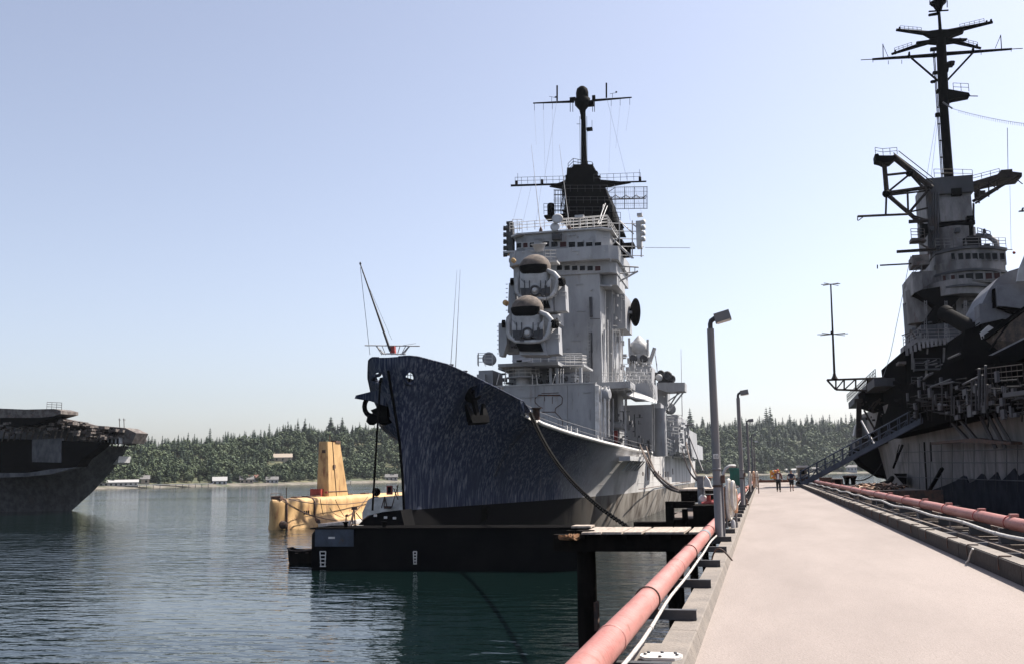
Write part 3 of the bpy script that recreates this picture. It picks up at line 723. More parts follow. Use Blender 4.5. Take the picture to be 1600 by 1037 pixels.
# fairlead holes: pale rims
for k in (0, 1):
    pts_ = hole_pts[k]
    if not pts_: continue
    c = sum(pts_, Vector()) / len(pts_); hx, hy, rx, ry = holes[k]
    side = -1 if k == 0 else 1
    ring = []
    for a in LS(0, 2 * pi, 24, endpoint=False):
        px, py = hx + rx * 1.02 * cos(a), hy + ry * 1.02 * sin(a)
        r_ = ray(px, py)
        # walk along the sight line to the plating
        best = None
        for i in range(2, 26):
            for j in range(14, NL):
                s, zt = stations[i], ZT[i]; p = hull_pt(s, lerp(ZB, zt, j / NL), zt, side)
                q = EYEP + r_ * ((p - EYEP).dot(r_) / r_.dot(r_)); e_ = (q - p).length
                if best is None or e_ < best[0]: best = (e_, q)
        ring.append(best[1])
    # smooth depths
    ys_ = [p.y for p in ring]; n_ = len(ring)
    ring = [Vector((p.x, sum(ys_[(i + m_) % n_] for m_ in range(-3, 4)) / 7, p.z)) for i, p in enumerate(ring)]
    MB().tube(ring, .13, 8, closed=True).build('fairlead_rim', HULL, cr)
    cc = sum(ring, Vector()) / n_
    sp = MB()
    for t_ in (-.35, .2):
        a_ = lerp(cc, ring[int(n_ * .25)], .9) ; b_ = lerp(cc, ring[int(n_ * .75)], .9)
        off = (ring[0] - cc) * t_; sp.tube([a_ + off, b_ + off], .03, 5)
    if k == 1: sp.build('fairlead_bar', STEEL, cr)
# stem bar
MB().tube([Vector((XA, D0 - .6 + rake(z), z)) + Vector((0, -.04, 0)) for z in AR(-4.4, 9.3, .3)], .10, 6).build('stem_bar', BLACK, cr)
# plate seams on the flare
sm_ = MB()
for f in (.22, .46, .70, .88):
    for side in (1, -1): sm_.tube([hull_pt(s, lerp(ZB, zt, f), zt, side) for s, zt in zip(stations, ZT) if 0 <= s < 90], .022, 4, cap=False)
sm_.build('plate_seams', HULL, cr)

def hull_at(px, py, side=1):
    r_ = ray(px, py); best = None
    for i in range(4, len(stations)):
        if stations[i] > 100: break
        for j in range(0, NL + 1):
            s, zt = stations[i], ZT[i]; p = hull_pt(s, lerp(ZB, zt, j / NL), zt, side)
            e_ = (EYEP + r_ * ((p - EYEP).dot(r_) / r_.dot(r_)) - p).length
            if best is None or e_ < best[0]: best = (e_, p)
    return best[1]
# ---- anchors on their bolsters
def anchor(c, side, tip):
    an = MB(); c = Vector(c)
    out = Vector((side * .75, -.55, .25)).normalized(); dn = Vector((side * .25, -.1, -1)).normalized(); w_ = out.cross(dn).normalized()
    an.bar(c - dn * .2, c + dn * 1.9, .32, .34, out)
    an.lathe(c - dn * .35 , w_, [(-.1, .28), (.1, .28)], 10)
    b = c + dn * 1.9
    an.bar(b - w_ * .85, b + w_ * .85, .6, .6, dn)
    for k in (-1, 1):
        an.hexa([b + w_ * k * .3 - out * .3, b + w_ * k * .9 - out * .3, b + w_ * k * .9 + out * .3, b + w_ * k * .3 + out * .3],
                [b + w_ * k * .75 - dn * 1.3 - out * .08, b + w_ * k * .95 - dn * 1.25 - out * .08, b + w_ * k * .95 - dn * 1.25 + out * .08, b + w_ * k * .75 - dn * 1.3 + out * .08])
    return an
pr = hull_at(737, 622)
bol = MB()
q0, q1, q2, q3 = hull_at(744, 600), hull_at(774, 615), hull_at(752, 640), hull_at(716, 655)
ou = Vector((1.0, -.75, .1)).normalized()
bol.hexa([q0, q1, lerp(q1, q2, .55), lerp(q0, q3, .5)], [q0 + ou * 1.0 + Vector((0, 0, -.1)), q1 + ou * .8, lerp(q1, q2, .8) + ou * .1, lerp(q0, q3, .8) + ou * .2])
bol.build('anchor_bolster', HULL, cr)
MB().lathe(hull_at(741, 618) + ou * .05, ou, [(-.3, .75), (.35, .62), (.36, .42), (-.2, .4)], 16).build('hawse_pipe', BLACK, cr)
anchor(hull_at(737, 624) + ou * .35, 1, None).build('anchor', BLACK, cr)
sb_ = A(598, 612, 72.5)
# starboard side, seen in profile
b2 = MB(); yA = 72.0
b2.prism([A(600, 606, yA), A(556, 617, yA), A(554, 622, yA), A(572, 624, yA), A(604, 634, yA)], (0, 2.6, 0))
b2.build('anchor_bolster', HULL, cr)
an = MB()
c = A(583, 634, yA + .6)
an.tube([c + Vector((.62 * cos(a) - .1, 0, .75 * sin(a))) for a in LS(0, 2 * pi, 16, endpoint=False)], .2, 8, closed=True)
an.fp([(588, 622), (600, 618), (606, 650), (598, 652)], yA + .5, .5)
an.fp([(574, 650), (582, 645), (604, 655), (606, 659), (596, 663), (586, 657), (577, 663), (572, 658)], yA + .2, .9)
an.fp([(579, 640), (590, 636), (603, 660), (590, 656)], yA + .4, .6)
an.fp([(594, 644), (604, 640), (605, 657), (596, 660)], yA - .4, .5)
an.build('anchor', BLACK, cr)

# ---- bow staff, its wire frame and fittings on the forecastle
dB = 67.6
MB().tube([A(610, 548, dB), A(563, 413, dB)], .10, 8, r2=.045).build('jackstaff', DKSTEEL, cr)
st_ = MB()
st_.tube([A(563, 418, dB), A(578, 554, dB + 1)], .018, 4); st_.tube([A(566, 425, dB), A(612, 530, dB + 3)], .014, 4); st_.tube([A(588, 483, dB), A(607, 545, dB - .4)], .02, 4)
st_.build('staff_stay', DROPE, cr)
MB().lathe(A(563, 412, dB), (0, 0, 1), [(-.1, .05), (0, .09), (.12, .03)], 8).build('truck_light', DKSTEEL, cr)
fr = MB()
for y_, dz in ((540, 0), (540.5, 1.6)):
    fr.tube([A(570, y_ - 1, dB + dz), A(656, y_, dB + dz)], .03, 4)
for x in (588, 597, 612, 625, 634, 640): fr.tube([A(x, 540, dB), A(lerp(x, 613, .35), 554, dB + .4)], .035, 4)
for x in (575, 590, 604, 621, 640, 652): fr.tube([A(x, 539.5, dB), A(x - 1, 540.5, dB + 1.6)], .02, 4)
fr.tube([A(596, 552, dB), A(634, 553, dB)], .05, 4); fr.tube([A(588, 540, dB), A(600, 553, dB)], .06, 4); fr.tube([A(640, 540, dB), A(628, 553, dB)], .06, 4); fr.tube([A(650, 536, dB), A(618, 541, dB)], .015, 4)
fr.build('bow_frame', PALE, cr)
MB().fp([(609, 552), (610, 540), (616, 540), (617, 552)], dB, .3).build('staff_socket', REDP, cr)
ch = MB()
for px, py in ((687, 564), (691, 565), (733, 584), (777, 606)):
    p = hull_pt(0, 0, 1, 1)
for s_, zt in zip(stations, ZT):
    pass
for i in (20, 26, 33, 38, 44):
    p = hull_pt(stations[i], ZT[i], ZT[i], 1); ch.lathe(p - Vector((.25, 0, 0)), (0, 0, 1), [(-.1, .16), (.18, .16), (.2, .22), (.26, .2)], 8)
ch.build('bitt', STEEL, cr)
wh = MB(); wh.tube([A(711, 590, 90), A(719, 422, 90)], .045, 5, r2=.014); wh.build('whip_antenna', STEEL, cr)
wh = MB(); wh.tube([A(703, 590, 92), A(714, 422, 92)], .04, 5, r2=.012); wh.build('whip_antenna', STEEL, cr)

# ---- forward deckhouse
dA = dd(111)
def P(x, y, d=None): return A(x, y, d if d else dA)
dh = MB(); xL = 2 * XA - A(934, 640, dA).x
xr = A(931, 640, dA).x; zt_ = A(850, 601, dA).z; zb_ = 4.0
dh.prism([(xL, dA + 2, zb_), (xL + 2, dA, zb_), (xr, dA, zb_), (xr, dA, zt_), (xL + 2, dA, zt_), (xL, dA + 2, zt_)][0:6], (0, 0, 0)) if False else None
for lo_, hi_ in ((zb_, zt_),):
    ring = [(xL, dA + 3), (xL + 1.5, dA), (xr - .0, dA), (xr, dA + .05), (xr, dA + 16), (xL, dA + 16)]
    dh.hexa([Vector((x, y, lo_)) for x, y in ring], [Vector((x, y, hi_)) for x, y in ring])
deckh = dh.build('deckhouse', GREY, cr)
MB().box(xL - .1, xr + .12, dA - .12, dA + .3, zt_ - .02, zt_ + .14).build('deck_edge', PALE, deckh)
wt = MB()     # rusty weld lines where gear was removed
def line(pts, r=.05): wt.tube([A(x, y, dA - .03) for x, y in pts], r, 4)
line([(841, 617), (875, 617)], .09); line([(846, 614), (873, 613)], .04); line([(842, 617), (836, 622), (836, 628), (842, 634), (848, 637)], .045); line([(875, 617), (879, 621), (878, 630), (868, 637), (867, 643), (874, 650), (879, 656), (879, 664)], .045)
line([(846, 643), (868, 643)], .05); line([(851, 619), (851, 626)], .03); line([(863, 619), (863, 630)], .03)
line([(850, 602), (850, 680)], .012); line([(887, 602), (887, 685)], .015); line([(836, 640), (836, 602)], .012)
wt.build('weld_scar', RUST, deckh)
MB().fb(845, 645, 851, 651, dA - .06, .2).build('junction_box', PALE, deckh)
# pipes and ducts down its right corner
pc_ = MB()
for x, r_ in ((931, .12), (934, .2), (939, .1), (945, .16), (951, .08)): pc_.tube([A(x, 602, dA - .2 + (x - 931) * .05), A(x + .4, 682, dA - .2 + (x - 931) * .05)], r_, 8)
pc_.build('vent_pipe', WHITE, deckh)
MB().lathe(A(940, 616, dA + 1.2), (1, -.25, 0), [(-.9, .80), (-.6, .88), (.9, .88), (1.1, .5)], 18).build('vent_drum', GREY, deckh)
# deck-level fittings along the edge
fi = MB()
for x, y0, y1, w_ in ((826, 640, 652, 5), (884, 664, 676, 4.5), (891, 665, 678, 3), (931, 679, 690, 6), (939, 682, 692, 3), (900, 668, 680, 4)):
    px = x; 
    s0 = next((s for s in AR(STEP, 70, .2) if pix((XA + interp(s, BD) - .3, D0 + s, 6))[0] > px), 50)
    fi.fb(x - w_ / 2, y0, x + w_ / 2, y1, D0 + s0, .3)
fi.build('deck_chock', PALE, cr)
ra = MB()
E_ = [hull_pt(s, zt, zt, 1) + Vector((-.35, 0, .05)) for s, zt in zip(stations, ZT) if STEP + .3 < s < 78]
ra.rail(E_, 1.0, 2.2, 2, .02); ra.build('guard_rail', STEEL, cr)
MB().lathe(A(838, 648, D0 + STEP + 1), (0, 0, 1), [(-.4, .3), (.5, .3), (.5, .42), (.62, .42)], 10).build('bollard', RUST, cr)

# ---- gun-director tub and rails on the deckhouse roof
zr = zt_ + .1
rl = MB()
rl.rail([A(746, 570, dA + 2), A(769, 570, dA + 2)] , 1.3, .9, 3, .035)
tubc = A(811, 597, dA - 1.2); 
ang = [radians(a) for a in range(190, 351, 20)]
tub = [Vector((tubc.x + 2.2 * cos(a), tubc.y + 2.0 + 2.0 * sin(a), zr + 1.0)) for a in ang]
rl.rail(tub, 1.3, .9, 3, .035)
rl.rail([A(x, 571, dA + 5) for x in (820, 870, 912)], 1.3, 1.2, 3, .035); rl.rail([A(872, 576, dA + 1), A(910, 576, dA + 1)], 1.9, 1.3, 4, .035)
rl.rail([A(910, 571, dA + 1), A(917, 571, dA + 8), A(921, 571, dA + 14)], 1.3, 1.2, 3, .035)
for x in (872, 876, 880, 900, 908): rl.tube([A(x, 600, dA + .4), A(x, 575, dA + .4)], .07, 5)
for x, x2 in ((780, 776), (790, 788), (838, 840), (832, 832), (868, 863)): rl.tube([A(x, 584, dA - 1), A(x2, 600, dA - .6)], .06, 5)
rl.build('roof_railing', WHITE, cr)
pl_ = MB(); pl_.prism([p - Vector((0, 0, .12)) for p in tub], (0, 0, .14)); pl_.build('tub_floor', GREY, cr)
tb = MB(); tb.lathe((tubc.x, tubc.y + 2.2, zr), (0, 0, 1), [(0, .9), (1.0, .9), (1.02, 1.05), (2.6, 1.0), (2.65, .8)], 20); b0 = tb.build('optical_director', PALE, cr)
MB().lathe((tubc.x, tubc.y + 1.9, zr + 3.15), (0, -.35, 1), [(-.2, .9), (.0, 1.28), (.08, 1.28), (.02, 1.12), (-.05, .4)], 22).build('director_dish', PALE, b0)
MB().fb(807, 562, 815, 570, tubc.y + 1.15, .2).build('director_port', BLACK, b0)
dark = MB()
dark.fb(748, 578, 770, 602, dA + 2.2, 5); dark.fb(745, 584, 758, 602, dA + 1.5, 3)
dark.build('ready_locker', GREY, cr)
MB().lathe(A(764, 560, dA + 3), (0, -1, .05), [(-1.0, .75), (.2, .85), (.3, .65), (.12, .6)], 18).build('searchlight', GREY, cr)
rl = MB(); rl.rail([A(748, 572, dA + 1.8), A(770, 572, dA + 1.8)], 1.7, .8, 3, .03); rl.rail([A(748, 572, dA + 1.8), A(747, 571, dA + 5)], 1.7, 1.2, 3, .03); rl.build('locker_railing', PALE, cr)
# open space under the director platform, with its black shade
pf = MB(); pf.fb(778, 566, 872, 571, dd(109.5), 10); pf.fb(778, 571, 912, 574, dd(112), 7); pf.build('director_platform', GREY, cr)
und = MB(); und.fb(795, 574, 868, 600, dd(114.5), 7); und.build('director_trunk', GREY, cr)
und = MB()
for x in (858, 868, 905): und.fb(x, 574, x + 4, 600, dd(111.3), .5)
und.fb(876, 584, 898, 600, dd(112.5), 3); und.build('roof_fitting', GREY, cr)

# ---- bridge tower
dT = dd(119.5)
tw = MB()
def slab(x0, x1, y0, y1, d, t, cut=0.0):
    X0, X1 = A(x0, (y0 + y1) / 2, d).x, A(x1, (y0 + y1) / 2, d).x; cx = (x0 + x1) / 2
    Z0, Z1 = A(cx, y1, d).z, A(cx, y0, d).z
    ring = [(X0, d + t), (X0, d + cut), (X0 + cut, d), (X1 - cut, d), (X1, d + cut), (X1, d + t)]
    if cut == 0: ring = [(X0, d + t), (X0, d), (X1, d), (X1, d + t)]
    return [Vector((x, y, Z0)) for x, y in ring], [Vector((x, y, Z1)) for x, y in ring]
tw.hexa(*slab(856, 939, 428, 606, dT, 13)); tower = tw.build('bridge_tower', GREY, cr)
MB().hexa(*slab(800, 858, 440, 606, dT + 2.5, 10)).build('tower_wing', GREY, tower)
dq = dT - .6
MB().hexa(*slab(800, 962, 404, 430, dT - .25, 13, .8)).build('navigation_bridge', GREY, cr)
up = MB().hexa(*slab(793, 964, 388, 409, dT - 1.5, 13.5, 1.1)).build('pilot_house_skirt', GREY, cr)
pz = MB().hexa(*slab(802, 950, 362, 388, dT - .9, 12.5, 1.6)).build('pilot_house', GREY, cr)
def windows(x0, x1, n, y0a, y0b, h, d, parent, w_=.72, red=()):
    for i in range(n):
        t = (i + .5) / n; x = lerp(x0, x1, t); y0 = lerp(y0a, y0b, t) - 4 * .0; ww = (x1 - x0) / n * w_ / 2
        fm = MB(); zc0, zc1 = A(x, y0 + h, d).z, A(x, y0, d).z; X0, X1 = A(x - ww, y0, d).x, A(x + ww, y0, d).x; e = .07
        fm.box(X0 - e, X0, d - .05, d + .06, zc0 - e, zc1 + e); fm.box(X1, X1 + e, d - .05, d + .06, zc0 - e, zc1 + e); fm.box(X0, X1, d - .05, d + .06, zc1, zc1 + e); fm.box(X0, X1, d - .05, d + .06, zc0 - e, zc0)
        f_ = fm.build('window', PALE, parent)
        MB().box(X0, X1, d - .02, d + .04, zc0, zc1).build('pane', GLASSR if i in red else GLASS, f_)
windows(846, 941, 7, 377.5, 379, 8.4, dT - .93, pz, .76, (2,))
windows(806, 836, 3, 380.5, 379, 7.5, dT - .93, pz, .72, (1,))
windows(868, 940, 6, 415, 416, 7.5, dT - .28, tower, .72, (5,))
MB().hexa(*slab(795, 955, 359.5, 362, dT - 1.3, 13, 1.2)).build('flying_bridge_deck', PALE, cr)
rl = MB()
zf = A(870, 360, dT).z
xs = [A(x, 360, dT - 1).x for x in (797, 812, 836, 866, 905, 938, 950)]
rl.rail([(x, dT - 1.1, zf) for x in xs], 1.25, 1.1, 3, .04); rl.rail([(xs[-1], dT - 1.1, zf), (xs[-1], dT + 10, zf)], 1.25, 1.5, 3, .04)
rl.rail([(xs[3], dT + 3, zf + .5), (xs[5] + .5, dT + 3, zf + .5)], 1.7, .9, 4, .045)
rl.build('bridge_railing', WHITE, cr)
# radio dish pair and light on the bridge top
MB().lathe(A(871, 342, dT - 1.2), (.1, -1, .35), [(-.15, .2), (0, .75), (.06, .76), (.0, .4)], 18).build('radio_dish', PALE, cr)
MB().lathe(A(867, 355, dT - 1.4), (.1, -1, .2), [(-.15, .2), (0, .62), (.06, .62), (.0, .3)], 18).build('radio_dish', PALE, cr)
MB().fb(862, 364, 876, 374, dT - 1.8, 1.2).build('dish_bracket', DKSTEEL, cr)
lm = MB(); lm.fb(898, 336, 912, 341, dT - 1, .5); lm.tube([A(905, 341, dT - .8), A(905, 362, dT - .8)], .06, 5); lm.build('signal_lamp', PALE, cr)
for a, b in (((845, 361), (830, 226)), ((890, 358), (874, 226))):
    MB().tube([A(*a, dT - .8), A(*b, dT - .8)], .06, 5, r2=.018).build('whip_antenna', PALE, cr)
    MB().lathe(A(*a, dT - .8), (0, 0, 1), [(-.3, .22), (.1, .26), (.5, .1)], 8).build('antenna_base', RUST, cr)
for a, b in (((934, 350), (946, 318)), ((938, 350), (949, 322)), ((936, 352), (943, 320))): MB().tube([A(*a, dT + 2), A(*b, dT + 6)], .05, 4).build('signal_halyard', PALE, cr)

# ---- the two missile guidance radars on their yokes, one above the other
def guidance(cx, cy, d, k, name='guidance_radar'):
    def Q(x, y, q=0): return A(cx + x * k, cy + y * k, d + q)
    u = (Q(1, 0) - Q(0, 0)).length
    bd_ = MB()
    o = Q(0, 12, 1.6); R_ = 24 * u
    bd_.lathe((o.x, o.y + .3, o.z - 26 * u), (0, -.12, 1), [(0, R_ * .72), (6 * u, R_ * .92), (22 * u, R_ * 1.0), (34 * u, R_ * 1.04), (40 * u, R_ * 1.0)], 28)
    body = bd_.build(name, PALE, cr)
    dome = MB(); c = Q(0, -6, 1.4)
    dome.lathe(c, (0, -.42, .9), [(-.2 * R_, R_ * 1.02), (.1 * R_, R_ * 1.05), (.42 * R_, R_ * .94), (.68 * R_, R_ * .70), (.84 * R_, R_ * .40), (.90 * R_, .01)], 28)
    dome.build('radome', TAN, body)
    rb = MB()
    for x in (-17, -9, 9, 17): rb.tube([Q(x, 14, -.28), Q(x * .96, 36, -.28)], .9 * u, 5)
    rb.fp([(cx + x * k, cy + y * k) for x, y in ((-24, 26), (-9, 26), (-9, 37), (-22, 37))], d - .22, .2); rb.fp([(cx + x * k, cy + y * k) for x, y in ((10, 27), (24, 24), (22, 37), (9, 37))], d - .22, .2); rb.build('housing_recess', DKSTEEL, body)
    lens = MB()     # dark open mouth facing forward
    lens.ell(c + Vector((0, -.60 * R_, -.02 * R_)), R_ * .95, R_ * .54, R_ * .66, 24, 10, -90, 6)
    lens.build('radar_mouth', BLACK, body)
    ck = MB(); ck.fp([(cx + x * k, cy + y * k) for x, y in ((-25, 10), (-18, 18), (18, 18), (25, 10), (24, 36), (-24, 36))], d - .1, 1.6); ck.build('front_housing', PALE, body)
    yk = MB()
    path = [Q(-30, 10), Q(-30, 30), Q(-27, 37), Q(-18, 43), Q(0, 44), Q(18, 43), Q(29, 37), Q(33, 28), Q(36, 14)]
    yk.tube(path, 3.4 * u, 6); yk.tube([Q(20, -2, .8), Q(30, 2, .6), Q(37, 10, .4), Q(37, 22, .4)], 4.2 * u, 6)
    yk.fp([(cx + x * k, cy + y * k) for x, y in ((24, -4), (32, -1), (40, 12), (40, 22), (34, 40), (25, 40))], d + .9, 1.0)
    yk.fp([(cx + x * k, cy + y * k) for x, y in ((-26, -2), (-33, 6), (-35, 20), (-31, 38), (-25, 38))], d + .9, 1.0)
    yk.build('yoke', PALE, body)
    MB().lathe(Q(44, 16, .3), (1, -.3, 0), [(-.35, 7 * u), (.2, 7 * u), (.25, 4 * u)], 14).build('trunnion', BLACK, body)
    MB().lathe(Q(-37, 16, .3), (-1, -.3, 0), [(-.2, 6 * u), (.2, 6 * u), (.25, 3 * u)], 14).build('trunnion', BLACK, body)
    tr_ = MB(); tr_.tube([Q(7.5 * cos(a), 30 + 7.5 * sin(a), -.25) for a in LS(0, 2 * pi, 18, endpoint=False)], 1.6 * u, 6, closed=True); tr_.build('sight_ring', DKSTEEL, body)
    MB().lathe(Q(0, 30, -.1), (0, -1, 0), [(0, 4.2 * u), (.4, 3.6 * u), (.42, 2 * u)], 12).build('sight_tube', PALE, body)
    det = MB()
    for x, y, w_, h_ in ((-20, 36, 8, 5), (12, 34, 12, 6), (-12, 40, 7, 4), (15, 22, 4, 9), (20, 25, 4, 12)): det.fp([(cx + (x) * k, cy + y * k), (cx + (x + w_) * k, cy + y * k), (cx + (x + w_) * k, cy + (y + h_) * k), (cx + x * k, cy + (y + h_) * k)], d - .25, .3)
    det.build('elevation_gear', DKSTEEL, body)['kind'] = 'stuff'
    bs = MB(); bs.fp([(cx + x * k, cy + y * k) for x, y in ((-14, 44), (26, 44), (30, 64), (-12, 64))], d + .3, 3); bs.build('pedestal', GREY, body)
    MB().fp([(cx + x * k, cy + y * k) for x, y in ((-18, 46), (20, 46), (24, 58), (-12, 58))], d - .05, .5).build('train_gear', BLACK, body)
    arm = MB(); arm.fp([(cx + x * k, cy + y * k) for x, y in ((-42, 18), (-33, 18), (-32, 46), (-38, 66), (-44, 66))], d + 1.0, 1.4); arm.build('side_arm', GREY, body); arm = MB(); arm.fp([(cx + x * k, cy + y * k) for x, y in ((28, 40), (48, 20), (50, 62), (30, 64))], d + 1.0, 2.0); arm.build('side_arm', GREY, body)
    hd = MB()
    for yy in range(20, 64, 7): hd.tube([Q(-44, yy, .9), Q(-47, yy, .9)], .05, 4)
    hd.rail([Q(40, 44, .8), Q(50, 44, .8), Q(51, 44, 3)], .9, .7, 2, .03); hd.build('rungs', PALE, body)
guidance(824, 490, dd(104), 1.0)
guidance(836, 425, dd(108.5), .97)
dome2 = MB().lathe(A(842, 382, dd(112)), (0, -.2, 1), [(-.9, .55), (-.2, .8), (0, 1.05), (.08, 1.05), (.0, .7)], 18); dome2.build('target_designator', PALE, cr)
rl = MB(); rl.rail([A(852, 407, dd(113)), A(869, 407, dd(113)), A(869, 407, dd(116))], 1.3, .8, 3, .035); rl.fb(852, 407, 870, 410, dd(113), 2); rl.build('designator_platform', PALE, cr)
sp = MB(); sp.fb(786, 528, 868, 548, dd(107), 3); sp.fp([(779, 505), (788, 505), (790, 550), (779, 550)], dd(106.5), 1.5); sp.fp([(850, 505), (866, 500), (872, 549), (850, 549)], dd(106.5), 2); sp.build('radar_bench', GREY, cr)
sp = MB(); sp.fb(796, 452, 872, 506, dd(112), 3.5); sp.build('radar_support', GREY, cr)
sp = MB(); sp.fb(846, 467, 874, 481, dd(110), 2.5); sp.fb(852, 492, 872, 500, dd(109), 2); sp.build('support_platform', GREY, cr)
ylt = MB(); ylt.lathe(A(803, 408, dd(112)), (0, -1, 0), [(0, .3), (.5, .3), (.55, .15)], 10); ylt.lathe(A(791, 474, dd(107)), (0, -1, 0), [(0, .35), (.5, .35), (.55, .15)], 10); ylt.build('floodlight', YEL, cr)
# ---- right side of the bridge tower
MB().hexa(*slab(950, 977, 460, 514, dT + 6, 7)).build('radar_room', GREY, cr)
pltf = MB(); pltf.prism([A(918, 446, dT + .2), A(956, 448, dT + .2), A(956, 444, dT + 9), A(918, 444, dT + 9)], (0, 0, .15)); pltf.hexa(*slab(938, 964, 430, 446, dT + 1.5, 8)); pltf.build('bridge_wing', GREY, cr)
MB().hexa(*slab(936, 958, 450, 606, dT + 5, 9)).build('side_trunk', GREY, cr)
dsh = MB(); dc = A(990, 488, dT + 10)
dsh.lathe(dc, (1, .50, .02), [(-.25, .3), (-.05, 1.5), (.25, 1.98), (.32, 1.98), (.1, 1.2), (.02, .05)], 30)
radar_d = dsh.build('dish_antenna', BLACK, cr)
MB().bar(A(977, 488, dT + 9), A(988, 488, dT + 10), .4, .4).build('dish_mount', GREY, radar_d)
pv = MB()
for x, d_, y0, y1, r_ in ((943, 1, 520, 605, .07), (950, 3, 500, 605, .09), (957, 5, 514, 605, .12), (962, 6, 514, 605, .09), (968, 7, 514, 605, .14), (973, 8, 512, 600, .08), (946, 2, 455, 600, .05)): pv.tube([A(x, y0, dT + d_), A(x, y1, dT + d_)], r_, 6)
pv.build('riser_pipe', WHITE, cr)
fl = MB(); fl.prism([A(929, 600, dT + 1), A(943, 515, dT + 1), A(946, 515, dT + 1), A(944, 600, dT + 1)], (0, .5, 0)); fl.build('signal_flag_bag', PALE, cr)
gr = MB(); r2_ = random.Random(3)
for _ in range(46):
    x = r2_.uniform(945, 1010); y = r2_.uniform(520, 600); w_ = r2_.uniform(2, 7); h_ = r2_.uniform(2, 9)
    if x > 975 and y < 560: continue
    gr.fb(x, y, x + w_, y + h_, dT + r2_.uniform(7, 14), r2_.uniform(.3, 1.2))
gr.build('deck_fittings', GREY, cr)['kind'] = 'stuff'
cl = MB(); 
for y in (465, 520, 548): cl.fb(921, y - 1, 925, y + 30, dT - .3, .35)
cl.tube([A(925, 492, dT - .1), A(932, 508, dT + 1)], .06, 4); cl.tube([A(922, 498, dT - .3), A(938, 498, dT - .3)], .05, 4); cl.build('wall_cabinet', DKSTEEL, tower)
ld = MB()
for x in (918.5, 922): ld.tube([A(x, 500, dT - .35), A(x, 600, dT - .35)], .03, 4)
for y in range(502, 600, 5): ld.tube([A(918.5, y, dT - .35), A(922, y, dT - .35)], .025, 4)
ld.build('ladder', PALE, tower)
# aerial frames either side of the bridge top
ef = MB()
for x, d_ in ((968, 2), (988, 2), (1002, 2)): ef.tube([A(x, 345, dT + d_), A(x, 402, dT + d_)], .08, 4)
for y in (350, 362, 374, 386, 400): ef.tube([A(950, y - 1, dT + 2), A(1006, y, dT + 2)], .06, 4); ef.tube([A(968, y, dT + 2), A(968, y, dT + 5)], .05, 4)
for a, b in (((952, 368), (990, 404)), ((950, 390), (968, 370)), ((988, 350), (1004, 362)), ((968, 386), (988, 404)), ((968, 345), (990, 366))): ef.tube([A(*a, dT + 1.5), A(*b, dT + 1.5)], .09, 4)
ef.build('aerial_frame', PALE, cr)
ej = MB(); ej.fb(994, 345, 1002, 387, dT + 1.2, 1.2); ej.fb(995, 333, 1003, 337, dT + 1.2, 1.0)
for y in (347, 356, 365, 374): ej.lathe(A(1005, y, dT + 1.2), (1, -.4, 0), [(-.3, .3), (.2, .36), (.25, .1)], 8)
ej.build('countermeasure_array', PALE, cr)
eb = MB(); eb.fb(953, 380, 990, 386, dT + 3, 2); eb.fb(958, 374, 972, 380, dT + 4, 2.5); eb.fb(968, 384, 984, 400, dT + 4, 1.5); eb.build('array_mount', BLACK, cr)
ej = MB(); ej.fb(791, 352, 801, 392, dT + .5, 1.2); ej.fb(791, 346, 800, 350, dT + .5, 1.0)
for y in (357, 367, 378, 388, 398): ej.lathe(A(789, y, dT + .5), (-1, -.4, 0), [(-.3, .3), (.2, .36), (.25, .1)], 8)
ej.build('countermeasure_array', DKSTEEL, cr)
ef = MB(); ef.rail([A(801, 372, dT + 1), A(816, 372, dT + 1)], 2.6, .8, 4, .04); ef.fb(786, 392, 806, 395, dT + .2, 2); ef.fp([(795, 410), (804, 418), (804, 404), (795, 404)], dT + .2, 1.5); ef.build('aerial_frame', PALE, cr)
# side boom beneath
sb2 = MB()
sb2.tube([A(966, 416, dT + 4), A(998, 418, dT + 4)], .12, 5); sb2.tube([A(966, 428, dT + 4), A(996, 425, dT + 4)], .10, 5); sb2.tube([A(968, 440, dT + 4), A(997, 424, dT + 4)], .14, 5)
for x in (968, 976, 984, 992): sb2.tube([A(x, 416.5, dT + 4), A(x, 427, dT + 4)], .06, 4)
sb2.build('signal_boom', PALE, cr)
yl = MB(); yl.tube([A(1008, 387, dT + 2), A(1078, 387.5, dT + 2)], .035, 4); yl.build('yard_wire', STEEL, cr)

# ---- black mack, yards and mast
dM = dd(131)
mk = MB()
def taper(x0a, x0b, y0, x1a, x1b, y1, d, t):      # top and bottom pixel widths
    lo = [A(x1a, y1, d), A(x1b, y1, d), A(x1b, y1, d) + Vector((0, t, 0)), A(x1a, y1, d) + Vector((0, t, 0))]
    hi = [A(x0a, y0, d), A(x0b, y0, d), A(x0b, y0, d) + Vector((0, t, 0)), A(x0a, y0, d) + Vector((0, t, 0))]
    return lo, hi
mk.hexa(*taper(884, 943, 288, 881, 966, 350, dM, 9)); mk.hexa(*taper(886, 927, 262, 884, 943, 289, dM + .3, 6)); mk.hexa(*taper(897, 926, 257, 890, 927, 266, dM + .8, 4))
mack = mk.build('mack_tower', BLACK, cr)
a = MB(); a.lathe(A(950, 349, dM - 1), (0, 0, 1), [(0, 1.3), (1.0, 1.25), (2.6, .75), (3.0, .2)], 16); a.build('black_radome', BLACK, mack); a = MB(); a.lathe(A(861, 336, dM - 1), (0, 0, 1), [(0, .55), (1.5, .55), (1.75, .35), (1.8, .05)], 14); a.build('black_radome', BLACK, mack)
pfm = MB(); pfm.fb(850, 335, 884, 338, dM - 1.6, 3); pfm.fb(943, 349, 971, 351, dM - 2, 3); pfm.build('mack_platform', BLACK, mack)
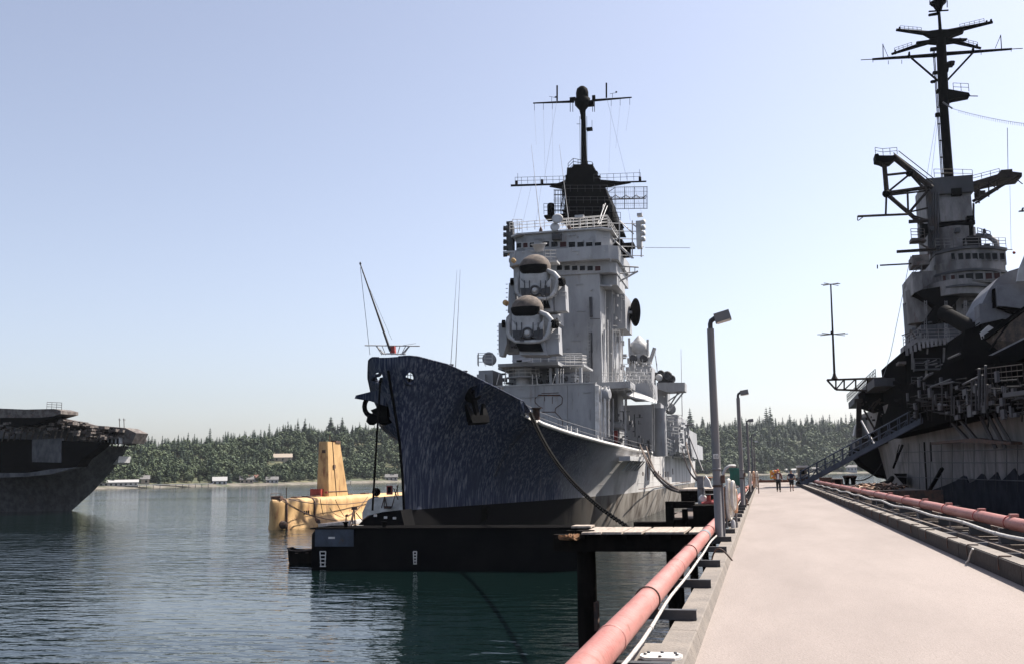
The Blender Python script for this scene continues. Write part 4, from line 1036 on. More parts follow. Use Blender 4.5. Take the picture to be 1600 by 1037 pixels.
rl = MB(); rl.rail([A(850, 335, dM - 1.6), A(872, 335, dM - 1.6), A(882, 335, dM - 1.6)], 1.6, .7, 3, .035); rl.rail([A(944, 349, dM - 2), A(970, 349, dM - 2)], 1.6, 1, 2, .035); rl.rail([A(888, 270, dM), A(896, 262, dM), A(926, 268, dM)], 1.4, .8, 3, .04); rl.rail([A(925, 278, dM), A(927, 268, dM + 2)], 1.2, .8, 3, .04)
for x in (868, 872, 876, 880): rl.tube([A(x, 297, dM + .5), A(x, 334, dM + .5)], .04, 4)
for y in range(298, 334, 6): rl.tube([A(866, y, dM + .5), A(882, y, dM + .5)], .035, 4)
rl.build('mack_railing', BLACK, mack)
yd = MB(); yd.hexa(*[[A(798, 288.5, dM), A(1010, 282.5, dM), A(1010, 282.5, dM + .8), A(798, 288.5, dM + .8)], [A(798, 292, dM), A(1010, 285, dM), A(1010, 285, dM + .8), A(798, 292, dM + .8)]])
yd.fp([(878, 284), (884, 281), (884, 296), (858, 291)], dM + .1, .6); yd.fp([(928, 280), (985, 285), (940, 293), (928, 296)], dM + .1, .6)
yard = yd.build('lower_yard', BLACK, cr)
rl = MB(); rl.rail([A(805, 288, dM), A(884, 286, dM)], 1.05, .95, 2, .03); rl.rail([A(928, 284.5, dM), A(1001, 282, dM)], 1.15, .95, 2, .03)
for x, y in ((809, 287), (999, 281)): rl.tube([A(x, y, dM), A(x, y - 16, dM)], .03, 4)
rl.build('yard_railing', DKSTEEL, yard)
lt = MB()
for x, y in ((807, 286), (1000, 280), (847, 284)): lt.lathe(A(x, y, dM), (0, 0, 1), [(-.3, .2), (.3, .2), (.35, .1)], 8)
lt.build('yard_light', BLACK, yard)
mp_ = MB(); mp_.tube([A(912.5, 262, dM + 1.5), A(911.5, 176, dM + 1.5)], .46, 14, r2=.34); mast = mp_.build('mast_pole', BLACK, cr)
ld = MB()
for x in (906.6, 917.5): ld.tube([A(x, 258, dM + 1.2), A(x - .7, 182, dM + 1.2)], .035, 4)
ld.build('mast_ladder', BLACK, mast)
hdm = MB(); hdm.lathe(A(910.5, 178, dM + 1.5), (0, 0, 1), [(0, .4), (.6, .5), (1.4, 1.15), (2.3, 1.2), (2.5, .9), (2.6, .95), (3.3, .95), (3.9, .8), (4.25, .4), (4.32, .02)], 16); hdm.build('masthead_radome', BLACK, mast)
bx = MB(); bx.fb(899, 155, 906, 162, dM + 1, 1.2); bx.fb(915, 157, 927, 163, dM + 1, 1.2); bx.fb(907, 175, 911, 186, dM + .9, 1); bx.fb(916, 199, 925, 203, dM + 1, .7); bx.fb(925, 149, 930, 158, dM + 1, .3); bx.fb(890, 152, 899, 157, dM + 1, .5)
bx.tube([A(917, 190, dM + 1), A(917, 203, dM + 1)], .03, 4); bx.tube([A(925, 188, dM + 1), A(925, 202, dM + 1)], .03, 4); bx.tube([A(901, 194, dM + 1), A(907, 194, dM + 1)], .04, 4)
for x in (891, 895, 926, 929): bx.tube([A(x, 158, dM + 1), A(x, 175, dM + 1)], .045, 4)
bx.build('masthead_gear', BLACK, mast)
uy = MB(); uy.tube([A(833, 161.5, dM + 1.2), A(897, 159, dM + 1.2)], .10, 6, r2=.2); uy.tube([A(925, 157.5, dM + 1.2), A(987, 152.5, dM + 1.2)], .2, 6, r2=.10); uyo = uy.build('upper_yard', BLACK, mast)
va = MB(); va.tube([A(870.5, 158, dM + 1.2), A(870.5, 134, dM + 1.2)], .13, 6); va.tube([A(947.5, 153, dM + 1.2), A(947.5, 130, dM + 1.2)], .13, 6)
for x, y, sg in ((862, 159, -1), (957, 153, 1)): va.tube([A(x, y, dM + 1.2), A(x, y - 7, dM + 1.2)], .03, 4); va.tube([A(x - 4, y - 7 + sg, dM + 1.2), A(x + 7, y - 7 - sg, dM + 1.2)], .03, 4); va.lathe(A(x + 6, y - 8 - sg, dM + 1.2), (1, 0, 0), [(-.12, .12), (.12, .12)], 8)
for x, y in ((835, 162), (849, 161), (863, 160), (955, 155), (969, 154), (984, 153)): va.tube([A(x, y, dM + 1.2), A(x, y + 11, dM + 1.2)], .03, 4)
va.build('yard_aerial', BLACK, uyo)
wr = MB()
for x, y, x2, y2 in ((835, 173, 838, 226), (849, 172, 852, 280), (863, 171, 864, 282), (955, 166, 951, 282), (969, 165, 962, 232), (984, 164, 978, 205)): wr.tube([A(x, y, dM + 1.2), A(x2, y2, dM + .5)], .012, 3)
wr.build('halyard', STEEL, uyo)
# lattice air-search radar
lr = MB(); dL = dM + 2
for y in (292, 300, 308, 318, 326): lr.tube([A(944, y + 1, dL), A(1012, y, dL)], .05 if y in (292, 326) else .03, 4)
for x in (944, 961, 976, 991, 1006, 1011): lr.tube([A(x, 292, dL), A(x, 326, dL)], .055, 4)
for x in range(946, 1011, 3): lr.tube([A(x, 292, dL + .1), A(x, 326, dL + .1)], .012, 3)
for y in AR(293, 326, 2.4): lr.tube([A(944, y, dL + .1), A(1011, y, dL + .1)], .012, 3)
for k in range(8):
    x = 946 + 8 * k; y = 311 if k % 2 else 305; lr.tube([A(x, y, dL - .6), A(x + 8, 616 - y, dL - .6)], .06, 4)
lr.tube([A(944, 312, dL - .6), A(1009, 310, dL - .6)], .1, 4); lr.tube([A(945, 304, dL - .5), A(960, 294, dL)], .05, 4)
lr.build('lattice_radar', DKSTEEL, cr)
l2 = MB()
for x in (866, 872, 878, 884): l2.tube([A(x, 297, dL + 2), A(x, 330, dL + 2)], .05, 4)
for y in (297, 305, 313, 322, 330): l2.tube([A(865, y, dL + 2), A(886, y, dL + 2)], .05, 4)
l2.build('lattice_radar', DKSTEEL, cr)

# ---- boat recess and casings aft of the deckhouse, right side
dR = dd(119)
XH = A(1020, 660, dd(128)).x
def side(x0, x1, y0, y1, d, t, mat, name, parent=cr): return MB().hexa(*slab(x0, x1, y0, y1, d, t)).build(name, mat, parent)
side(944, 966, 612, 700, dd(124), 6, GREY, 'casing_wall')
side(966, 1025, 632, 712, dd(136), 3, GREY, 'recess_wall')
side(930, 985, 596, 606, dd(116), 20, GREY, 'boat_deck')
aw = MB(); aw.prism([A(978, 616, dd(118)), A(990, 622, dd(118)), A(1022, 628, dd(118)), A(1019, 621, dd(121)), A(1000, 612, dd(121)), A(982, 606, dd(121))], (0, 4, .25)); aw.build('platform_overhang', PALE, cr)
side(984, 1020, 598, 622, dd(121), 6, GREY, 'platform_house')
aw = MB(); aw.lathe(A(1033, 712, dd(126)), (0, 0, 1), [(0, .85), (6.4, .85)], 20); aw.build('vertical_trunk', GREY, cr)
side(1019, 1034, 630, 712, dd(126), 4, GREY, 'trunk_casing')
cl2 = MB()
for _ in range(30):
    x = r2_.uniform(946, 985); y = r2_.uniform(640, 695); cl2.fb(x, y, x + r2_.uniform(1.5, 6), y + r2_.uniform(2, 10), dd(123) + r2_.uniform(0, 3), .4)
cl2.build('recess_fittings', GREY, cr)['kind'] = 'stuff'
MB().lathe(A(968, 664, dd(121)), (1, -.5, 0), [(-.6, .5), (.5, .55), (.52, .3)], 14).build('vent_cowl', PALE, cr)
MB().fb(958, 672, 965, 692, dd(121), .5).build('hose_locker', REDP, cr); MB().fb(940, 668, 943, 690, dd(120), .3).build('hose_locker', REDP, cr)
pv = MB()
for x, d_, r_ in ((958, 118, .1), (977, 119, .12), (979, 121, .08), (1019, 120, .05), (1022, 120, .05)): pv.tube([A(x, 622, dd(d_)), A(x, 704, dd(d_))], r_, 6)
pv.build('stanchion_pipe', PALE, cr)
rl = MB(); rl.rail([A(941, 598, dd(116)), A(976, 598, dd(116))], 1.3, 1.0, 3, .035); rl.rail([A(975, 600, dd(116)), A(990, 620, dd(116))], 1.5, 1.0, 3, .035); rl.rail([A(975, 597, dd(121)), A(1018, 598, dd(121))], 1.4, 1.1, 3, .04); rl.rail([A(1012, 600, dd(119)), A(1024, 630, dd(119))], 1.6, 1.0, 3, .035)
rl.rail([A(944, 612, dd(116.5)), A(976, 614, dd(116.5))], 1.4, .8, 4, .03); rl.build('side_railing', PALE, cr)
# second guidance radars and boom aft
ag = MB(); c = A(998, 545, dd(139)); ag.ell(c, 1.55, 1.4, 1.45, 18, 12); o = ag.build('aft_guidance_radar', PALE, cr)
ag = MB(); ag.fb(983, 545, 1012, 572, dd(138), 3); ag.fb(980, 558, 1016, 566, dd(137.5), 3); ag.tube([A(983, 528, dd(138)), A(984, 556, dd(138))], .2, 6); ag.tube([A(1012, 530, dd(138)), A(1012, 556, dd(138))], .2, 6); ag.lathe(A(998, 528, dd(139)), (0, 0, 1), [(-.6, 1.0), (.0, .5), (.4, .1)], 14); ag.build('radar_yoke', PALE, o)
ag = MB(); ag.lathe(A(990, 560, dd(137)), (0, -1, .1), [(0, .6), (.3, .6), (.32, .4)], 12); ag.lathe(A(1006, 560, dd(137)), (0, -1, .1), [(0, .6), (.3, .6), (.32, .4)], 12); ag.build('radar_eye', DKSTEEL, o)
side(978, 1018, 572, 600, dd(136), 6, GREY, 'aft_radar_base')
bm = MB(); bm.bar(A(1014, 570, dd(137)), A(1023, 543, dd(137)), .55, .5); bm.tube([A(1023, 543, dd(137)), A(1027, 575, dd(137))], .03, 4); bm.tube([A(1020, 543, dd(137)), A(1027, 570, dd(137))], .03, 4); bm.build('boat_crane', PALE, cr)
gd = MB(); gd.fp([(1026, 597), (1070, 597), (1070, 610), (1042, 612), (1026, 606)], dd(140), 4); gdo = gd.build('gun_platform', GREY, cr)
gd = MB(); gd.tube([A(1068, 612, dd(140.5)), A(1046, 640, dd(140.5))], .13, 5); gd.tube([A(1064, 612, dd(140.5)), A(1044, 626, dd(140.5))], .1, 5); gd.tube([A(1060, 612, dd(142)), A(1042, 640, dd(142))], .12, 5); gd.build('platform_strut', PALE, gdo)
gd = MB(); 
for x, y, r_ in ((1026, 587, .55), (1033, 584, .6), (1043, 587, .75), (1050, 591, .55)): gd.lathe(A(x, y, dd(141)), (0, -1, .2), [(-.6, r_ * .9), (.3, r_), (.4, r_ * .6), (.2, r_ * .5)], 12)
gd.fb(1028, 590, 1050, 598, dd(141), 1.5); gd.build('gun_director', DKSTEEL, gdo)
MB().lathe(A(1030, 590, dd(140.2)), (0, -1, .1), [(0, .5), (.4, .55), (.45, .2)], 12).build('director_lens', PALE, gdo)
wh = MB(); wh.tube([A(1027, 580, dd(141)), A(1024, 556, dd(141))], .05, 4); wh.build('whip_antenna', STEEL, cr); wh = MB(); wh.tube([A(1066, 650, dd(141)), A(1064, 545, dd(141))], .07, 5, r2=.03); wh.build('whip_antenna', PALE, cr)
side(1026, 1042, 606, 640, dd(142), 6, GREY, 'aft_house')
side(1034, 1060, 648, 706, dd(150), 20, GREY, 'aft_house'); side(1046, 1072, 668, 712, dd(162), 30, GREY, 'aft_house'); side(1058, 1084, 692, 716, dd(180), 30, GREY, 'aft_house')
af = MB(); r3 = random.Random(11)
for _ in range(75):
    x = r3.uniform(1038, 1076); y = r3.uniform(632 + (x - 1038) * .9, 712); w_ = r3.uniform(2, 6); h_ = r3.uniform(1.5, 5)
    af.fb(x, y, x + w_, y + h_, dd(146) + r3.uniform(0, 8), r3.uniform(.3, 1))
af.lathe(A(1047, 638, dd(146)), (0, -1, 0), [(-.5, .9), (.3, .9), (.32, .6)], 12)
af.build('aft_fittings', GREY, cr)['kind'] = 'stuff'
rl = MB(); rl.rail([A(1042, 662, dd(147)), A(1066, 664, dd(147))], 1.6, .9, 3, .045); rl.rail([A(1044, 680, dd(149)), A(1072, 684, dd(149))], 1.5, .9, 3, .045); rl.rail([A(1040, 705, dd(146)), A(1082, 722, dd(160))], 2.2, .9, 4, .04); rl.build('aft_railing', PALE, cr)
fbm = MB(); fbm.tube([A(1074, 664, dd(150)), A(1080, 716, dd(150))], .2, 6); fbm.tube([A(1070, 664, dd(150)), A(1084, 662, dd(150))], .15, 6); fbm.tube([A(1072, 668, dd(150)), A(1098, 735, dd(146))], .14, 6); fbm.build('accommodation_ladder', STEEL, cr)
# life-raft shelf and sponson on the hull side, scuppers
sp = MB(); q = hull_pt(52, 4.0, z60, 1); 
zsp = A(985, 715, D0 + 47).z
sp.prism([Vector((XA + 10.3, D0 + 43, zsp - .35)), Vector((XA + 11.4, D0 + 44, zsp - .3)), Vector((XA + 11.6, D0 + 60, zsp - .3)), Vector((XA + 10.3, D0 + 61, zsp - .35))], (0, 0, .5)); spo = sp.build('sponson', PALE, cr)
sg = MB()
for k in range(6): sg.bar((XA + 10.4, D0 + 45 + 2.6 * k, zsp - 1.4), (XA + 11.4, D0 + 45 + 2.6 * k, zsp - .3), .12, .12)
sg.build('sponson_bracket', GREY, spo)
sc_ = MB()
for s, z0, z1 in ((74, 2.2, -.2), (80, 2.6, -.4), (82.5, 2.4, -.8), (90, 2.0, -.5), (95, 1.5, -.5), (104, 2.4, 0), (66, 1.8, .2), (60.5, 2.4, -.5)):
    sc_.box(XA + 10.78, XA + 10.9, D0 + s, D0 + s + .25, z0 - 1.2, z1 + 2.2)
sc_.build('scupper_pipe', RUST, cr)
MB().tube([Vector((XA + interp(s, BD) + .07, D0 + s, ZB + .45)) for s in AR(56, 150, 4)], .05, 5).build('draft_line', RUST, cr)
# dark guy of the starboard bower: chain down to the float

# ---- smaller fittings that break up the plating
def scatter(name, mat, parent, boxes, seed, n, d, wmax=4, hmax=6, tmax=.35):
    r_ = random.Random(seed); b = MB()
    for _ in range(n):
        x0, y0, x1, y1 = boxes[r_.randrange(len(boxes))]; x = r_.uniform(x0, x1); y = r_.uniform(y0, y1)
        k = r_.random()
        if k < .45: b.fb(x, y, x + r_.uniform(.8, wmax), y + r_.uniform(.8, hmax), d - r_.uniform(.08, tmax), tmax + .1)
        elif k < .75: b.tube([A(x, y, d - .08), A(x + r_.uniform(-.5, .5), min(y1 + 4, y + r_.uniform(6, 30)), d - .08)], r_.uniform(.03, .07), 5)
        else: b.tube([A(x, y, d - .08), A(min(x1, x + r_.uniform(4, 18)), y + r_.uniform(-.5, .5), d - .08)], r_.uniform(.025, .06), 5)
    return b.build(name, mat, parent)
scatter('tower_fittings', GREY, cr, [(872, 436, 936, 600)], 1, 26, dT, 3, 5)
scatter('wing_fittings', GREY, cr, [(800, 446, 856, 600)], 2, 40, dT + 2.5)
scatter('skirt_fittings', PALE, cr, [(800, 391, 960, 405)], 3, 22, dT - 1.5, 3, 3, .2)
scatter('pilot_house_fittings', GREY, cr, [(804, 363, 948, 375)], 4, 22, dT - .95, 4, 3)
scatter('deckhouse_fittings', GREY, cr, [(785, 604, 925, 680)], 5, 22, dA, 3, 4, .15)
scatter('bench_fittings', DKSTEEL, cr, [(790, 530, 866, 546), (800, 456, 870, 500)], 6, 44, dd(106.8), 5, 4, .5)
scatter('boat_deck_fittings', PALE, cr, [(930, 560, 1018, 604)], 7, 70, dT + 6, 4, 6, .5)
scatter('side_fittings', DKSTEEL, cr, [(946, 640, 1016, 700)], 8, 40, dd(121), 4, 7, .4)
scatter('trunk_fittings', PALE, cr, [(938, 456, 976, 604)], 9, 46, dT + 4.6, 3, 7, .3)
scatter('roof_fittings', DKSTEEL, cr, [(780, 580, 920, 600)], 10, 50, dA + 1.2, 6, 7, .6)
scatter('aft_house_fittings', PALE, cr, [(1020, 612, 1042, 700), (980, 575, 1016, 600)], 11, 50, dd(125.8), 3, 6, .3)
# long signal halyards and stays from the yards down to the bridge
hl = MB()
for x0, y0, x1, y1 in ((815, 292, 800, 352), (830, 291, 815, 358), (846, 290, 836, 358), (960, 288, 966, 345), (975, 287, 985, 345), (990, 286, 1003, 335), (870, 158, 850, 284), (948, 153, 980, 282)): hl.tube([A(x0, y0, dM), A(x1, y1, dT)], .016, 3)
hl.build('signal_halyard', STEEL, cr)
# watertight doors and a fire hose box on the deckhouse front
for x in (802, 893):
    do = MB(); do.fb(x, 655 if x > 850 else 636, x + 9, 676 if x > 850 else 655, dA - .09, .12); o = do.build('watertight_door', GREY, deckh)
    hd_ = MB(); hd_.tube([A(x + 1.5, 664 if x > 850 else 645, dA - .13), A(x + 3.5, 664 if x > 850 else 645, dA - .13)], .05, 5); hd_.build('door_handle', DKSTEEL, o)

# clutter that roughens the outline of the black mack
mk_ = MB(); r_ = random.Random(19)
for _ in range(60):
    y = r_.uniform(262, 346); sd = r_.random() < .5
    xl_, xr_ = interp(y, [(262, 888), (290, 884), (350, 881)]), interp(y, [(262, 927), (290, 943), (350, 965)])
    x = (xl_ - r_.uniform(.5, 5)) if sd else (xr_ - 3 + r_.uniform(-1, 4))
    if r_.random() < .5: mk_.fb(x, y, x + r_.uniform(2, 6), y + r_.uniform(1, 5), dM + r_.uniform(.2, 2), .8)
    else: mk_.tube([A(x, y, dM + 1), A(x + r_.uniform(-4, 4), y + r_.uniform(6, 20), dM + 1)], .06, 4)
mk_.build('mack_fittings', BLACK, cr)
mk_ = MB()
for y in (300, 318, 334): mk_.rail([A(interp(y, [(262, 888), (290, 884), (350, 881)]) - 4, y, dM - .3), A(interp(y, [(262, 927), (290, 943), (350, 965)]) + 3, y, dM - .3)], 1.0, 1.1, 2, .035)
mk_.build('mack_catwalk', DKSTEEL, cr)
# ================================================================ FLOATS AT THE BOW
BLUEG = M('blue_grey_plate', (.05, .064, .092), .6, c2=(.028, .037, .055), sc=.9, rust=(.06, .04, .03), rs=2, rlo=.62, rhi=.75)
dF = 62.8
bg_ = thing('pontoon', 'long black mooring pontoon with blue-grey end plate under the cruiser bow', 'pontoon', A(690, 888, dF))
X0, X1 = A(487, 860, dF).x, A(905, 860, dF).x; zt = A(560, 826, dF).z
pb = MB(); pb.prism([(X0 + .25, dF, zt), (X0, dF, zt - .35), (X0, dF, -5.2), (X1, dF, -5.2), (X1, dF, zt)], (0, 3.3, 0)); pb.build('hull', BLACK, bg_)
MB().box(X0 + .25, A(553, 830, dF).x, dF - .06, dF + .02, A(520, 853, dF).z, zt + .05).build('end_plate', BLUEG, bg_)
MB().fb(513, 838, 523, 841, dF - .08, .1).build('nameplate', WHITE, bg_)
MB().box(X0 - .1, X1, dF - .1, dF + 3.4, zt, zt + .08).build('deck', CARB, bg_)
def ladder(x, y0, y1, w_):
    l = MB(); 
    for s_ in (-1, 1): l.tube([A(x + s_ * w_, y0, dF - .12), A(x + s_ * w_ * .7, y1, dF - .12)], .035, 5)
    for k in range(5): y = lerp(y0, y1, k / 4); l.tube([A(x - w_, y, dF - .12), A(x + w_, y, dF - .12)], .04, 5)
    l.build('ladder', WHITE, bg_)
ladder(504.5, 861, 884, 4.5); ladder(648.5, 861, 880, 2.6)
bt_ = MB()
for x in (540, 600): bt_.lathe(Vector((A(x, 825, dF + .8).x, dF + .8, zt + .05)), (0, 0, 1), [(0, .14), (.3, .14), (.32, .22), (.4, .22)], 8)
bt_.build('bitt', BLACK, bg_)
f2 = thing('float', 'dark sloping float beyond the pontoon beside the cruiser stem', 'float', A(600, 830, 67))
MB().fp([(553, 826), (574, 805), (598, 799), (626, 796), (634, 830), (553, 836)], 66.4, 2.2).build('hull', BLACK, f2)
fx = MB()
for x, y in ((586, 803), (602, 806), (616, 807)): fx.fb(x - 2.2, y, x + 2.2, y + 3.5, 66.3, .1)
fx.build('white_marker', WHITE, f2)
tp = MB()
for x0, x1 in ((541, 540), (553, 545), (553, 556), (553, 549)): tp.tube([A(x0, 794 if x0 > 545 else 805, 66), A(x1, 828, 66 + (x1 - x0) * .1)], .05, 5)
tp.tube([A(540, 806, 66), A(543, 804, 66)], .09, 6); tp.fb(549, 791, 556, 796, 66, .25); tp.tube([A(556, 800, 66), A(566, 812, 66), A(575, 806, 66)], .04, 5); tp.fb(545, 822, 566, 830, 66.1, .4)
tp.build('tripod_gear', RUST, f2)
wv = MB(); wv.tube([A(545, 828, 65.8), A(547, 812, 65.8), A(551, 822, 65.8)], .06, 6); wv.fb(557, 820, 566, 829, 65.9, .3); wv.build('white_hose', WHITE, f2)
# punt
dP = 66.8
pt = thing('punt', 'small dark flat-bottomed boat at the open-water end of the pontoon', 'boat', A(467, 876, dP))
P0, P1 = A(447, 870, dP), A(487, 868, dP); zg, zb_ = A(460, 859, dP).z, WATER - .1
sh = MB(); L_ = P1.x - P0.x
def ringp(f, w_, zz, ins=0): return Vector((P0.x + f * L_, dP + .6 + w_, zz))
secs = [(0, .42, .12), (.12, .55, 0), (.5, .62, -.05), (.88, .55, 0), (1, .5, .08)]
outer = [[ringp(f, -w_, zg + h), ringp(f + (.04 if f == 0 else 0), -w_ * .85, zb_ + (.2 if f in (0, 1) else 0)), ringp(f + (.04 if f == 0 else 0), w_ * .85, zb_ + (.2 if f in (0, 1) else 0)), ringp(f, w_, zg + h)] for f, w_, h in secs]
sh.grid(outer, False); inner = [[p + Vector((0, .07 if i < 2 else -.07, .1 if i in (1, 2) else 0)) for i, p in enumerate(r)] for r in outer]; sh.grid(inner, False)
for r in (outer[0], outer[-1]): sh.add(r, [(0, 1, 2, 3)])
sh.build('hull', DTIMB, pt)
gw = MB()
for i in (0, 3): gw.tube([r[i] for r in outer], .05, 5)
gw.tube([outer[0][0], outer[0][3]], .06, 5); gw.build('gunwale', TIMB, pt)
MB().box(P0.x + .35 * L_, P0.x + .48 * L_, dP, dP + 1.2, zg - .22, zg - .17).box(P0.x + .75 * L_, P0.x + .86 * L_, dP, dP + 1.2, zg - .2, zg - .15).build('thwart', TIMB, pt)

# ================================================================ YELLOW SUBMARINE
sbm = thing('submarine', 'rusty ochre yellow submarine with a tall sail beyond the black pontoon', 'submarine', A(480, 820, 112))
xs0 = A(418, 800, 109).x; 
ydeck = lambda d: A(interp(d, [(109, 440), (190, 640)]), interp(d, [(109, 778), (190, 775)]), d).z
ZD = A(436, 779, 110).z
XS = A(474, 800, 113).x - 1.9 
rows_ = []
st_s = [(108.6, .06, 0), (109.0, .55, -.05), (109.8, .95, 0), (111, 1.2, .02), (114, 1.6, .03), (118, 1.9, .04), (126, 2.2, .05), (140, 2.4, .0), (160, 2.4, -.1), (190, 2.2, -.3)]
for d, hw_, dz in st_s:
    zd = ZD + dz; row = []
    for k, (fx_, fz) in enumerate([(1.45, -4.9), (1.4, -4.2), (1.12, -3.4), (1.0, -2.6), (1.0, -1.2), (.98, -.55), (.86, -.2), (.6, -.04), (0, 0), (-.6, -.04), (-.86, -.2), (-.98, -.55), (-1, -1.2), (-1, -2.6), (-1.12, -3.4), (-1.4, -4.2), (-1.45, -4.9)]):
        z = zd + fz * (zd - WATER + .3) / 4.9
        if d < 110 and k in (0, 1, 2, 14, 15, 16): fx_ = 1.0 if fx_ > 0 else -1.0
        row.append(Vector((XS + hw_ * fx_, d, z)))
    rows_.append(row)
hb_ = MB(); hb_.grid(rows_); hb_.add(rows_[0], [tuple(range(17))]); hb_.build('hull', YEL, sbm)
Y0 = 116.0
def sbx(px, py, off=0.0): return AX(px, py, XS + 2.0 + off)
# sail: measured at its right-hand face
s1, s2 = A(513, 775, 122), A(545, 778, 128)
xr_b = XS + 1.25; bA, bB = AX(513, 777, xr_b), AX(545, 777, xr_b); tA, tB = AX(511, 689, xr_b - .35), AX(532, 689, xr_b - .35)
lw = (A(515, 777, bA.y).x - A(495, 777, bA.y).x); lt_ = (A(511, 689, tA.y).x - A(497, 689, tA.y).x)
zb0 = ZD - .1; zt0 = tA.z
sl = MB(); lo = [Vector((bA.x, bA.y, zb0)), Vector((bB.x, bB.y, zb0)), Vector((bB.x - lw * .8, bB.y + .2, zb0)), Vector((bA.x - lw, bA.y + .1, zb0))]
hi = [Vector((tA.x, tA.y, zt0)), Vector((tB.x, tB.y, zt0 - .1)), Vector((tB.x - lt_ * .8, tB.y + .2, zt0 - .1)), Vector((tA.x - lt_, tA.y + .1, zt0))]
def cham(q):
    o = []
    for i in range(4):
        p, a, b = q[i], q[i - 1], q[(i + 1) % 4]; o += [p + (a - p).normalized() * .18, p + (b - p).normalized() * .18]
    return o
sl.hexa(cham(lo), cham(hi)); sail = sl.build('sail', YEL, sbm)
sm2 = MB(); f_ = .38
sm2.tube([lerp(lo[0], lo[1], f_) + Vector((.03, 0, 0)), lerp(hi[0], hi[1], f_) + Vector((.03, 0, 0))], .05, 5)
zz = .1; sm2.tube([lerp(lo[0], hi[0], zz) + Vector((.03, 0, 0)), lerp(lo[1], hi[1], zz) + Vector((.03, 0, 0))], .05, 5); sm2.build('plate_seam', RUST, sail)
sp = MB()
pm_ = lerp(lerp(lo[0], hi[0], .55), lerp(lo[1], hi[1], .55), .36); sp.box(pm_.x - .1, pm_.x + .14, pm_.y - .3, pm_.y + .3, pm_.z - .25, pm_.z + .25)
pm_ = lerp(lerp(lo[0], hi[0], .82), lerp(lo[3], hi[3], .82), .35); sp.box(pm_.x - .25, pm_.x + .25, pm_.y - .15, pm_.y + .1, pm_.z - .2, pm_.z + .2); sp.build('rust_patch_plate', RUST, sail)
tpp = MB(); c = (hi[0] + hi[1]) / 2; tpp.tube([c + Vector((-.6, 0, -.1)), c + Vector((-.6, 0, 1.1))], .05, 5); tpp.box(c.x - .7, c.x + .1, c.y + .5, c.y + 2, c.z - .1, c.z + .22); tpp.build('masthead_fitting', RUST, sail)
b = MB(); q = lo[3]; b.box(q.x - .4, q.x + 1.1, q.y - .9, q.y - .05, ZD, ZD + 1.0); b.box(q.x - .2, q.x + .7, q.y - 1.0, q.y - .85, ZD + .3, ZD + .8); b.build('deck_gear', REDP, sbm)
MB().fb(507, 767, 511, 770, q.y - 1.05, .2).build('red_marker', REDP, sbm)
# flood slots, frames, ropes on the hull side
slt = MB()
for d0, d1, n, zz, h_ in ((111.2, 113.6, 5, -2.7, .8), (113.9, 114.9, 3, -1.75, .45), (118, 140, 30, -2.9, .45)):
    for k in range(n):
        d = lerp(d0, d1, k / max(1, n - 1)); hw_ = interp(d, [(a, b) for a, b, _ in st_s]); slt.box(XS + hw_ * 1.0 - .1, XS + hw_ * 1.03 + .02, d - .13, d + .13, ZD + zz - h_ / 2, ZD + zz + h_ / 2)
slt.build('flood_slot', BLACK, sbm)
rib = MB()
for d, z1, r_ in ((110.2, -3.6, .16), (116.3, -3.7, .14)):
    hw_ = interp(d, [(a, b) for a, b, _ in st_s]); rib.tube([Vector((XS + hw_ * fx_ * 1.02, d, ZD + fz)) for fx_, fz in ((.5, .02), (.86, -.15), (1.0, -.55), (1.0, -1.4), (1.02, -2.6), (1.1, z1))], r_, 6)
rib.build('frame_rib', RUST, sbm)
rib = MB()
for d, sx in ((109.6, .9), (116.4, 1.0)):
    hw_ = interp(d, [(a, b) for a, b, _ in st_s]); rib.lathe((XS + hw_ * 1.12, d, ZD - 3.0), (1, -.3, -.2), [(-.2, .5), (.4, .4), (.45, .1)], 10)
rib.build('hull_fitting', RUST, sbm)
rp3 = MB()
for a, b_, sag in (((436, 778), (490, 806), 3), ((440, 779), (530, 812), 8), ((452, 779), (600, 776), 10), ((500, 778), (505, 803), 1), ((524, 780), (538, 806), 2), ((575, 775), (541, 806), 4)):
    rp3.tube([AX(lerp(a[0], b_[0], t), lerp(a[1], b_[1], t) + sag * 4 * t * (1 - t), XS + 2.55) for t in LS(0, 1, 9)], .05, 4)
rp3.build('slack_line', RUST, sbm)
dg_ = MB(); dg_.rail([Vector((XS - .6, 109.4, ZD)), Vector((XS - .1, 111, ZD))], .7, .8, 2, .03); dg_.box(XS - .5, XS + .7, 109.3, 110, ZD - .2, ZD + .35); dg_.tube([(XS + .4, 111.4, ZD), (XS + .4, 111.4, ZD + 1.3)], .05, 5)
for d in (114, 117, 119.5, 130, 136): dg_.box(XS - .3, XS + .5, d, d + 1.4, ZD - .1, ZD + .18)
dg_.build('deck_fitting', RUST, sbm)
MB().box(XS + 2.0 * 1.0, XS + 3.6, 116, 150, WATER - .3, WATER + .35).build('side_tank', WHITE, sbm)
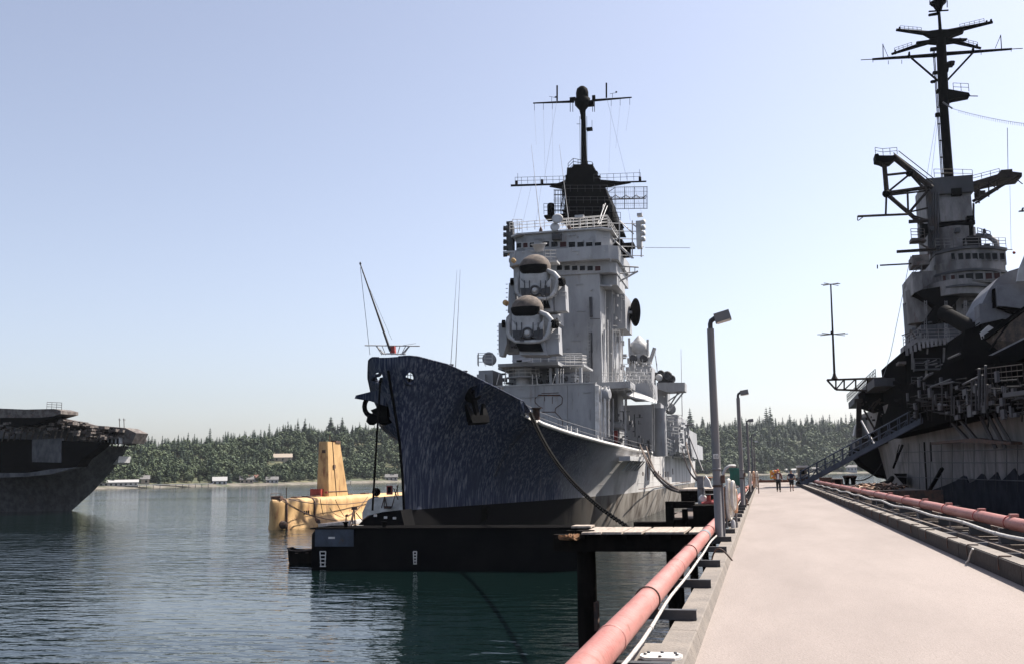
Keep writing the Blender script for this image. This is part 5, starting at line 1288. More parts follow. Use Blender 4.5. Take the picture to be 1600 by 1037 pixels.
# pale deck of the next boat
ws = thing('white_workboat', 'white deck of a low vessel between the yellow submarine and the cruiser stem', 'boat', A(600, 790, 100))
wb = MB(); wb.fp([(566, 800), (575, 780), (580, 777), (640, 772), (660, 800), (640, 815), (566, 815)], 92, 8); wb.build('hull', WHITE, ws)
wg = MB(); wg.ell(A(588, 768, 93), .42, .42, .42, 12, 8); wg.tube([A(585, 777, 93), A(591, 777, 93)], .15, 6); wg.build('buoy_light', BLACK, ws)
MB().fb(604, 758, 612, 772, 93, .3).build('sign_board', REDP, ws); MB().fb(605.5, 760, 610.5, 769, 92.95, .1).build('sign_face', BLACK, ws)
wg = MB()
for x0, y0, x1, y1 in ((601, 775, 596, 793), (601, 775, 605, 793), (601, 775, 600, 792), (620, 758, 622, 774), (622, 757, 612, 792), (615, 762, 622, 780)): wg.tube([A(x0, y0, 91.6), A(x1, y1, 91.6)], .05, 4)
wg.fb(600, 790, 609, 794, 91.4, .4); wg.build('davit_frame', RUST, ws)

# ================================================================ LEFT CARRIER
lc_ = thing('aircraft_carrier', 'dark grey aircraft carrier bow with rusty deck edge near the long boathouse', 'warship', (-150, 181, WATER))
YC = 181.0
def stemx(z): return interp(z, [(-6, A(102, 806, YC).x), (A(112, 797, YC).z, A(112, 797, YC).x), (A(150, 763, YC).z, A(150, 763, YC).x), (A(183, 725, YC).z, A(183, 725, YC).x), (A(204, 692, YC).z, A(204, 692, YC).x), (14, A(215, 680, YC).x)])
zs = [-6, -4.4, -2.5, -.5, 1.5, 3.5, 5.5, 7.0, 8.6]
aa = [0, .6, 1.5, 3, 5, 8, 12, 17, 24, 34, 50, 80]
def hwid(a, z): t = max(0, (z + 5) / 14); return 13.5 * (1 - exp(-a / (22 - 12 * t))) * (.75 + .3 * t ** 1.5)
for nm, sg in (('hull', -1),):
    b = MB()
    for sg in (-1, 1): b.grid([[Vector((stemx(z) - a, YC + sg * hwid(a, z), z)) for z in zs] for a in aa])
    b.build('hull', CARH, lc_)
b = MB(); b.tube([Vector((stemx(.9 + .05 * a) - a, YC - hwid(a, 1.5) - .1, 2.4 + .02 * a)) for a in (2, 6, 12, 20, 34, 60)], .35, 6); b.build('hull_knuckle', CARH, lc_)
# dark hangar recess with a pale door
def LB(x0, y0, x1, y1, d, t, mat, name, lab=None): return MB().fb(x0, y0, x1, y1, d, t).build(name, mat, lc_, label=lab)
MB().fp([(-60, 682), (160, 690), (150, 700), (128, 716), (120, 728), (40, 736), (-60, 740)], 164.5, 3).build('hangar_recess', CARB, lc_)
MB().fp([(50, 686), (95, 684), (95, 722), (50, 721)], 164.2, 1).build('hangar_door', CARH, lc_)
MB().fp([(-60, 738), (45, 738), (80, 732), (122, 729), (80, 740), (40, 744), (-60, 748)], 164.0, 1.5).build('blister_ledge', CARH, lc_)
# flight deck: edge rises out of the perspective
tipz = A(229, 686, 181).z
fl = [Vector((A(229, 687, 180).x, 180, tipz)), Vector((A(214, 676, 178).x, 177.5, tipz + .6)), Vector((A(150, 664, 172).x, 172, A(150, 664, 172).z)), Vector((A(95, 652, 165).x, 165, A(95, 652, 165).z)), Vector((A(-60, 640, 163).x, 163, A(-60, 645, 163).z))]
zdk = fl[2].z
fd_ = MB(); ring = [Vector((p.x, p.y, p.z)) for p in fl] + [Vector((fl[-1].x, 200, fl[-1].z)), Vector((fl[0].x - 22, 200, fl[1].z))]
fd_.prism(ring, (0, 0, -.5)); fd_.build('flight_deck', CLUT, lc_)
MB().fp([(-60, 650), (95, 656), (160, 669), (204, 682), (206, 692), (-60, 694)], 176, 4).build('gallery_side', CARG, lc_)
ed = MB(); ed.prism([A(x, y, 180) for x, y in ((229, 688), (214, 680), (205, 690), (212, 694))], (-6, 6, 0)); ed.fp([(206, 692), (213, 676), (196, 668), (150, 664), (128, 672), (130, 690), (160, 692)], 173.5, 4); ed.build('round_down', CLUT, lc_)
r5 = random.Random(21); gl = []
cw = MB()
for _ in range(150):
    x = r5.uniform(-10, 200); yt = interp(x, [(-10, 655), (95, 654), (160, 664), (205, 676)]); y = yt + r5.uniform(0, 1) ** 1.5 * interp(x, [(0, 22), (130, 26), (205, 14)])
    d = interp(x, [(-10, 162.5), (95, 164), (150, 171), (205, 176)]) - r5.uniform(0, 1.6)
    cw.fb(x, y, x + r5.uniform(1.5, 9), y + r5.uniform(1, 5), d, r5.uniform(.3, 1.5))
cw.build('catwalk_fittings', CLUT, lc_)['kind'] = 'stuff'
cw = MB(); r5 = random.Random(22)
for x in AR(0, 205, 9):
    yt = interp(x, [(-10, 668), (95, 668), (160, 672), (205, 682)]); d = interp(x, [(-10, 162.5), (95, 164), (150, 171), (205, 176)]) - 1
    cw.tube([A(x, yt, d), A(x - 6, yt + 22, d + 3)], .16, 4)
cw.build('catwalk_brace', CLUT, lc_)
cw = MB()
for k in range(6): cw.fb(152 + 6 * k, 684, 155 + 6 * k, 692, 172.4 + k * .02, .3)
cw.build('gallery_port', BLACK, lc_)
MB().fp([(152, 681), (187, 683), (187, 692), (152, 691)], 172.6, 1).build('gallery_panel', PALE, lc_)
MB().fb(163, 668, 176, 679, 172, .6).build('gallery_opening', BLACK, lc_); MB().fb(187, 678, 200, 692, 175, 1).build('bow_sponson', CARG, lc_)
LB(199, 680, 205, 692, 175.2, .6, PALE, 'sponson_panel')
MB().fp([(-60, 635), (40, 639), (84, 638), (95, 641), (95, 646), (60, 656), (30, 658), (-60, 654)], 161.5, 5).build('deck_gallery', CLUT, lc_)
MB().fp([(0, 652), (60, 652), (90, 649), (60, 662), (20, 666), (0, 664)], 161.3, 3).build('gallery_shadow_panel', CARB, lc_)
rl = MB(); rl.rail([A(73, 638, 162), A(96, 639, 162), A(96, 642, 166)], 1.25, 1.0, 3, .045); rl.build('gallery_railing', CLUT, lc_)
rl = MB()
for x in (187, 194): rl.tube([A(x, 668, 176), A(x - .5, 653, 176)], .08, 5); rl.tube([A(x - 2, 655, 176), A(x + 2, 655.5, 176)], .05, 4)
rl.build('deck_light', CLUT, lc_)
MB().fp([(184, 722), (186, 712), (176, 725)], 178.5, 4).build('bow_chock', PALE, lc_)
# ================================================================ RIGHT CARRIER
rcv = thing('aircraft_carrier', 'dark aircraft carrier with tall island and black pole mast, reached by the gangway', 'warship', (15, 110, WATER))
def R(name, mat, mb, parent=None, label=None): return mb.build(name, mat, parent or rcv, label=label)
XH_ = 14.6
# hull wall along x = XH_, its far end raked
def hx(px, py): p = AX(px, py, XH_); return p
yb = hx(1392, 745).y; 
h = MB()
ztop_h = 9.0
rows_ = []
for y, bow in ((30, 0), (50, 0), (70, 0), (90, 0), (110, 0), (125, 0), (134, .0), (140, .6), (146, 2.2), (152, 5.0)):
    row = []
    for z in (-6, -4.4, -2.5, -1, .6, 2, 3.5, 5, 6.5, 8, ztop_h):
        t = (z + 6) / 15; fl_ = interp(y, [(30, 0), (110, .2), (134, 1.2), (152, 2.2)])
        lim = interp(z, [(-6, 136), (-1, 140), (3, 147), (9, 158)])
        yy = min(y, lim); row.append(Vector((XH_ + 1.2 + bow * (1 - t * .9) - fl_ * t ** 2 * 1.0 - t * .7, yy, z)))
    rows_.append(row)
h.grid(rows_); h.add([r for r in rows_[-1]] + [Vector((XH_ + 16, p.y + 4, p.z)) for p in rows_[-1][::-1]], [tuple(range(22))])
R('hull', CARL, h)
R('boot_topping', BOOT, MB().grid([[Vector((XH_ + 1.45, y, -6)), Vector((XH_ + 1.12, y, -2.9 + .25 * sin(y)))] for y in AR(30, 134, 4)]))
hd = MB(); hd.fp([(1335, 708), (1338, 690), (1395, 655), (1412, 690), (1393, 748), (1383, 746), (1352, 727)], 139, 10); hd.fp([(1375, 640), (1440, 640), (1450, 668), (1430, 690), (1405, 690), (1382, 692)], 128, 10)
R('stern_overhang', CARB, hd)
R('rudder_post', CARB, MB().fp([(1380, 690), (1394, 690), (1395, 752), (1383, 748)], 138.2, .8))
# white-painted triangle, stains and stays on the hull side
R('hull_marking', CARB, MB().prism([AX(1396, 739, XH_ + .2), AX(1416, 739, XH_ + .2), AX(1415, 760, XH_ + .2)], (.06, 0, 0)))
stn = MB()
for pts, r_ in (((1444, 690, 1448, 765), .08), ((1454, 690, 1455, 720), .07), ((1472, 732, 1450, 770), .18), ((1410, 695, 1396, 730), .13), ((1405, 694, 1397, 728), .06)): stn.tube([AX(pts[0], pts[1], XH_), AX(pts[2], pts[3], XH_)], r_, 5)
R('hull_stay', CARB, stn)
sea = MB()
for py0, py1 in ((706, 700), (722, 722), (744, 752)): sea.tube([AX(1400, py0, XH_ + .02 * 0 - .02), AX(1640, py1, XH_ - .25)], .03, 4)
for x in range(1420, 1640, 17): sea.tube([AX(x, 692, XH_ - .2), AX(x, 768, XH_ + .15)], .022, 4)
R('hull_seams', CARG, sea)
led = MB(); led.prism([AX(1454, 690, XH_ - .5), AX(1520, 684, XH_ - .5), AX(1580, 690, XH_ - .5), AX(1580, 694, XH_ - .5), AX(1500, 690, XH_ - .5), AX(1454, 694, XH_ - .5)], (.6, 0, 0)); R('rubbing_ledge', RUST, led)
stx = MB()
for x, y0, y1 in ((1530, 645, 700), (1545, 650, 700), (1552, 645, 690), (1488, 660, 688), (1500, 655, 686)): stx.bar(AX(x, y0, XH_ - .9), AX(x + 26, y1, XH_ - .2), .18, .18)
R('sponson_strut', CARG, stx)
sk_ = [(1395, 778), (1450, 767), (1478, 757), (1494, 750), (1505, 742), (1509, 744), (1513, 755), (1523, 750), (1533, 739), (1537, 741), (1541, 752), (1550, 744), (1557, 737), (1563, 752), (1574, 742), (1584, 731), (1590, 744), (1640, 716), (1640, 856), (1395, 800)]
R('jagged_hull_strip', M('blue_black_strip', (.013, .015, .022), .9, c2=(.03, .032, .042), sc=.8, spec=.05), MB().prism([AX(x, y, XH_ + .25) for x, y in sk_], (.1, 0, 0)))  # jagged dark sheet laid along the lower hull

# gallery deck overhang and flight deck
def XB(x0, x1, y0, y1, z0, z1): return MB().box(x0, x1, y0, y1, z0, z1)
zfd = A(1400, 596, 122).z
fdk = MB(); fdk.prism([(XH_ - 1.6, 158, zfd - .9), (XH_ - 2.2, 128, zfd - .9), (XH_ - 2.2, 116, zfd - .9), (60, 116, zfd - .9), (60, 160, zfd - .9)], (0, 0, .9)); R('flight_deck', CARG, fdk)
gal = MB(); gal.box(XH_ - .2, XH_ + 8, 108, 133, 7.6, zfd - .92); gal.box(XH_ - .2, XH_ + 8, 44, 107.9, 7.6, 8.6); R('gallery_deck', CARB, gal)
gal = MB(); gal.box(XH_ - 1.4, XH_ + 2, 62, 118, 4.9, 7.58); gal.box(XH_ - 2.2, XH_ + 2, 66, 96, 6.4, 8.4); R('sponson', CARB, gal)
cl = MB(); r6 = random.Random(31)
for _ in range(120):
    px = r6.uniform(1395, 1600); py = r6.uniform(600, 648); q = AX(px, py, XH_ - 1.7 - r6.random() * .8)
    f6 = q.y / 110; cl.box(q.x, q.x + r6.uniform(.2, .6) * f6, q.y, q.y + r6.uniform(.2, .8), q.z, q.z + r6.uniform(.08, .4) * f6)
R('gallery_fittings', CARB, cl)['kind'] = 'stuff'
cl = MB()
for x, y0, y1, r_ in ((1530, 575, 640, .08), (1535, 585, 632, .06), (1540, 570, 640, .07), (1543, 600, 638, .05), (1525, 600, 640, .05), (1518, 592, 640, .04), (1487, 600, 648, .06), (1491, 620, 650, .05), (1472, 600, 640, .06), (1458, 610, 640, .06)): cl.tube([AX(x, y0, XH_ - 2.6), AX(x, y1, XH_ - 2.6)], r_, 6)
for a, b in (((1454, 604), (1486, 592)), ((1462, 615), (1462, 632)), ((1470, 600), (1490, 596)), ((1443, 592), (1452, 584)), ((1466, 632), (1480, 632)), ((1482, 560), (1500, 552)), ((1505, 600), (1530, 588))): cl.tube([AX(*a, XH_ - 2.5), AX(*b, XH_ - 2.5)], .07, 5)
R('pipe_run', CARG, cl)
# railing and ledge along the boat gallery
rl = MB(); rl.rail([Vector((XH_ - 1.9, y, zfd)) for y in (156, 140, 128, 117)], 1.1, 1.6, 3, .04); R('deck_edge_railing', DARKRUST, rl)
# far-end platform with struts, drums and posts
fe = MB(); fe.fp([(1350, 608), (1418, 612), (1440, 640), (1420, 668), (1390, 660), (1378, 640), (1355, 632)], 126, 8); R('gun_gallery', CARB, fe)
fe = MB()
fe.fp([(1339, 624), (1346, 622), (1347, 682), (1338, 684)], 127, .8); fe.fb(1336, 622, 1348, 627, 126.6, 1.6); fe.fb(1342, 684, 1362, 692, 127, 2); R('gallery_post', DARKRUST, fe)
R('hose_reel_cover', PALE, MB().fp([(1347, 652), (1354, 650), (1356, 684), (1334, 680), (1337, 664)], 128, 2))
fe = MB(); r7 = random.Random(8)
for _ in range(46):
    x = r7.uniform(1346, 1420); y = r7.uniform(620, 690 - (x - 1346) * .3); fe.fb(x, y, x + r7.uniform(1, 6), y + r7.uniform(1, 4), 125.8 + r7.uniform(-.6, .6), .4)
fe.tube([A(1362, 640, 125.6), A(1376, 622, 125.6)], .14, 6); fe.tube([A(1357, 640, 125.6), A(1366, 628, 125.6), A(1374, 624, 125.6)], .1, 6); fe.tube([A(1378, 690, 125), A(1350, 640, 125)], .12, 5)
R('gallery_gear', DARKRUST, fe)['kind'] = 'stuff'
fe = MB(); fe.fb(1336, 685, 1362, 700, 133, 5); R('stern_platform', CARG, fe)
# lattice boom carrying the whip aerial
bm = MB(); dZ = 124
T0, T1 = (1292, 593), (1440, 588); B0, B1 = (1306, 608), (1420, 612)
bm.tube([A(*T0, dZ), A(*T1, dZ)], .13, 5); bm.tube([A(*B0, dZ), A(*B1, dZ)], .13, 5); bm.tube([A(*T0, dZ), A(*B0, dZ)], .12, 5); bm.tube([A(T0[0], T0[1], dZ + 1.5), A(T1[0], T1[1], dZ + 1.5)], .11, 5); bm.tube([A(B0[0], B0[1], dZ + 1.5), A(B1[0], B1[1], dZ + 1.5)], .11, 5)
bx_ = [1306, 1319, 1337, 1355, 1374, 1393, 1410]
for i, x in enumerate(bx_):
    yt, yb_ = interp(x, [T0, T1]), interp(x, [B0, B1]); bm.tube([A(x, yt, dZ), A(x, yb_, dZ)], .10, 5)
    if i < len(bx_) - 1: x2 = bx_[i + 1]; bm.tube([A(x, yb_, dZ), A(x2, interp(x2, [T0, T1]), dZ)], .08, 5)
boom = R('aerial_boom', DARKRUST, bm)
R('boom_panel', CLUT, MB().fp([(1355, 592), (1436, 589), (1430, 611), (1355, 609)], dZ + .5, .6), boom); R('red_locker', REDP, MB().fb(1365, 598, 1371, 607, dZ + .3, .3), boom)
wa = MB(); wa.tube([A(1304, 590, dZ), A(1298, 444, dZ)], .16, 6, r2=.09); wa.lathe(A(1304, 590, dZ), (0, 0, 1), [(-.1, .4), (.3, .2), (.5, .18)], 8)
for y, x, a_ in ((522, 1301, 24), (444.5, 1298, 15)):
    wa.tube([A(x - a_, y + .5, dZ), A(x + a_, y - 1, dZ)], .045, 4); wa.tube([A(x - a_ * .8, y + 2, dZ - 1), A(x + a_ * .8, y - 2, dZ + 1)], .045, 4); wa.tube([A(x - a_ * .7, y - 2, dZ + 1), A(x + a_ * .8, y + 2, dZ - 1)], .04, 4)
wa.fb(1298, 517, 1302, 521, dZ - .2, .4); R('whip_aerial', DARKRUST, wa, boom)

gn = MB(); r12 = random.Random(41)
for _ in range(130):
    px = r12.uniform(1415, 1605); py = r12.uniform(592, 650); xx = XH_ - 2.3 - r12.random() * .15; a = AX(px, py, xx)
    if r12.random() < .5: b_ = AX(px + r12.uniform(-1, 1), py + r12.uniform(5, 24), xx)
    else: b_ = AX(px + r12.uniform(6, 26), py + r12.uniform(-5, 2), xx)
    gn.tube([a, b_], r12.uniform(.02, .06), 4)
R('near_gallery_pipes', M('sooty_grey_paint', (.045, .043, .042), .85, c2=(.02, .019, .019), sc=1.5, spec=.1), gn)
gn = MB()
for _ in range(40):
    px = r12.uniform(1420, 1600); py = r12.uniform(592, 655); a = AX(px, py, XH_ - 2.3); gn.box(a.x - .15, a.x, a.y, a.y + r12.uniform(.3, 1.2), a.z, a.z + r12.uniform(.15, .7))
R('near_gallery_fittings', CARG, gn)
rl4 = MB(); rl4.rail([AX(1440, 640, XH_ - 2.4), AX(1520, 640, XH_ - 2.4), AX(1600, 640, XH_ - 2.4)], .9, 1.2, 3, .025); rl4.rail([AX(1450, 604, XH_ - 1.6), AX(1600, 596, XH_ - 1.6)], .9, 1.2, 3, .025); R('gallery_railing', DARKRUST, rl4)
# ---- island
dI = 110.0
def IB(x0, y0, x1, y1, d, t, mat, name, parent=None): return R(name, mat, MB().fb(x0, y0, x1, y1, d, t), parent)
def curved(pts_top, pts_bot, d_of, thick=.3): pass
def rounded(x0, x1, y0l, y0r, y1l, y1r, d, bulge, back, n=12):
    # a level with a bowed front; top and bottom lines in the photograph
    top = []; bot = []
    for i in range(n + 1):
        t = i / n; dd_ = d + bulge * (2 * t - 1) ** 2
        x = lerp(x0, x1, t); top.append(A(x, lerp(y0l, y0r, t), dd_)); bot.append(A(x, lerp(y1l, y1r, t), dd_))
    zt = sum(p.z for p in top) / len(top); zb = sum(p.z for p in bot) / len(bot)
    lo = [Vector((p.x, p.y, zb)) for p in bot] + [Vector((bot[-1].x, d + back, zb)), Vector((bot[0].x, d + back, zb))]
    hi = [Vector((p.x, p.y, zt)) for p in bot] + [Vector((bot[-1].x, d + back, zt)), Vector((bot[0].x, d + back, zt))]
    return MB().hexa(lo, hi), zt, zb
isl = IB(1449, 278, 1520, 402, dI + 4, 7, CARM, 'island_tower')
R('tower_cap', CARG, MB().fb(1448, 276, 1521, 302, dI + 3.6, 7.8), isl); R('tower_band', CARB, MB().fb(1466, 346, 1524, 352, dI + 3.5, 3), isl); R('tower_panel', CARM, MB().fb(1468, 308, 1519, 345, dI + 3.6, 1), isl)
R('tower_vent', CARB, MB().fb(1487, 294, 1503, 305, dI + 3.4, .5), isl)
pp = MB()
for x in (1451, 1454, 1458, 1462, 1466): pp.tube([A(x, 300, dI + 3.6), A(x, 398, dI + 3.6)], .12, 6)
R('cable_trunk', CARG, pp, isl)
m1, z1, z0 = rounded(1464, 1528, 354, 354, 402, 402, dI + 3, 1.5, 8); R('upper_deckhouse', CARM, m1)
lv, zt1, zb1 = rounded(1462, 1573, 392, 389, 414, 412, dI, 2.4, 12); R('flag_bridge_band', CARM, lv)
R('flag_bridge_roof', CARG, rounded(1460, 1574, 388, 385, 392, 389, dI - .3, 2.4, 13)[0])
def wins(xs_, d, bulge, xa, xb, y_of, h_, w_, red=()):
    for i, x in enumerate(xs_):
        t = (x - xa) / (xb - xa); dq_ = d + bulge * (2 * t - 1) ** 2 - .08; y = y_of(x)
        f_ = MB(); X0, X1 = A(x - w_ / 2, y, dq_).x, A(x + w_ / 2, y, dq_).x; Z1, Z0 = A(x, y, dq_).z, A(x, y + h_, dq_).z; e = .10
        f_.box(X0 - e, X0, dq_ - .08, dq_ + .3, Z0 - e, Z1 + e); f_.box(X1, X1 + e, dq_ - .08, dq_ + .3, Z0 - e, Z1 + e); f_.box(X0, X1, dq_ - .08, dq_ + .3, Z1, Z1 + e); f_.box(X0, X1, dq_ - .08, dq_ + .3, Z0 - e, Z0)
        o = R('window', CARM, f_); MB().box(X0, X1, dq_ - .02, dq_ + .2, Z0, Z1).build('pane', GLASSR if i in red else GLASS, o)
wins([1490, 1501, 1512, 1523, 1533, 1543, 1553.5, 1565], dI, 2.4, 1462, 1573, lambda x: 396, 10, 8.5)
R('flag_bridge_skirt', CARM, rounded(1461, 1572, 410, 405, 432, 426, dI - .2, 2.4, 12)[0])
R('pilot_bridge_band', CARM, rounded(1460, 1572, 427, 422, 446, 441, dI - 1.2, 2.8, 12)[0])
R('pilot_bridge_skirt', CARM, rounded(1452, 1556, 440, 436, 466, 456, dI - 1.6, 2.8, 12)[0])
R('bridge_ledge', CARG, rounded(1460, 1574, 424, 420, 428, 423, dI - 1.5, 2.8, 12)[0]); R('bridge_ledge', CARG, rounded(1456, 1560, 449, 444, 452, 447, dI - 1.9, 2.8, 12)[0])
wins([1514.5, 1529.5, 1543.5, 1556], dI - 1.2, 2.8, 1460, 1572, lambda x: 427.5 - (x - 1514) * .02, 9.5, 12, (2, 3)); wins([1477, 1490, 1502], dI - 1.2, 2.8, 1460, 1572, lambda x: 431 - (x - 1477) * .05, 8, 9, (0, 1))
R('island_side', CARM, MB().fb(1426, 424, 1466, 452, dI + 2, 8)); R('side_bridge_wing', CARM, MB().fp([(1426, 436), (1440, 426), (1442, 452), (1428, 458)], dI - .5, 8))
R('flag_box', CLUT, MB().fb(1426, 398, 1452, 414, dI + 1, 3))
R('island_block', CARM, MB().fb(1494, 452, 1556, 505, dI + 1, 12)); R('island_block', CARG, MB().fb(1430, 452, 1500, 510, dI + 3, 9))
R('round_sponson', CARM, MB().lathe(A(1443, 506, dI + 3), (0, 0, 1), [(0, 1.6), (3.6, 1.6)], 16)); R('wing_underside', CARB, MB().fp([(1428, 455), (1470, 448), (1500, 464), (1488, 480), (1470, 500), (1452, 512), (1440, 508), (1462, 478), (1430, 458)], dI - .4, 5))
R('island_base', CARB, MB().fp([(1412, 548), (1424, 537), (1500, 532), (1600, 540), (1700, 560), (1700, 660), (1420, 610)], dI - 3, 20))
R('lower_bridge', CARG, MB().fb(1440, 505, 1560, 540, dI - 1, 12))
ng = MB()
ng.fp([(1412, 548), (1432, 535), (1500, 533), (1502, 528), (1432, 528), (1412, 540)], dI - 4.2, 2.5); R('navigating_gallery', CARM, ng)
rl = MB()
for k in range(13): x = 1415 + 6.5 * k; rl.fb(x, interp(x, [(1412, 545), (1440, 532), (1500, 524)]), x + 4.2, interp(x, [(1412, 556), (1440, 543), (1500, 534)]), dI - 4.5, .15)
R('gallery_plating', CARM, rl)
rl = MB(); rl.tube([A(1421, 540, dI - 4), A(1423, 515, dI - 4)], .12, 5); rl.tube([A(1424, 516, dI - 4), A(1436, 538, dI - 3)], .09, 5); rl.tube([A(1409, 524, dI - 4), A(1425, 518, dI - 4)], .06, 4); rl.fb(1404, 564, 1416, 568, dI - 4, 2); rl.tube([A(1425, 519, dI - 4), A(1432, 538, dI - 3)], .05, 4); R('signal_davit', CLUT, rl)
it = MB(); r8 = random.Random(14)
for _ in range(110):
    x = r8.uniform(1425, 1545); y = r8.uniform(352, 540)
    if 1440 < x < 1575 and 385 < y < 462: continue
    if x < 1440 and y < 440: continue
    it.fb(x, y, x + r8.uniform(1.5, 9), y + r8.uniform(1, 7), dI + (1 if y < 500 else -3.5) + r8.uniform(-.8, .4) - (0 if x > 1495 else -1.8), .6)
R('island_fittings', CARG, it)['kind'] = 'stuff'
pc2 = MB(); r10 = random.Random(77)
for _ in range(90):
    x = r10.uniform(1424, 1600); y = r10.uniform(540, 632); h_ = r10.uniform(6, 30); d_ = dI - 3.3 - r10.random() * .6
    if r10.random() < .5: pc2.tube([A(x, y, d_), A(x + r10.uniform(-1, 1), min(y + h_, 645), d_)], r10.uniform(.05, .13), 5)
    else: pc2.tube([A(x, y, d_), A(x + h_, y - h_ * r10.uniform(-.1, .5), d_)], r10.uniform(.04, .09), 5)
R('gallery_pipes', CARM, pc2)['kind'] = 'stuff'
pl3 = MB()
for x0, x1, y, d_ in ((1430, 1470, 575, dI - 4), (1455, 1500, 600, dI - 5), (1500, 1560, 585, dI - 5), (1520, 1600, 622, dI - 6), (1425, 1452, 604, dI - 4)):
    pl3.fb(x0, y, x1, y + 2, d_, 1.2); pl3.rail([A(x0, y, d_), A(x1, y, d_)], 1.0, 1.0, 3, .03)
R('gallery_walkway', CARG, pl3)['kind'] = 'stuff'
ld3 = MB()
for x in (1446, 1508, 1478):
    for s_ in (-1.6, 1.6): ld3.tube([A(x + s_, 470, dI - 2.2), A(x + s_, 532, dI - 2.2)], .04, 4)
    for y in range(472, 532, 4): ld3.tube([A(x - 1.6, y, dI - 2.2), A(x + 1.6, y, dI - 2.2)], .03, 4)
R('island_ladder', CARM, ld3)
rl3 = MB(); rl3.rail([A(1462, 388, dI + 2), A(1490, 387, dI + .3), (A(1530, 386, dI - .2)), A(1572, 386, dI + 2)], 1.0, 1.0, 3, .03); rl3.rail([A(1428, 436, dI - .6), A(1441, 427, dI - .6)], 1.0, .7, 3, .03); rl3.rail([A(1412, 540, dI - 4.4), A(1434, 529, dI - 4.4), A(1500, 527, dI - 4.4)], .9, .9, 3, .03)
R('island_railing', CARM, rl3)
# yards and small booms to the left of the island
bo = MB()
for (x0, y0, x1, y1, r_) in ((1340, 338.5, 1420, 335, .14), (1420, 335, 1450, 345, .1), (1375, 415, 1450, 411, .09), (1401, 393, 1462, 389, .12), (1401, 395, 1470, 391, .08), (1420, 347, 1450, 345, .22)): bo.tube([A(x0, y0, dI + 2), A(x1, y1, dI + 2)], r_, 5)
bo.tube([A(1340, 338, dI + 2), A(1340, 345, dI + 2)], .05, 4); bo.tube([A(1371, 414, dI + 2), A(1371, 420, dI + 2)], .06, 4); bo.tube([A(1341, 345, dI + 2), A(1349, 339, dI + 2)], .05, 4); R('yard_boom', DARKRUST, bo)
# outrigger with radar platform
orr = MB()
def ob(a, b, r_=.2): orr.tube([A(*a, dI + 3), A(*b, dI + 3)], r_, 6)
ob((1381, 254), (1385, 303), .24); ob((1384, 249), (1389, 302), .05); ob((1396, 243), (1457, 294), .26); ob((1398, 250), (1448, 290), .18); ob((1383, 274), (1420, 270), .14); ob((1385, 302), (1421, 273), .12); ob((1385, 302), (1450, 293), .22); ob((1384, 306), (1452, 298), .1); ob((1385, 303), (1420, 333), .24); ob((1420, 333), (1448, 300), .16); ob((1420, 333), (1446, 356), .24); ob((1418, 300), (1419, 330), .12); ob((1385, 305), (1384, 335), .12); ob((1421, 270), (1448, 300), .16); ob((1424, 331), (1450, 325), .1)
ob((1396, 239), (1457, 285), .06); ob((1404, 236), (1460, 280), .05)
outr = R('outrigger_truss', DARKRUST, orr)
of = MB(); of.fp([(1367, 241), (1372, 240), (1374, 243), (1396, 243), (1400, 246), (1392, 253), (1382, 255), (1376, 252), (1368, 250)], dI + 2.4, 1.8); of.rail([A(1368, 241, dI + 2.3), A(1380, 243, dI + 2.3), A(1402, 241, dI + 2.3)], .75, .8, 2, .03); of.ell(A(1385, 303, dI + 3), .45, .45, .45, 10, 8); of.ell(A(1421, 271, dI + 3), .4, .4, .4, 10, 8); of.fb(1440, 350, 1450, 366, dI + 2, 2); R('outrigger_platform', BLACK, of, outr)
pf2 = MB(); pf2.fp([(1424, 372), (1444, 372), (1448, 376), (1424, 377)], dI + 1.5, 1.6); pf2.tube([A(1430, 377, dI + 2), A(1450, 388, dI + 2)], .12, 5); pf2.rail([A(1424, 372, dI + 1.5), A(1445, 372, dI + 1.5)], 1.0, .6, 3, .035); R('lookout_platform', CLUT, pf2)
# right radar platform
rp2 = MB(); rp2.fp([(1520, 284), (1520, 290), (1562, 280), (1597, 276), (1597, 270), (1570, 267), (1560, 272)], dI + 4, 3); R('radar_platform', DARKRUST, rp2)
rp2 = MB()
for a, b, r_ in (((1520, 315), (1575, 285), .18), ((1524, 318), (1590, 275), .12), ((1522, 300), (1560, 280), .12), ((1530, 318), (1530, 288), .08), ((1545, 308), (1545, 284), .08), ((1558, 298), (1558, 280), .08), ((1525, 295), (1545, 306), .08), ((1545, 286), (1560, 297), .07), ((1521, 318), (1521, 345), .12)): rp2.tube([A(*a, dI + 4), A(*b, dI + 4)], r_, 5)
rp2.rail([A(1520, 283, dI + 4), A(1562, 272, dI + 4)], .6, 1, 2, .03); rp2.fb(1564, 265, 1582, 270, dI + 4, 2); rp2.tube([A(1575, 266, dI + 4), A(1574, 200, dI + 4)], .03, 4); rp2.tube([A(1588, 280, dI + 4), A(1598, 288, dI + 4)], .06, 4); rp2.fb(1525, 298, 1540, 306, dI + 4, 1); R('platform_truss', DARKRUST, rp2)
rr = MB(); rr.rail([A(1460, 277, dI + 4), A(1490, 277, dI + 4), A(1520, 278, dI + 4)], .9, 1.1, 2, .03); R('tower_railing', CLUT, rr)
dr_ = MB(); dr_.lathe(A(1519, 380, dI + 2), (0, 0, 1), [(-.6, .9), (.5, .9), (.7, .5)], 12); dr_.tube([A(1518, 375, dI + 2), A(1517, 345, dI + 2)], .22, 6); dr_.fb(1511, 337, 1523, 343, dI + 2, .8); R('gun_director', BLACK, dr_)
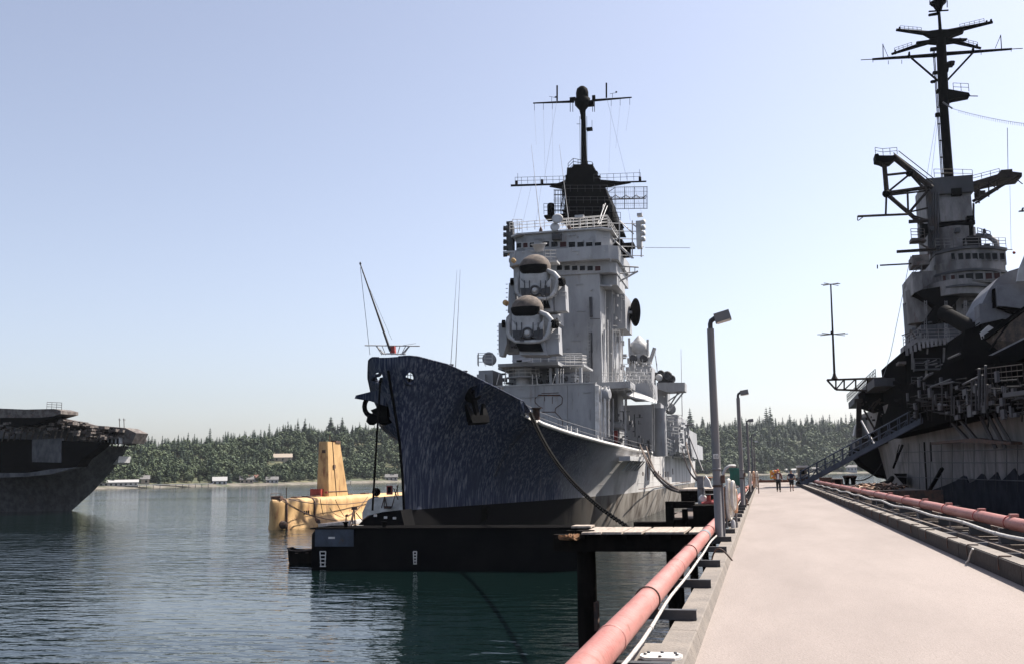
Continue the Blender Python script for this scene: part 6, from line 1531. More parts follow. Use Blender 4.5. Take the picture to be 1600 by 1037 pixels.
ar = MB(); ar.tube([A(1527, 368, dI + 4), A(1545, 370, dI + 3), A(1556, 378, dI + 2), (A(1558, 388, dI + 2))], .3, 6); ar.rail([A(1528, 366, dI + 4), A(1548, 372, dI + 2.6)], .7, .7, 2, .04); R('bridge_arch', CARM, ar)
R('red_ball', REDP, MB().ell(A(1584.5, 395, dI + 1), .16, .16, .16, 10, 8)); R('ball_yard', CLUT, MB().tube([A(1572, 390, dI + 1), A(1582, 390.5, dI + 1)], .05, 4))
# ---- black pole mast
dK = dI + 6
mm_ = MB(); mm_.tube([A(1482.5, 280, dK), A(1474, 160, dK)], .52, 14, r2=.47); mm_.tube([A(1475, 165, dK - .1), A(1470, 60, dK - .1)], .56, 14, r2=.52); mm_.tube([A(1470, 60, dK), A(1466, 4, dK)], .20, 10, r2=.14)
mst = R('pole_mast', BLACK, mm_)
ld = MB()
for o_ in (-9, -7): ld.tube([A(1482 + o_ * 1.0 - 2, 278, dK), A(1466 + o_ + 1, 80, dK)], .05, 4)
for y in range(90, 278, 26): x = interp(y, [(80, 1467), (278, 1481)]); ld.tube([A(x - 10, y, dK), A(x - 6, y, dK)], .08, 4)
R('mast_ladder', BLACK, ld, mst)
ty = MB()
def yd_(a, b, r0, r1): ty.tube([A(*a, dK), A(*b, dK)], r0, 6, r2=r1)
yd_((1470, 55), (1400, 47), .36, .16); yd_((1470, 53), (1551, 35), .36, .16); yd_((1470, 60), (1393, 85), .32, .14); yd_((1470, 60), (1533, 76), .32, .14)
ty.fp([(1440, 50), (1470, 46), (1506, 46), (1506, 50), (1484, 58), (1455, 58)], dK - .3, .7); ty.fp([(1432, 65), (1470, 60), (1512, 60), (1500, 64), (1470, 68)], dK - .3, .7); y4 = R('radar_yards', BLACK, ty, mst)
rl = MB(); rl.rail([A(1407, 47, dK), A(1440, 50, dK)], .5, .5, 2, .025); rl.rail([A(1500, 45, dK), A(1538, 36, dK)], .5, .5, 2, .025); rl.rail([A(1398, 82, dK), A(1425, 73, dK)], .5, .5, 2, .025); rl.rail([A(1500, 66, dK), A(1528, 73, dK)], .5, .5, 2, .025)
for x, y in ((1406, 44), (1542, 34), (1549, 32), (1399, 80), (1527, 71), (1421, 83), (1521, 76)): rl.fb(x - 1.2, y - 2, x + 1.2, y + 4, dK - .2, .3)
R('yard_railing', BLACK, rl, y4)
ly = MB(); ly.tube([A(1470, 86, dK), A(1363, 93, dK)], .24, 6, r2=.13); ly.tube([A(1470, 85, dK), A(1581, 77, dK)], .24, 6, r2=.12); ly.tube([A(1424, 91, dK), A(1466, 127, dK)], .12, 6); ly.tube([A(1520, 83, dK), A(1480, 126, dK)], .12, 6); ly.tube([A(1363, 93, dK), A(1345, 94, dK)], .05, 4); ly.tube([A(1581, 77, dK), A(1598, 76, dK)], .05, 4)
ly.tube([A(1380, 90, dK), A(1379.5, 69, dK)], .05, 4); ly.tube([A(1379.5, 70, dK), A(1388, 90, dK)], .03, 4); ly.tube([A(1565, 77, dK), A(1563.5, 55, dK)], .05, 4); ly.tube([A(1563, 57, dK), A(1555, 76, dK)], .03, 4)
for x, y in ((1364, 98), (1388, 101), (1409, 100), (1580, 81), (1533, 86)): ly.tube([A(x, y - 6, dK), A(x, y, dK)], .03, 4)
for x, y in ((1421, 86), (1521, 78)): ly.fb(x - 1.5, y - 3, x + 1.5, y + 4, dK - .3, .4)
R('signal_yard', BLACK, ly, mst)
tg = MB(); tg.lathe(A(1466, 6, dK), (0, 0, 1), [(-.9, .3), (-.3, .5), (0, .85), (.2, .9), (.35, .6)], 14); tg.tube([A(1451, 18.5, dK), A(1482, 16.5, dK)], .1, 5); tg.fp([(1451, 22), (1466, 19), (1466, 22), (1452, 24)], dK - .2, .4); tg.tube([A(1453, 4, dK), A(1462, 16, dK)], .05, 4); tg.tube([A(1453, 1, dK), A(1453, 8, dK)], .06, 4); tg.tube([A(1480, 1, dK), A(1480, 12, dK)], .05, 4); R('topmast_array', BLACK, tg, mst)
pg_ = MB(); pg_.fp([(1480, 139), (1514, 145), (1516, 149), (1490, 154), (1482, 158)], dK - .5, 1.4); pg_.tube([A(1484, 160, dK), A(1496, 152, dK)], .14, 5); pg_.tube([A(1496, 150, dK), A(1528, 150.5, dK)], .06, 4); pg_.rail([A(1490, 142, dK - .5), A(1514, 143, dK - .5)], .9, .7, 2, .03); pg_.fb(1464, 139, 1470, 143, dK - .5, .8); pg_.fb(1458, 111, 1468, 114, dK - .3, .6); pg_.fb(1481, 98, 1490, 102, dK - .3, .8); pg_.fp([(1470, 100), (1484, 98), (1482, 112), (1474, 118)], dK - .4, .6); pg_.fb(1454, 74, 1464, 78, dK - .3, .5); pg_.fb(1462, 176, 1472, 181, dK - .3, .5); pg_.lathe(A(1486, 100, dK), (0, 0, 1), [(-.2, .35), (.2, .45)], 10); pg_.lathe(A(1458, 128, dK), (0, 0, 1), [(-.1, .3), (.1, .3)], 8); R('mast_platform', BLACK, pg_, mst)['kind'] = 'stuff'
ay = MB(); ay.tube([A(1473, 160, dK - .6), A(1488, 170, dK - .8)], .1, 5)
pts_ = [A(lerp(1488, 1700, t), 170 + 62 * t - 34 * t * t, lerp(dK - .8, dK - 40, t)) for t in LS(0, 1, 22)]
ay.tube(pts_, .022, 4)
for p in [lerp(pts_[i], pts_[i + 1], f) for i in range(1, 12) for f in (0, .33, .66)]: ay.tube([p, p - Vector((0, 0, .28))], .018, 3)
R('long_wire_aerial', STEEL, ay, mst)
wr = MB(); wr.tube([A(1464, 180, dK), A(1448, 277, dK)], .02, 3); wr.tube([A(1466, 180, dK), A(1455, 277, dK)], .02, 3); wr.tube([A(1437, 340, dI + 2), A(1437, 378, dI + 2)], .03, 3); wr.tube([A(1423, 400, dI), A(1391, 555, dI)], .03, 3); wr.tube([A(1391, 555, dI), A(1380, 588, dI)], .03, 3); wr.tube([A(1578, 290, dI), A(1580, 390, dI)], .02, 3); R('stay_wire', STEEL, wr)
# ---- gun mounting and brown crane nearest us
dG = 86.0
LIT = M('primer_grey_housing', (.155, .158, .175), .65, c2=(.11, .112, .125), sc=.8, rust=(.14, .08, .06), rs=1.6, rlo=.62, rhi=.8)
gm = MB()
prof = [A(x, y, dG) for x, y in ((1529, 497), (1534, 476), (1546, 452), (1560, 434), (1576, 424), (1592, 419), (1640, 416), (1680, 425), (1680, 500))]
gm.prism(prof, (0, 7, 0)); gun = R('gun_housing', LIT, gm)
gm = MB(); gm.fp([(1530, 475), (1600, 470), (1600, 500), (1567, 498), (1532, 506)], dG - .4, 2); R('housing_lip', LIT, gm, gun)
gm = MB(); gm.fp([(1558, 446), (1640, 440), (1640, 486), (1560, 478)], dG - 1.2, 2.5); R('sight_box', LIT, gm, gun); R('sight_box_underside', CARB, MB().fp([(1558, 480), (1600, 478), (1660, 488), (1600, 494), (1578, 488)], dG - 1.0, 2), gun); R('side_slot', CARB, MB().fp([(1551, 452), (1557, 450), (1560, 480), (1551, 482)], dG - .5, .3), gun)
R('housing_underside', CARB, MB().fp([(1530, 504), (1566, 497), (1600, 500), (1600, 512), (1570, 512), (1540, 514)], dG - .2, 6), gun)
R('crane_mast_plate', PALE, MB().fp([(1589, 440), (1592, 422), (1602, 398), (1640, 380), (1640, 440)], dG - 2, .4), gun)
bl = MB(); bl.tube([A(1480, 492, dG + 6), A(1530, 520, dG + 2)], .62, 14, r2=.7); bl.tube([A(1476, 489, dG + 6.5), A(1484, 494, dG + 5.8)], .72, 14); R('gun_barrel', BLACK, bl, gun)
R('gun_carriage', CARB, MB().fp([(1508, 516), (1540, 505), (1600, 512), (1680, 540), (1680, 640), (1525, 600), (1500, 560)], dG + 1, 8), gun)
BRN = M('rust_brown_lattice_plate', (.10, .07, .05), .85, c2=(.045, .032, .026), sc=2.2, rust=(.18, .13, .10), rs=3, rlo=.6, rhi=.7, bump=.3, bs=6)
cn = MB(); cn.prism([A(1536, 528, dG - 3), A(1600, 484, dG - 6), A(1700, 420, dG - 10), A(1700, 500, dG - 10), A(1600, 536, dG - 6), A(1570, 556, dG - 4)], (.4, 1.2, 0)); crn = R('crane_jib', BRN, cn)
ln_ = MB(); ln_.bar(A(1572, 550, dG - 4.2), A(1640, 508, dG - 7), .25, .5); ln_.bar(A(1536, 529, dG - 3.2), A(1640, 456, dG - 7.4), .2, .35); ln_.bar(A(1545, 548, dG - 3.4), A(1580, 500, dG - 5), .1, .15); R('jib_chord', CARB, ln_, crn)
R('jib_foot', PALE, MB().fp([(1534, 518), (1545, 508), (1556, 514), (1537, 528)], dG - 3.4, .8), crn)
R('jib_lower_plate', BRN, MB().prism([A(1582, 562, dG - 5), A(1700, 500, dG - 10), A(1700, 640, dG - 10), A(1600, 590, dG - 6)], (.3, .8, 0)), crn)
pw = MB(); pw.fp([(1528, 560), (1538, 556), (1541, 620), (1543, 640), (1532, 640)], dG - 1, .5); R('pale_conduit', CARM, pw)
R('boat_boom', CARG, MB().bar(AX(1570, 617, XH_ - 3.2), AX(1640, 607, XH_ - 3.2), .2, .2))

# ================================================================ GANGWAY from pier to the right carrier
gw_ = thing('gangway', 'long blue-grey truss gangway rising from the pier to the carrier with the island', 'gangway', (4.2, 101, .2))
G0, G1 = AZ(1250, 759, .1), Vector((0, 0, 0)); G0 = Vector((G0.x, 100, .1)); G0 = A(1252, 757, 100); G1 = A(1472, 640, 88)
wv_ = Vector((0, 1.3, 0))
for k, off in enumerate((Vector((0, 0, 0)), wv_)):
    MB().bar(G0 + off, G1 + off, .16, .42).build('stringer', BLUEG, gw_)
up = Vector((0, 0, 1.25))
for off in (Vector((0, 0, 0)), wv_):
    MB().tube([G0 + off + up * 1.0, G1 + off + up], .055, 5).build('handrail', BLUEG, gw_)
    mr = MB(); mr.tube([G0 + off + up * .55, G1 + off + up * .55], .035, 4)
    mr.build('midrail', BLUEG, gw_)
    n = 15
    for i in range(n + 1): p = lerp(G0, G1, i / n) + off; MB().tube([p, p + up], .05, 4).build('post', BLUEG, gw_)
    dg = MB()
    for i in range(n):
        p, q = lerp(G0, G1, i / n) + off, lerp(G0, G1, (i + 1) / n) + off
        (dg.tube([p, q + up * .55], .035, 4) if i % 2 else dg.tube([p + up * .55, q], .035, 4))
    dg.build('diagonal', BLUEG, gw_)
tr_ = MB(); tr_.hexa([G0 + Vector((0, .05, .05)), G1 + Vector((0, .05, .05)), G1 + wv_ + Vector((0, 0, .05)), G0 + wv_ + Vector((0, 0, .05))], [G0 + Vector((0, .05, .1)), G1 + Vector((0, .05, .1)), G1 + wv_ + Vector((0, 0, .1)), G0 + wv_ + Vector((0, 0, .1))]); tr_.build('tread', DTIMB, gw_)
MB().tube([A(1346, 657, 96), A(1367, 695, 94)], .09, 6).build('hanging_strut', PALE, gw_)
# ================================================================ LEFT-SIDE TIMBER WORK
cw_ = thing('catwalk', 'timber finger catwalk with pale planks where the heavy chain lands', 'catwalk', (-4, 29, 0))
ZC_ = AZ(1000, 826, 0); zc = 0.0
xl = A(896, 824, 29).x; xl = AZ(900, 824, zc).x; y0_, y1_ = AZ(1000, 830.5, zc).y, AZ(1000, 822.5, zc).y
pw_ = .62; x = AZ(921, 826, zc).x; i = 0
rr = random.Random(2)
while x < -1.5:
    b = MB(); sk = rr.uniform(-.02, .02); wq = rr.uniform(.50, .57)
    b.hexa([(x + sk, y0_, zc - .06), (x + wq + sk, y0_ + rr.uniform(-.05, .05), zc - .06), (x + wq, y1_, zc - .06), (x, y1_, zc - .06)], [(x + sk, y0_, zc + rr.uniform(-.012, .012)), (x + wq + sk, y0_, zc), (x + wq, y1_, zc), (x, y1_, zc + rr.uniform(-.01, .01))]); b.build('plank', PLANK, cw_); x += .60
bm_ = MB(); bm_.box(xl - .3, -1.45, y0_ + .15, y0_ + .5, zc - .55, zc - .08); bm_.build('beam', DTIMB, cw_); MB().box(xl - .3, -1.45, y1_ - .5, y1_ - .2, zc - .55, zc - .08).build('beam', DTIMB, cw_)
cb = MB()
xx = xl + .5
while xx < -1.6: MB().box(xx, xx + .14, y0_ + .02, y1_ - .1, zc - .2, zc - .065).build('joist', DTIMB, cw_); xx += .6
MB().box(xl - .1, xl + .5, y1_ - .7, y1_ + .05, zc + .01, zc + .07).build('end_cap', PLANK, cw_)
pl = MB()
def post(x, y, z0, z1, r_, name='pile', mat=DTIMB, par=None):
    b = MB(); n = 7; b.tube([(x + rr.uniform(-.02, .02), y, lerp(z0, z1, k / n)) for k in range(n + 1)], r_, 12); return b.build(name, mat, par)
p0 = A(914, 830, y0_ + .6); post(p0.x, y0_ + .6, -9, zc + .02, .27, par=cw_); post(p0.x * (y1_ - .3) / (y0_ + .6) + .06, y1_ - .3, -9, zc + .02, .24, par=cw_)
p1 = A(1047, 860, y0_ + .8); post(p1.x, y0_ + .8, -9, zc - .1, .12, par=cw_)
MB().fb(928, 940, 934, 985, y0_ + .45, .3).build('rotten_splinter', RUST, cw_)
tu = MB()
for k in range(60):
    a = A(902 + rr.uniform(-12, 6), 838 + rr.uniform(-5, 3), y0_ + .2); b = A(880 + rr.uniform(-8, 16), 838 + rr.uniform(-3, 4), y0_ - .3); tu.tube([a, lerp(a, b, .5) + Vector((0, 0, -.05)), b], .018, 3)
tu.build('frayed_rope', M('frayed_hemp', (.30, .16, .08), .9), cw_)
# frame and fender block beyond the catwalk
ff = thing('timber_gantry', 'dark timber fender frame standing behind the catwalk', 'frame', A(1060, 800, 36))
MB().fb(1040, 783, 1052, 826, 35, .5).build('post', DTIMB, ff); MB().fb(1066, 795, 1074, 826, 35.2, .4).build('post', DTIMB, ff); MB().fb(1040, 783, 1085, 793, 35.1, .45).build('top_beam', DTIMB, ff); MB().fb(1052, 811, 1070, 817, 35.2, .3).build('cross_beam', DTIMB, ff)
MB().fb(1083, 789, 1118, 824, 34.5, 1.6).build('side_block', DTIMB, ff); MB().fb(990, 815, 1050, 824, 38, .6).build('float_log', DTIMB, ff)
fbk = thing('fender_block', 'big dark timber fender with a bleached top between cruiser and pier', 'fender', A(1090, 775, 44))
q = MB().fb(1064, 766, 1120, 784, 43, 4); q.build('body', DTIMB, fbk); MB().fb(1063, 763, 1120, 766, 42.9, 4.2).build('pale_sunlit_top', PLANK, fbk)  # sunlit top rim drawn as a paler slab
MB().fb(1040, 800, 1062, 812, 60, 1).build('waterline_log', TIMB, fbk)
pf_ = thing('side_platform', 'dark timber platform beside the pier, near the second lamp', 'platform', (-2.5, 50, 0))
MB().box(-3.4, -1.46, 37, 58, -.5, -.05).build('deck', DTIMB, pf_)
for yy in AR(37.2, 57.5, 1.1): MB().box(-3.42, -1.44, yy, yy + 1.02, -.05, .0).build('plank', TIMB, pf_)
for yy in (38, 46, 55): post(-3.2, yy, -9, -.5, .18, par=pf_)
# steel pedestal, red valve
pd = thing('pedestal', 'grey steel capstan pedestal on the dark timber behind the first lamp', 'pedestal', A(1095, 790, 38))
b = MB(); c = A(1095, 792, 37.6); b.tube([c, c + Vector((0, 0, .85))], .10, 10); b.tube([c + Vector((.12, 0, 0)), c + Vector((.12, 0, .7))], .05, 8); b.build('post', STEEL, pd)
MB().lathe(c, (0, 0, 1), [(0, .32), (.06, .32), (.07, .12)], 12).build('base', STEEL, pd); MB().fb(1089, 743, 1099, 762, 37.4, .25).build('control_box', STEEL, pd)
hp = MB(); hp.fp([(1098, 758), (1102, 742), (1108, 750), (1112, 762)], 38.5, .6); hp.build('canvas_cover', PALE, pd)
vl = thing('red_valve', 'red valve manifold low beside the first lamp post', 'valve', A(1105, 790, 36))
b = MB(); b.tube([A(1097, 788, 36), A(1125, 782, 36)], .10, 10); b.tube([A(1107, 786, 36), A(1107, 772, 36)], .07, 8); b.tube([A(1112, 786, 35.8), A(1130, 790, 35.6)], .09, 8); b.build('pipe', REDP, vl)
MB().tube([A(1107, 772, 36) + Vector((.2 * cos(a), .2 * sin(a), 0)) for a in LS(0, 2 * pi, 14, endpoint=False)], .025, 6, closed=True).build('handwheel', DKSTEEL, vl)
MB().lathe(A(1098, 778, 36.4), (0, -1, 0), [(-.1, .14), (.15, .14), (.16, .08)], 12).build('gauge', WHITE, vl)
# yellow pad / pallets along the edge
for x0, y0, x1, y1, d, mt, nm, lab in ((1100, 745, 1116, 751, 52, ORANGE, 'cargo_pallet', 'low orange-brown pallet behind the first lamp post'), (1160, 760, 1172, 764, 70, ORANGE, 'cargo_pallet', 'orange pallet beside the second lamp post')):
    t = thing(nm, lab, 'pallet', A((x0 + x1) / 2, y1, d)); ax0, ax1 = A(x0, y1, d).x, A(x1, y1, d).x; zz0, zz1 = A(x0, y1, d).z, A(x0, y0, d).z
    for k in range(5): MB().box(ax0, ax1, d + .28 * k, d + .28 * k + .2, zz1 - .03, zz1).build('slat', mt, t)
    for f in (.05, .5, .95): xx = lerp(ax0, ax1, f); MB().box(xx - .05, xx + .05, d, d + 1.32, zz0, zz1 - .031).build('bearer', TIMB, t)
# green box
gb = thing('green_container', 'green waste container with pale lid beside the second lamp post', 'container', A(1148, 757, 62))
dq_ = 60
b = MB(); b.fp([(1140, 733), (1158, 733), (1157, 758), (1141, 758)], dq_, 1.5); b.build('body', GREENP, gb); b = MB(); b.fp([(1139, 730), (1159, 731), (1159, 733.5), (1139, 733.5)], dq_ - .1, 1.7); b.build('lid', GREENP, gb)
b = MB(); [b.fb(x, 734, x + .8, 757, dq_ - .06, .08) for x in (1143, 1147, 1151, 1155)]; b.build('rib', GREENP, gb); MB().fb(1138, 757.5, 1160, 760, dq_ - .1, 1.7).build('skid', DKSTEEL, gb)
ho = thing('hooped_pipe', 'pale curved pipe arching up beside the green container', 'pipe', A(1134, 745, 58))
MB().tube([A(1130 + 0, 752, 57), A(1130.5, 738, 57), A(1134, 731, 57), A(1140, 727, 57), A(1148, 727, 58)], .08, 8).build('tube', PALE, ho)
# white fire hose hung on its rack
hr = thing('fire_hose', 'bundle of white and rust-stained hose hung on a rack behind the first lamp', 'hose', (-1.0, 27.5, .14))
hc = A(1143, 786, 27.6)
HOSEW = M('white_canvas_hose', (.66, .62, .56), .8, c2=(.50, .44, .37), sc=6); HOSER = M('rust_stained_hose', (.48, .25, .14), .8, c2=(.60, .45, .34), sc=5)
for k, (dx, dy, w_, h0, h1, mt) in enumerate(((-.05, 0, .10, 749, 811, HOSEW), (.0, .12, .09, 753, 806, HOSEW), (-.13, .2, .07, 760, 812, HOSER), (.06, -.1, .06, 752, 795, HOSEW), (.10, .2, .05, 765, 800, HOSER), (-.2, .1, .05, 762, 808, HOSER), (.03, .3, .08, 756, 800, HOSEW))):
    zt__, zb__ = A(1143, h0, 27.5).z, A(1143, h1, 27.5).z; zm = (zt__ + zb__) / 2; hh = (zt__ - zb__) / 2
    MB().tube([(hc.x + dx + w_ * sin(a) * .5, hc.y + dy + w_ * 1.2 * sin(a), zm + hh * cos(a)) for a in LS(0, 2 * pi, 26, endpoint=False)], .045, 8, closed=True).build('hose_loop', mt, hr)
rk_ = MB(); rk_.tube([(hc.x - .15, hc.y + .1, .14), (hc.x - .15, hc.y + .1, 1.25)], .03, 8); rk_.tube([(hc.x + .1, hc.y + .2, .14), (hc.x + .1, hc.y + .2, 1.3)], .03, 8); rk_.tube([(hc.x - .25, hc.y + .1, 1.22), (hc.x + .2, hc.y + .1, 1.22)], .03, 8); rk_.build('rack', STEEL, hr)
MB().lathe((hc.x + .02, hc.y - .05, .2), (0, 0, 1), [(-.06, .06), (.1, .06), (.16, .03)], 10).build('nozzle', PALE, hr)
h2 = thing('fire_hose', 'small rusty-orange hose bundle on a rack at the third lamp post', 'hose', A(1178, 760, 70))
for k, dx in enumerate((-.25, .0, .2)):
    c = A(1178, 748, 70); MB().tube([(c.x + dx + .06 * sin(a), c.y + .1 * sin(a) + k * .2, c.z + .5 * cos(a)) for a in LS(0, 2 * pi, 18, endpoint=False)], .06, 6, closed=True).build('hose_loop', HOSER if k % 2 else HOSEW, h2)
c = A(1178, 760, 70); MB().tube([(c.x - .3, c.y + .1, .1), (c.x - .3, c.y + .1, 1.2), (c.x + .3, c.y + .1, 1.2), (c.x + .3, c.y + .1, .1)], .04, 6).build('rack', RUST, h2)
# posts and a rusty beam at the edge beyond
eb_ = thing('edge_block', 'rusty brown mooring cleat on the kerb near the second lamp', 'cleat', A(1170, 790, 46)); c = Vector((-.78, 45.8, .14))
b = MB(); b.box(c.x - .12, c.x + .12, c.y - .35, c.y + .35, .14, .19); b.tube([c + Vector((0, -.12, .04)), c + Vector((0, -.12, .2))], .05, 8); b.tube([c + Vector((0, .12, .04)), c + Vector((0, .12, .2))], .05, 8); b.tube([c + Vector((0, -.4, .24)), c + Vector((0, 0, .21)), c + Vector((0, .4, .24))], .05, 8); b.build('cleat', RUST, eb_)

# ================================================================ FAR END OF THE PIER
ea = thing('end_barrier', 'low rusty timber barrier across the far end of the walkway', 'barrier', (1.4, DEND, 0))
MB().box(-.9, 3.6, DEND - .4, DEND - .05, 0, .34).build('beam', M('red_brown_beam', (.17, .07, .045), .85, c2=(.10, .05, .035), sc=2), ea)
for x in (-.5, 1.4, 3.2): MB().box(x, x + .25, DEND - .05, DEND + .2, -.3, .5).build('post', TIMB, ea)
lr_ = thing('life_ring_board', 'orange life ring on a yellow board behind the red-capped walker', 'life ring', A(1210, 752, 132))
MB().fb(1203, 734, 1219, 747, 132, .12).build('board', YELP, lr_); MB().fb(1209, 747, 1212, 753, 132, .12).build('post', TIMB, lr_)
c = A(1211, 740.5, 131.8); MB().tube([c + Vector((.42 * cos(a), 0, .42 * sin(a))) for a in LS(0, 2 * pi, 20, endpoint=False)], .13, 8, closed=True).build('ring', ORANGE, lr_)
for a in (.4, 2.0, 3.6, 5.1): MB().tube([c + Vector((.42 * cos(a + t), -.02, .42 * sin(a + t))) for t in (-.2, 0, .2)], .14, 8).build('ring_band', WHITE, lr_)
wd = thing('watch_shed', 'small grey shed with bright flat roof beside the gangway foot', 'shed', A(1254, 752, 118))
MB().fb(1247, 729.5, 1261, 750, 116, 1.8).build('wall', M('shed_wall_boards', (.24, .21, .17), .85, c2=(.16, .14, .12), sc=2), wd); MB().fb(1245, 726.5, 1263, 729.5, 115.8, 2.4).build('roof', WHITE, wd); MB().fb(1250, 733, 1257, 740, 115.95, .1).build('window', GLASS, wd); MB().fb(1257.5, 733, 1260.5, 750, 115.95, .1).build('door', TIMB, wd)
jk = thing('lumber_heap', 'jumbled heap of dark timber and pipe at the gangway foot', 'heap', A(1250, 758, 104))
r9 = random.Random(4)
for k in range(16):
    a = A(r9.uniform(1243, 1262), r9.uniform(746, 758), 104 + r9.uniform(-2, 2)); a.z = max(a.z, .1); v = Vector((r9.uniform(-1.2, 1.2), r9.uniform(-1, 1), r9.uniform(-.2, .4))); MB().bar(a, a + v, .14, .16).build('timber', (TIMB, DTIMB, STEEL, RUST)[k % 4], jk)
# right quay: timber platform, bollard, blocks, rope heap and hawsers
qp = thing('mooring_platform', 'dark timber mooring platform carrying the double bollard', 'platform', (7, 80, .2))
pz = AX(1330, 772, 6.5)
MB().box(5.3, 10.5, 66, 100, -.35, .12).build('deck', DTIMB, qp)
for yy in AR(66, 99.5, .62): MB().box(5.28, 10.52, yy, yy + .56, .12, .17).build('plank', TIMB, qp)
MB().box(5.28, 10.54, 65.6, 65.97, -.5, .30).build('edge_beam', RUST, qp)
for yy in (67, 76, 86, 96): post(10.2, yy, -9, -.35, .2, par=qp)
for bx0, bx1, yy, lab in ((1320, 1337, 88, 'black double bollard with rusty caps on the mooring platform'),):
    c0 = AZ(1323, 757, .17); bo_ = thing('bollard', lab, 'bollard', (7, 78, .17))
    dB_ = c0.y
    for xx in (1323.5, 1333.5):
        c = A(xx, 755, dB_); c.z = .17; MB().lathe(c, (0, 0, 1), [(0, .22), (.25, .2), (.55, .24), (.72, .34)], 14).build('post', BLACK, bo_); MB().lathe(c + Vector((0, 0, .72)), (0, 0, 1), [(0, .34), (.08, .36), (.16, .28), (.18, .05)], 14).build('cap', RUST, bo_)
    c = A(1328.5, 755, dB_); MB().box(c.x - .65, c.x + .65, dB_ - .3, dB_ + .3, .17, .24).build('base', DKSTEEL, bo_)
for (x0, y0, x1, y1, d, lab, mt) in ((1281, 746, 1300, 752, 92, 'long rusty timber block farther along from the double bollard', RUST), (1301, 748, 1317, 756, 86, 'squat dark crate between the rusty block and the double bollard', DTIMB)):
    t = thing('timber_block', lab, 'block', A((x0 + x1) / 2, y1, d)); a0, a1 = A(x0, y1, d), A(x1, y0, d); za = .17
    MB().box(a0.x, a1.x, d, d + .7, za, max(a1.z, .5)).build('body', mt, t)
    MB().box(a0.x - .03, a1.x + .03, d - .03, d + .73, max(a1.z, .5), max(a1.z, .5) + .06).build('lid', PLANK if mt is DTIMB else RUST, t)
    for f in (.15, .85): MB().box(lerp(a0.x, a1.x, f) - .04, lerp(a0.x, a1.x, f) + .04, d - .04, d, za, max(a1.z, .5)).build('batten', RUST, t)
hw2 = thing('rope_heap', 'heap of old brown rope on the mooring platform', 'rope', A(1365, 760, 78))
for k in range(34):
    c = Vector((lerp(6.9, 9.4, r9.random()), r9.uniform(74, 78), .17)); rr_ = r9.uniform(.25, .55); zz = r9.uniform(.03, .38); ph = r9.random() * 6
    MB().tube([(c.x + rr_ * cos(a + ph), c.y + rr_ * sin(a + ph), c.z + zz + .07 * sin(3 * a)) for a in LS(0, 2 * pi * .9, 14)], .055, 6).build('rope_coil', ROPE if k % 3 else HOSER, hw2)
def hang(name, label, p, q, sag, r_, mat, n=24, cat='rope', group=None, wob=0):
    p, q = Vector(p), Vector(q)
    pts = [lerp(p, q, t) - Vector((0, 0, sag * 4 * t * (1 - t))) + Vector((wob * sin(t * 40), 0, wob * cos(t * 33))) for t in LS(0, 1, n)]
    o = MB().tube(pts, r_, 6).build(name, mat, loc=p); return tag(o, label, cat, group)
hang('hawser', 'thick brown hawser drooping from the mooring platform along the carrier side', AX(1380, 768, 9.5), AX(1500, 792, 9.0), .35, .10, ROPE, wob=.03)
hang('mooring_line', 'dark mooring line running up from the platform to the carrier stern', AX(1337, 750, 7.6), AX(1378, 722, 14), .6, .06, DROPE)
hang('hawser', 'thick dark hawser from the rope heap to the carrier hull', AX(1378, 757, 9.5), AX(1394, 746, 14.2), .15, .28, DROPE, 10)
# ================================================================ MOORING LINES OF THE CRUISER
p_ = hull_at(597, 604, -1)
hang('mooring_line', 'dark line hanging from the bow fairlead down to the float', A(594, 596, 67.4), A(582, 797, 67.0), .05, .075, DROPE)
# heavy chain from the deck edge to the catwalk
ca, cb_ = A(829, 645, D0 + STEP + .3), A(982, 823, 31.5)
chn = thing('mooring_chain', 'heavy dark chain slanting from the cruiser deck edge to the catwalk', 'chain', ca)
nl = 150; cpts = [lerp(ca, cb_, t) - Vector((0, 0, 1.1 * 4 * t * (1 - t))) for t in LS(0, 1, nl)]
link_me = {}
for i in range(nl - 1):
    c = (cpts[i] + cpts[i + 1]) / 2; d = (cpts[i + 1] - cpts[i]); L_ = d.length * .72; k = lerp(1.0, .42, i / nl)
    if 'm' not in link_me:
        b = MB(); b.tube([(.5 * cos(a) * (1 if True else 1), .24 * sin(a), 0) for a in LS(0, 2 * pi, 10, endpoint=False)], .11, 5, closed=True); o = b.build('chain_link', DROPE, chn, loc=None); 
        me = o.data; 
        for v in me.vertices: v.co += Vector(chn.location)
        link_me['m'] = me
    else: o = bpy.data.objects.new('chain_link', link_me['m']); col.objects.link(o); o.parent = chn
    o.location = c - Vector(chn.location); q = d.to_track_quat('X', 'Z'); o.rotation_mode = 'QUATERNION'
    from mathutils import Quaternion
    o.rotation_quaternion = q @ Quaternion((1, 0, 0), pi / 2 * (i % 2)); s_ = L_ * 1.75; o.scale = (s_, .62 * k, .62 * k)
for k, (a, b_, ad, bd__, sg) in enumerate((((1000, 694), (1063, 768), 128, 60, 1.2), ((1010, 697), (1064, 766), 128, 60, 1.5), ((1003, 700), (1065, 767), 126, 60, .8))):
    hang('mooring_line', ('uppermost', 'middle', 'lowest')[k] + ' of three brown ropes drooping from the cruiser side to the timber fender', A(*a, ad), A(*b_, bd__), sg, .09, ROPE, group='brown ropes to the timber fender')
hang('mooring_line', 'brown rope hanging at the far end of the cruiser side near the ladder', A(1072, 690, 150), A(1092, 748, 70), .8, .09, ROPE)
hang('mooring_line', 'second brown rope from the cruiser stern to the dark timber', A(1066, 700, 150), A(1090, 750, 72), .9, .08, ROPE)
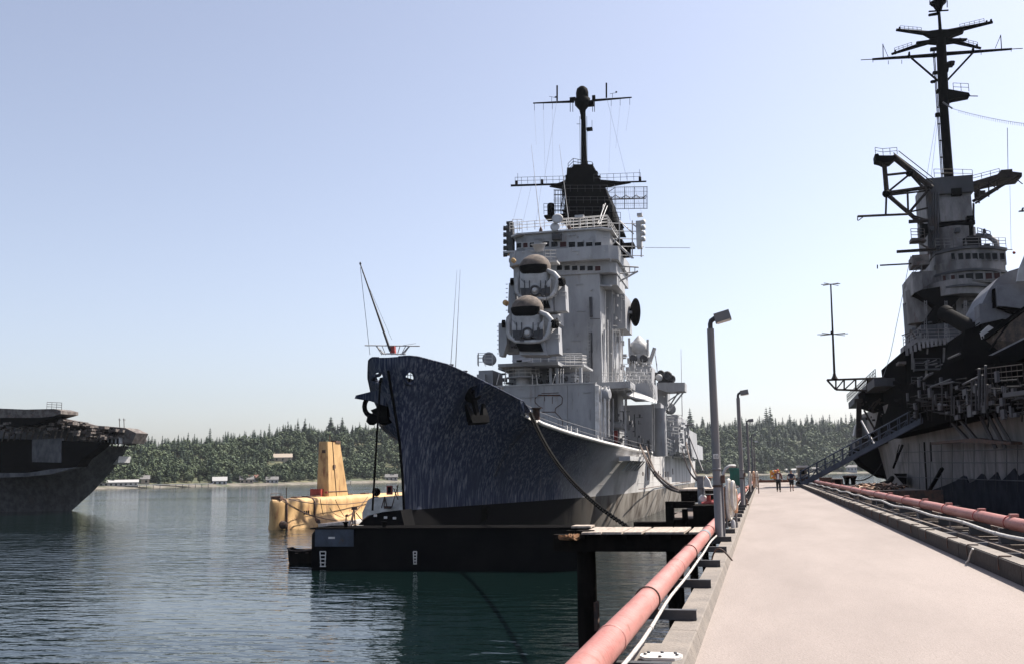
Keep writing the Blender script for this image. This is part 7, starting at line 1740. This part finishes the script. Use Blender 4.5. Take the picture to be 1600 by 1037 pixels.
# gull
gu = thing('gull', 'small dark gull flying beside the carrier island', 'bird', A(1597, 330, 60))
c = A(1597, 330, 60); b = MB(); b.lathe(c, (1, 0, 0), [(-.2, .01), (-.1, .05), (.05, .06), (.17, .03), (.22, .005)], 8); b.build('body', STEEL, gu)
for s_ in (-1, 1): MB().hexa([c + Vector((-.05, 0, .02)), c + Vector((.07, 0, .02)), c + Vector((.02, s_ * .25, .12)), c + Vector((-.06, s_ * .25, .12))], [c + Vector((-.05, 0, .035)), c + Vector((.07, 0, .035)), c + Vector((-.02, s_ * .55, .07)), c + Vector((-.06, s_ * .55, .07))]).build('wing', STEEL, gu)
# ================================================================ THE TWO WALKERS
SKIN = M('skin', (.34, .19, .13), .6); HAIRC = M('dark_hair', (.02, .015, .012), .7)
def skin_body(verts, edges, radii, name, mat, parent):
    me = bpy.data.meshes.new(name); me.from_pydata(verts, edges, []); o = bpy.data.objects.new(name, me); col.objects.link(o)
    md = o.modifiers.new('skin', 'SKIN'); ss = o.modifiers.new('sub', 'SUBSURF'); ss.levels = 1; ss.render_levels = 1
    for v, r_ in zip(me.skin_vertices[0].data, radii): v.radius = (r_, r_) if not isinstance(r_, tuple) else r_
    me.skin_vertices[0].data[0].use_root = True
    dg = bpy.context.evaluated_depsgraph_get(); m2 = bpy.data.meshes.new_from_object(o.evaluated_get(dg)); m2.name = name
    bpy.data.objects.remove(o); m2.materials.clear(); m2.materials.append(mat)
    o = bpy.data.objects.new(name, m2); col.objects.link(o); o.parent = parent
    for p in m2.polygons: p.use_smooth = True
    return o
def person(loc, label, shirt, legs, long_pants, cap, stride, arms, k=1.0, jacket=None, rot=0):
    t = thing('person', label, 'person', loc); t.rotation_euler.z = rot; t.scale = (k, k, k)
    # local: facing -Y
    V = []; E = []; Rr = []
    def add(p, r_, par=None):
        V.append(p); Rr.append(r_)
        if par is not None: E.append((par, len(V) - 1))
        return len(V) - 1
    pel = add((0, 0, .95), .13); wa = add((0, .01, 1.12), (.135, .10), pel); chst = add((0, .01, 1.34), (.165, .115), wa); nk = add((0, .01, 1.49), .06, chst); h0 = add((0, -.01, 1.57), .07, nk); h1 = add((0, -.02, 1.66), .085, h0); h2 = add((0, -.005, 1.735), .065, h1)
    nose = add((0, -.115, 1.645), .014, h1)
    ft = []
    for s_ in (-1, 1):
        st = stride * s_; hp = add((s_ * .09, 0, .90), .095, pel); kn = add((s_ * .095, -st * .5 - .02, .50), .06, hp); an_ = add((s_ * .10, -st * .9 + (.06 if st < 0 else 0), .10 + (.04 if st < 0 else 0)), .042, kn); to = add((s_ * .12, -st * .9 - .13, .035 + (.01 if st < 0 else 0)), .036, an_); ft.append((hp, kn, an_))
    hands = []
    for s_, (el, wr) in zip((-1, 1), arms):
        sh = add((s_ * .185, .01, 1.42), .062, chst); e_ = add(el, .042, sh); w_ = add(wr, .03, e_); d = (Vector(wr) - Vector(el)).normalized(); pm = Vector(wr) + d * .07; hnd = add(tuple(pm), (.038, .022), w_); hands.append((s_, pm, d))
    body = skin_body(V, E, Rr, 'body', SKIN, t)
    # fingers and thumb, joined into the body mesh
    b = MB()
    for s_, pm, d in hands:
        sd_ = Vector((0, 1, 0)) if abs(d.y) < .8 else Vector((1, 0, 0)); sd_ = (sd_ - d * sd_.dot(d)).normalized(); cu = Vector((-s_, 0, 0))
        for f, L_ in ((-.027, .065), (-.009, .078), (.009, .072), (.026, .058)): b.tube([pm + sd_ * f + d * .01, pm + sd_ * f + d * L_ * .6 + cu * .006, pm + sd_ * f + d * L_ + cu * .022], .0085, 6, r2=.006)
        b.tube([pm - d * .04 - sd_ * .03, pm - d * .005 - sd_ * .055 + cu * .01, pm + d * .025 - sd_ * .06 + cu * .02], .010, 6, r2=.007)
    off = len(body.data.vertices); vs = [tuple(v.co) for v in body.data.vertices] + [tuple(v) for v in b.v]; fs = [tuple(p.vertices) for p in body.data.polygons] + [tuple(i + off for i in f) for f in b.f]
    me = bpy.data.meshes.new('body'); me.from_pydata(vs, [], fs); me.materials.append(SKIN); [setattr(p, 'use_smooth', True) for p in me.polygons]; body.data = me
    def L(name, verts, edges, radii, mat): return skin_body(verts, edges, radii, name, mat, t)
    top = [(0, 0, .98), (0, .01, 1.14), (0, .01, 1.34), (0, .01, 1.45)]; ee = [(0, 1), (1, 2), (2, 3)]; rr_ = [(.165, .135), (.155, .12), (.19, .135), .08]
    for s_, (el, wr) in zip((-1, 1), arms):
        i = len(top); top += [(s_ * .19, .01, 1.42), tuple(lerp(Vector((s_ * .19, .01, 1.42)), Vector(el), .75))]; ee += [(2, i), (i, i + 1)]; rr_ += [.08, .068]
        if jacket: top.append(tuple(lerp(Vector(el), Vector(wr), .8))); ee.append((i + 1, i + 2)); rr_.append(.055)
    L('shirt', top, ee, rr_, jacket or shirt)
    if jacket:
        b = MB(); b.grid([[Vector((x, -.145 - .03 * cos(x * 12), z)) for x in (-.085, -.03, .03, .085)] for z in (1.0, 1.2, 1.40)]); o = b.build('shirt_front', shirt, None); o.parent = t
    lv = [(0, 0, .97)]; le = []; lr2 = [(.165, .14)]
    for hp, kn, an_ in ft:
        i = len(lv); lv += [V[hp], V[kn]]; le += [(0, i), (i, i + 1)]; lr2 += [.115, .088 if long_pants else .095]
        if long_pants: lv.append((V[an_][0], V[an_][1], V[an_][2] + .0)); le.append((i + 1, i + 2)); lr2.append(.075)
    L('trousers' if long_pants else 'shorts', lv, le, lr2, legs)
    for hp, kn, an_ in ft:
        c = V[an_]; b = MB(); b.ell((c[0] * 1.08, c[1] - .075, max(.045, c[2] - .05)), .055, .14, .05, 12, 8); o = b.build('shoe', HAIRC, None); o.parent = t
    b = MB(); b.ell((0, .012, 1.695), .094, .104, .09, 14, 8, -5 if cap else -25, 90)
    o = b.build('cap' if cap else 'hair', cap or HAIRC, None); o.parent = t
    if cap: b = MB(); b.hexa([(-.075, -.08, 1.69), (.075, -.08, 1.69), (.05, -.19, 1.675), (-.05, -.19, 1.675)], [(-.075, -.08, 1.70), (.075, -.08, 1.70), (.05, -.19, 1.685), (-.05, -.19, 1.685)]); o = b.build('cap_brim', cap, None); o.parent = t
    b = MB()
    for s_ in (-1, 1): b.ell((s_ * .034, -.096, 1.665), .012, .008, .008, 8, 6)
    b.box(-.025, .025, -.101, -.094, 1.598, 1.606); o = b.build('face_features', HAIRC, None); o.parent = t
    b = MB()
    for s_ in (-1, 1): b.ell((s_ * .09, .0, 1.65), .014, .022, .034, 8, 6)
    o = b.build('ears', SKIN, None); o.parent = t
    return t
WHITES = M('white_tee_shirt', (.62, .60, .60), .8); DARKRED = M('dark_red_jacket', (.10, .03, .03), .8); BLKT = M('black_trousers', (.012, .012, .015), .8); NAVY = M('navy_shirt', (.018, .022, .05), .8); DKSH = M('dark_shorts', (.014, .014, .02), .8); REDC = M('red_cap_cloth', (.42, .05, .04), .7)
p = AZ(1217, 768, 0)
person((p.x, p.y, 0), 'person in red cap, white shirt and long black trousers walking, hand raised to face', WHITES, BLKT, True, REDC, .10, (((-.30, -.05, 1.25), (-.10, -.19, 1.50)), ((.27, .04, 1.16), (.30, -.04, .92))), .97, DARKRED)
p = AZ(1237.5, 767, 0)
person((p.x, p.y, 0), 'person in navy shirt and dark shorts walking with bare legs', NAVY, DKSH, False, None, -.12, (((-.29, .05, 1.18), (-.33, .0, .95)), ((.28, .05, 1.17), (.31, -.05, .93))), .93)
# ================================================================ AIR
hz = MB().box(-1300, 1500, -25, 2450, WATER - 1.5, 115)
hm = bpy.data.materials.new('sea_haze'); hm.use_nodes = True; t_ = hm.node_tree
for n_ in list(t_.nodes):
    if n_.type == 'BSDF_PRINCIPLED': t_.nodes.remove(n_)
pv_ = t_.nodes.new('ShaderNodeVolumePrincipled'); pv_.inputs['Density'].default_value = .00004; pv_.inputs['Color'].default_value = (.86, .92, 1.0, 1); pv_.inputs['Anisotropy'].default_value = .3
t_.links.new(pv_.outputs[0], [n_ for n_ in t_.nodes if n_.type == 'OUTPUT_MATERIAL'][0].inputs['Volume'])
tag(hz.build('haze', hm), kind='stuff')
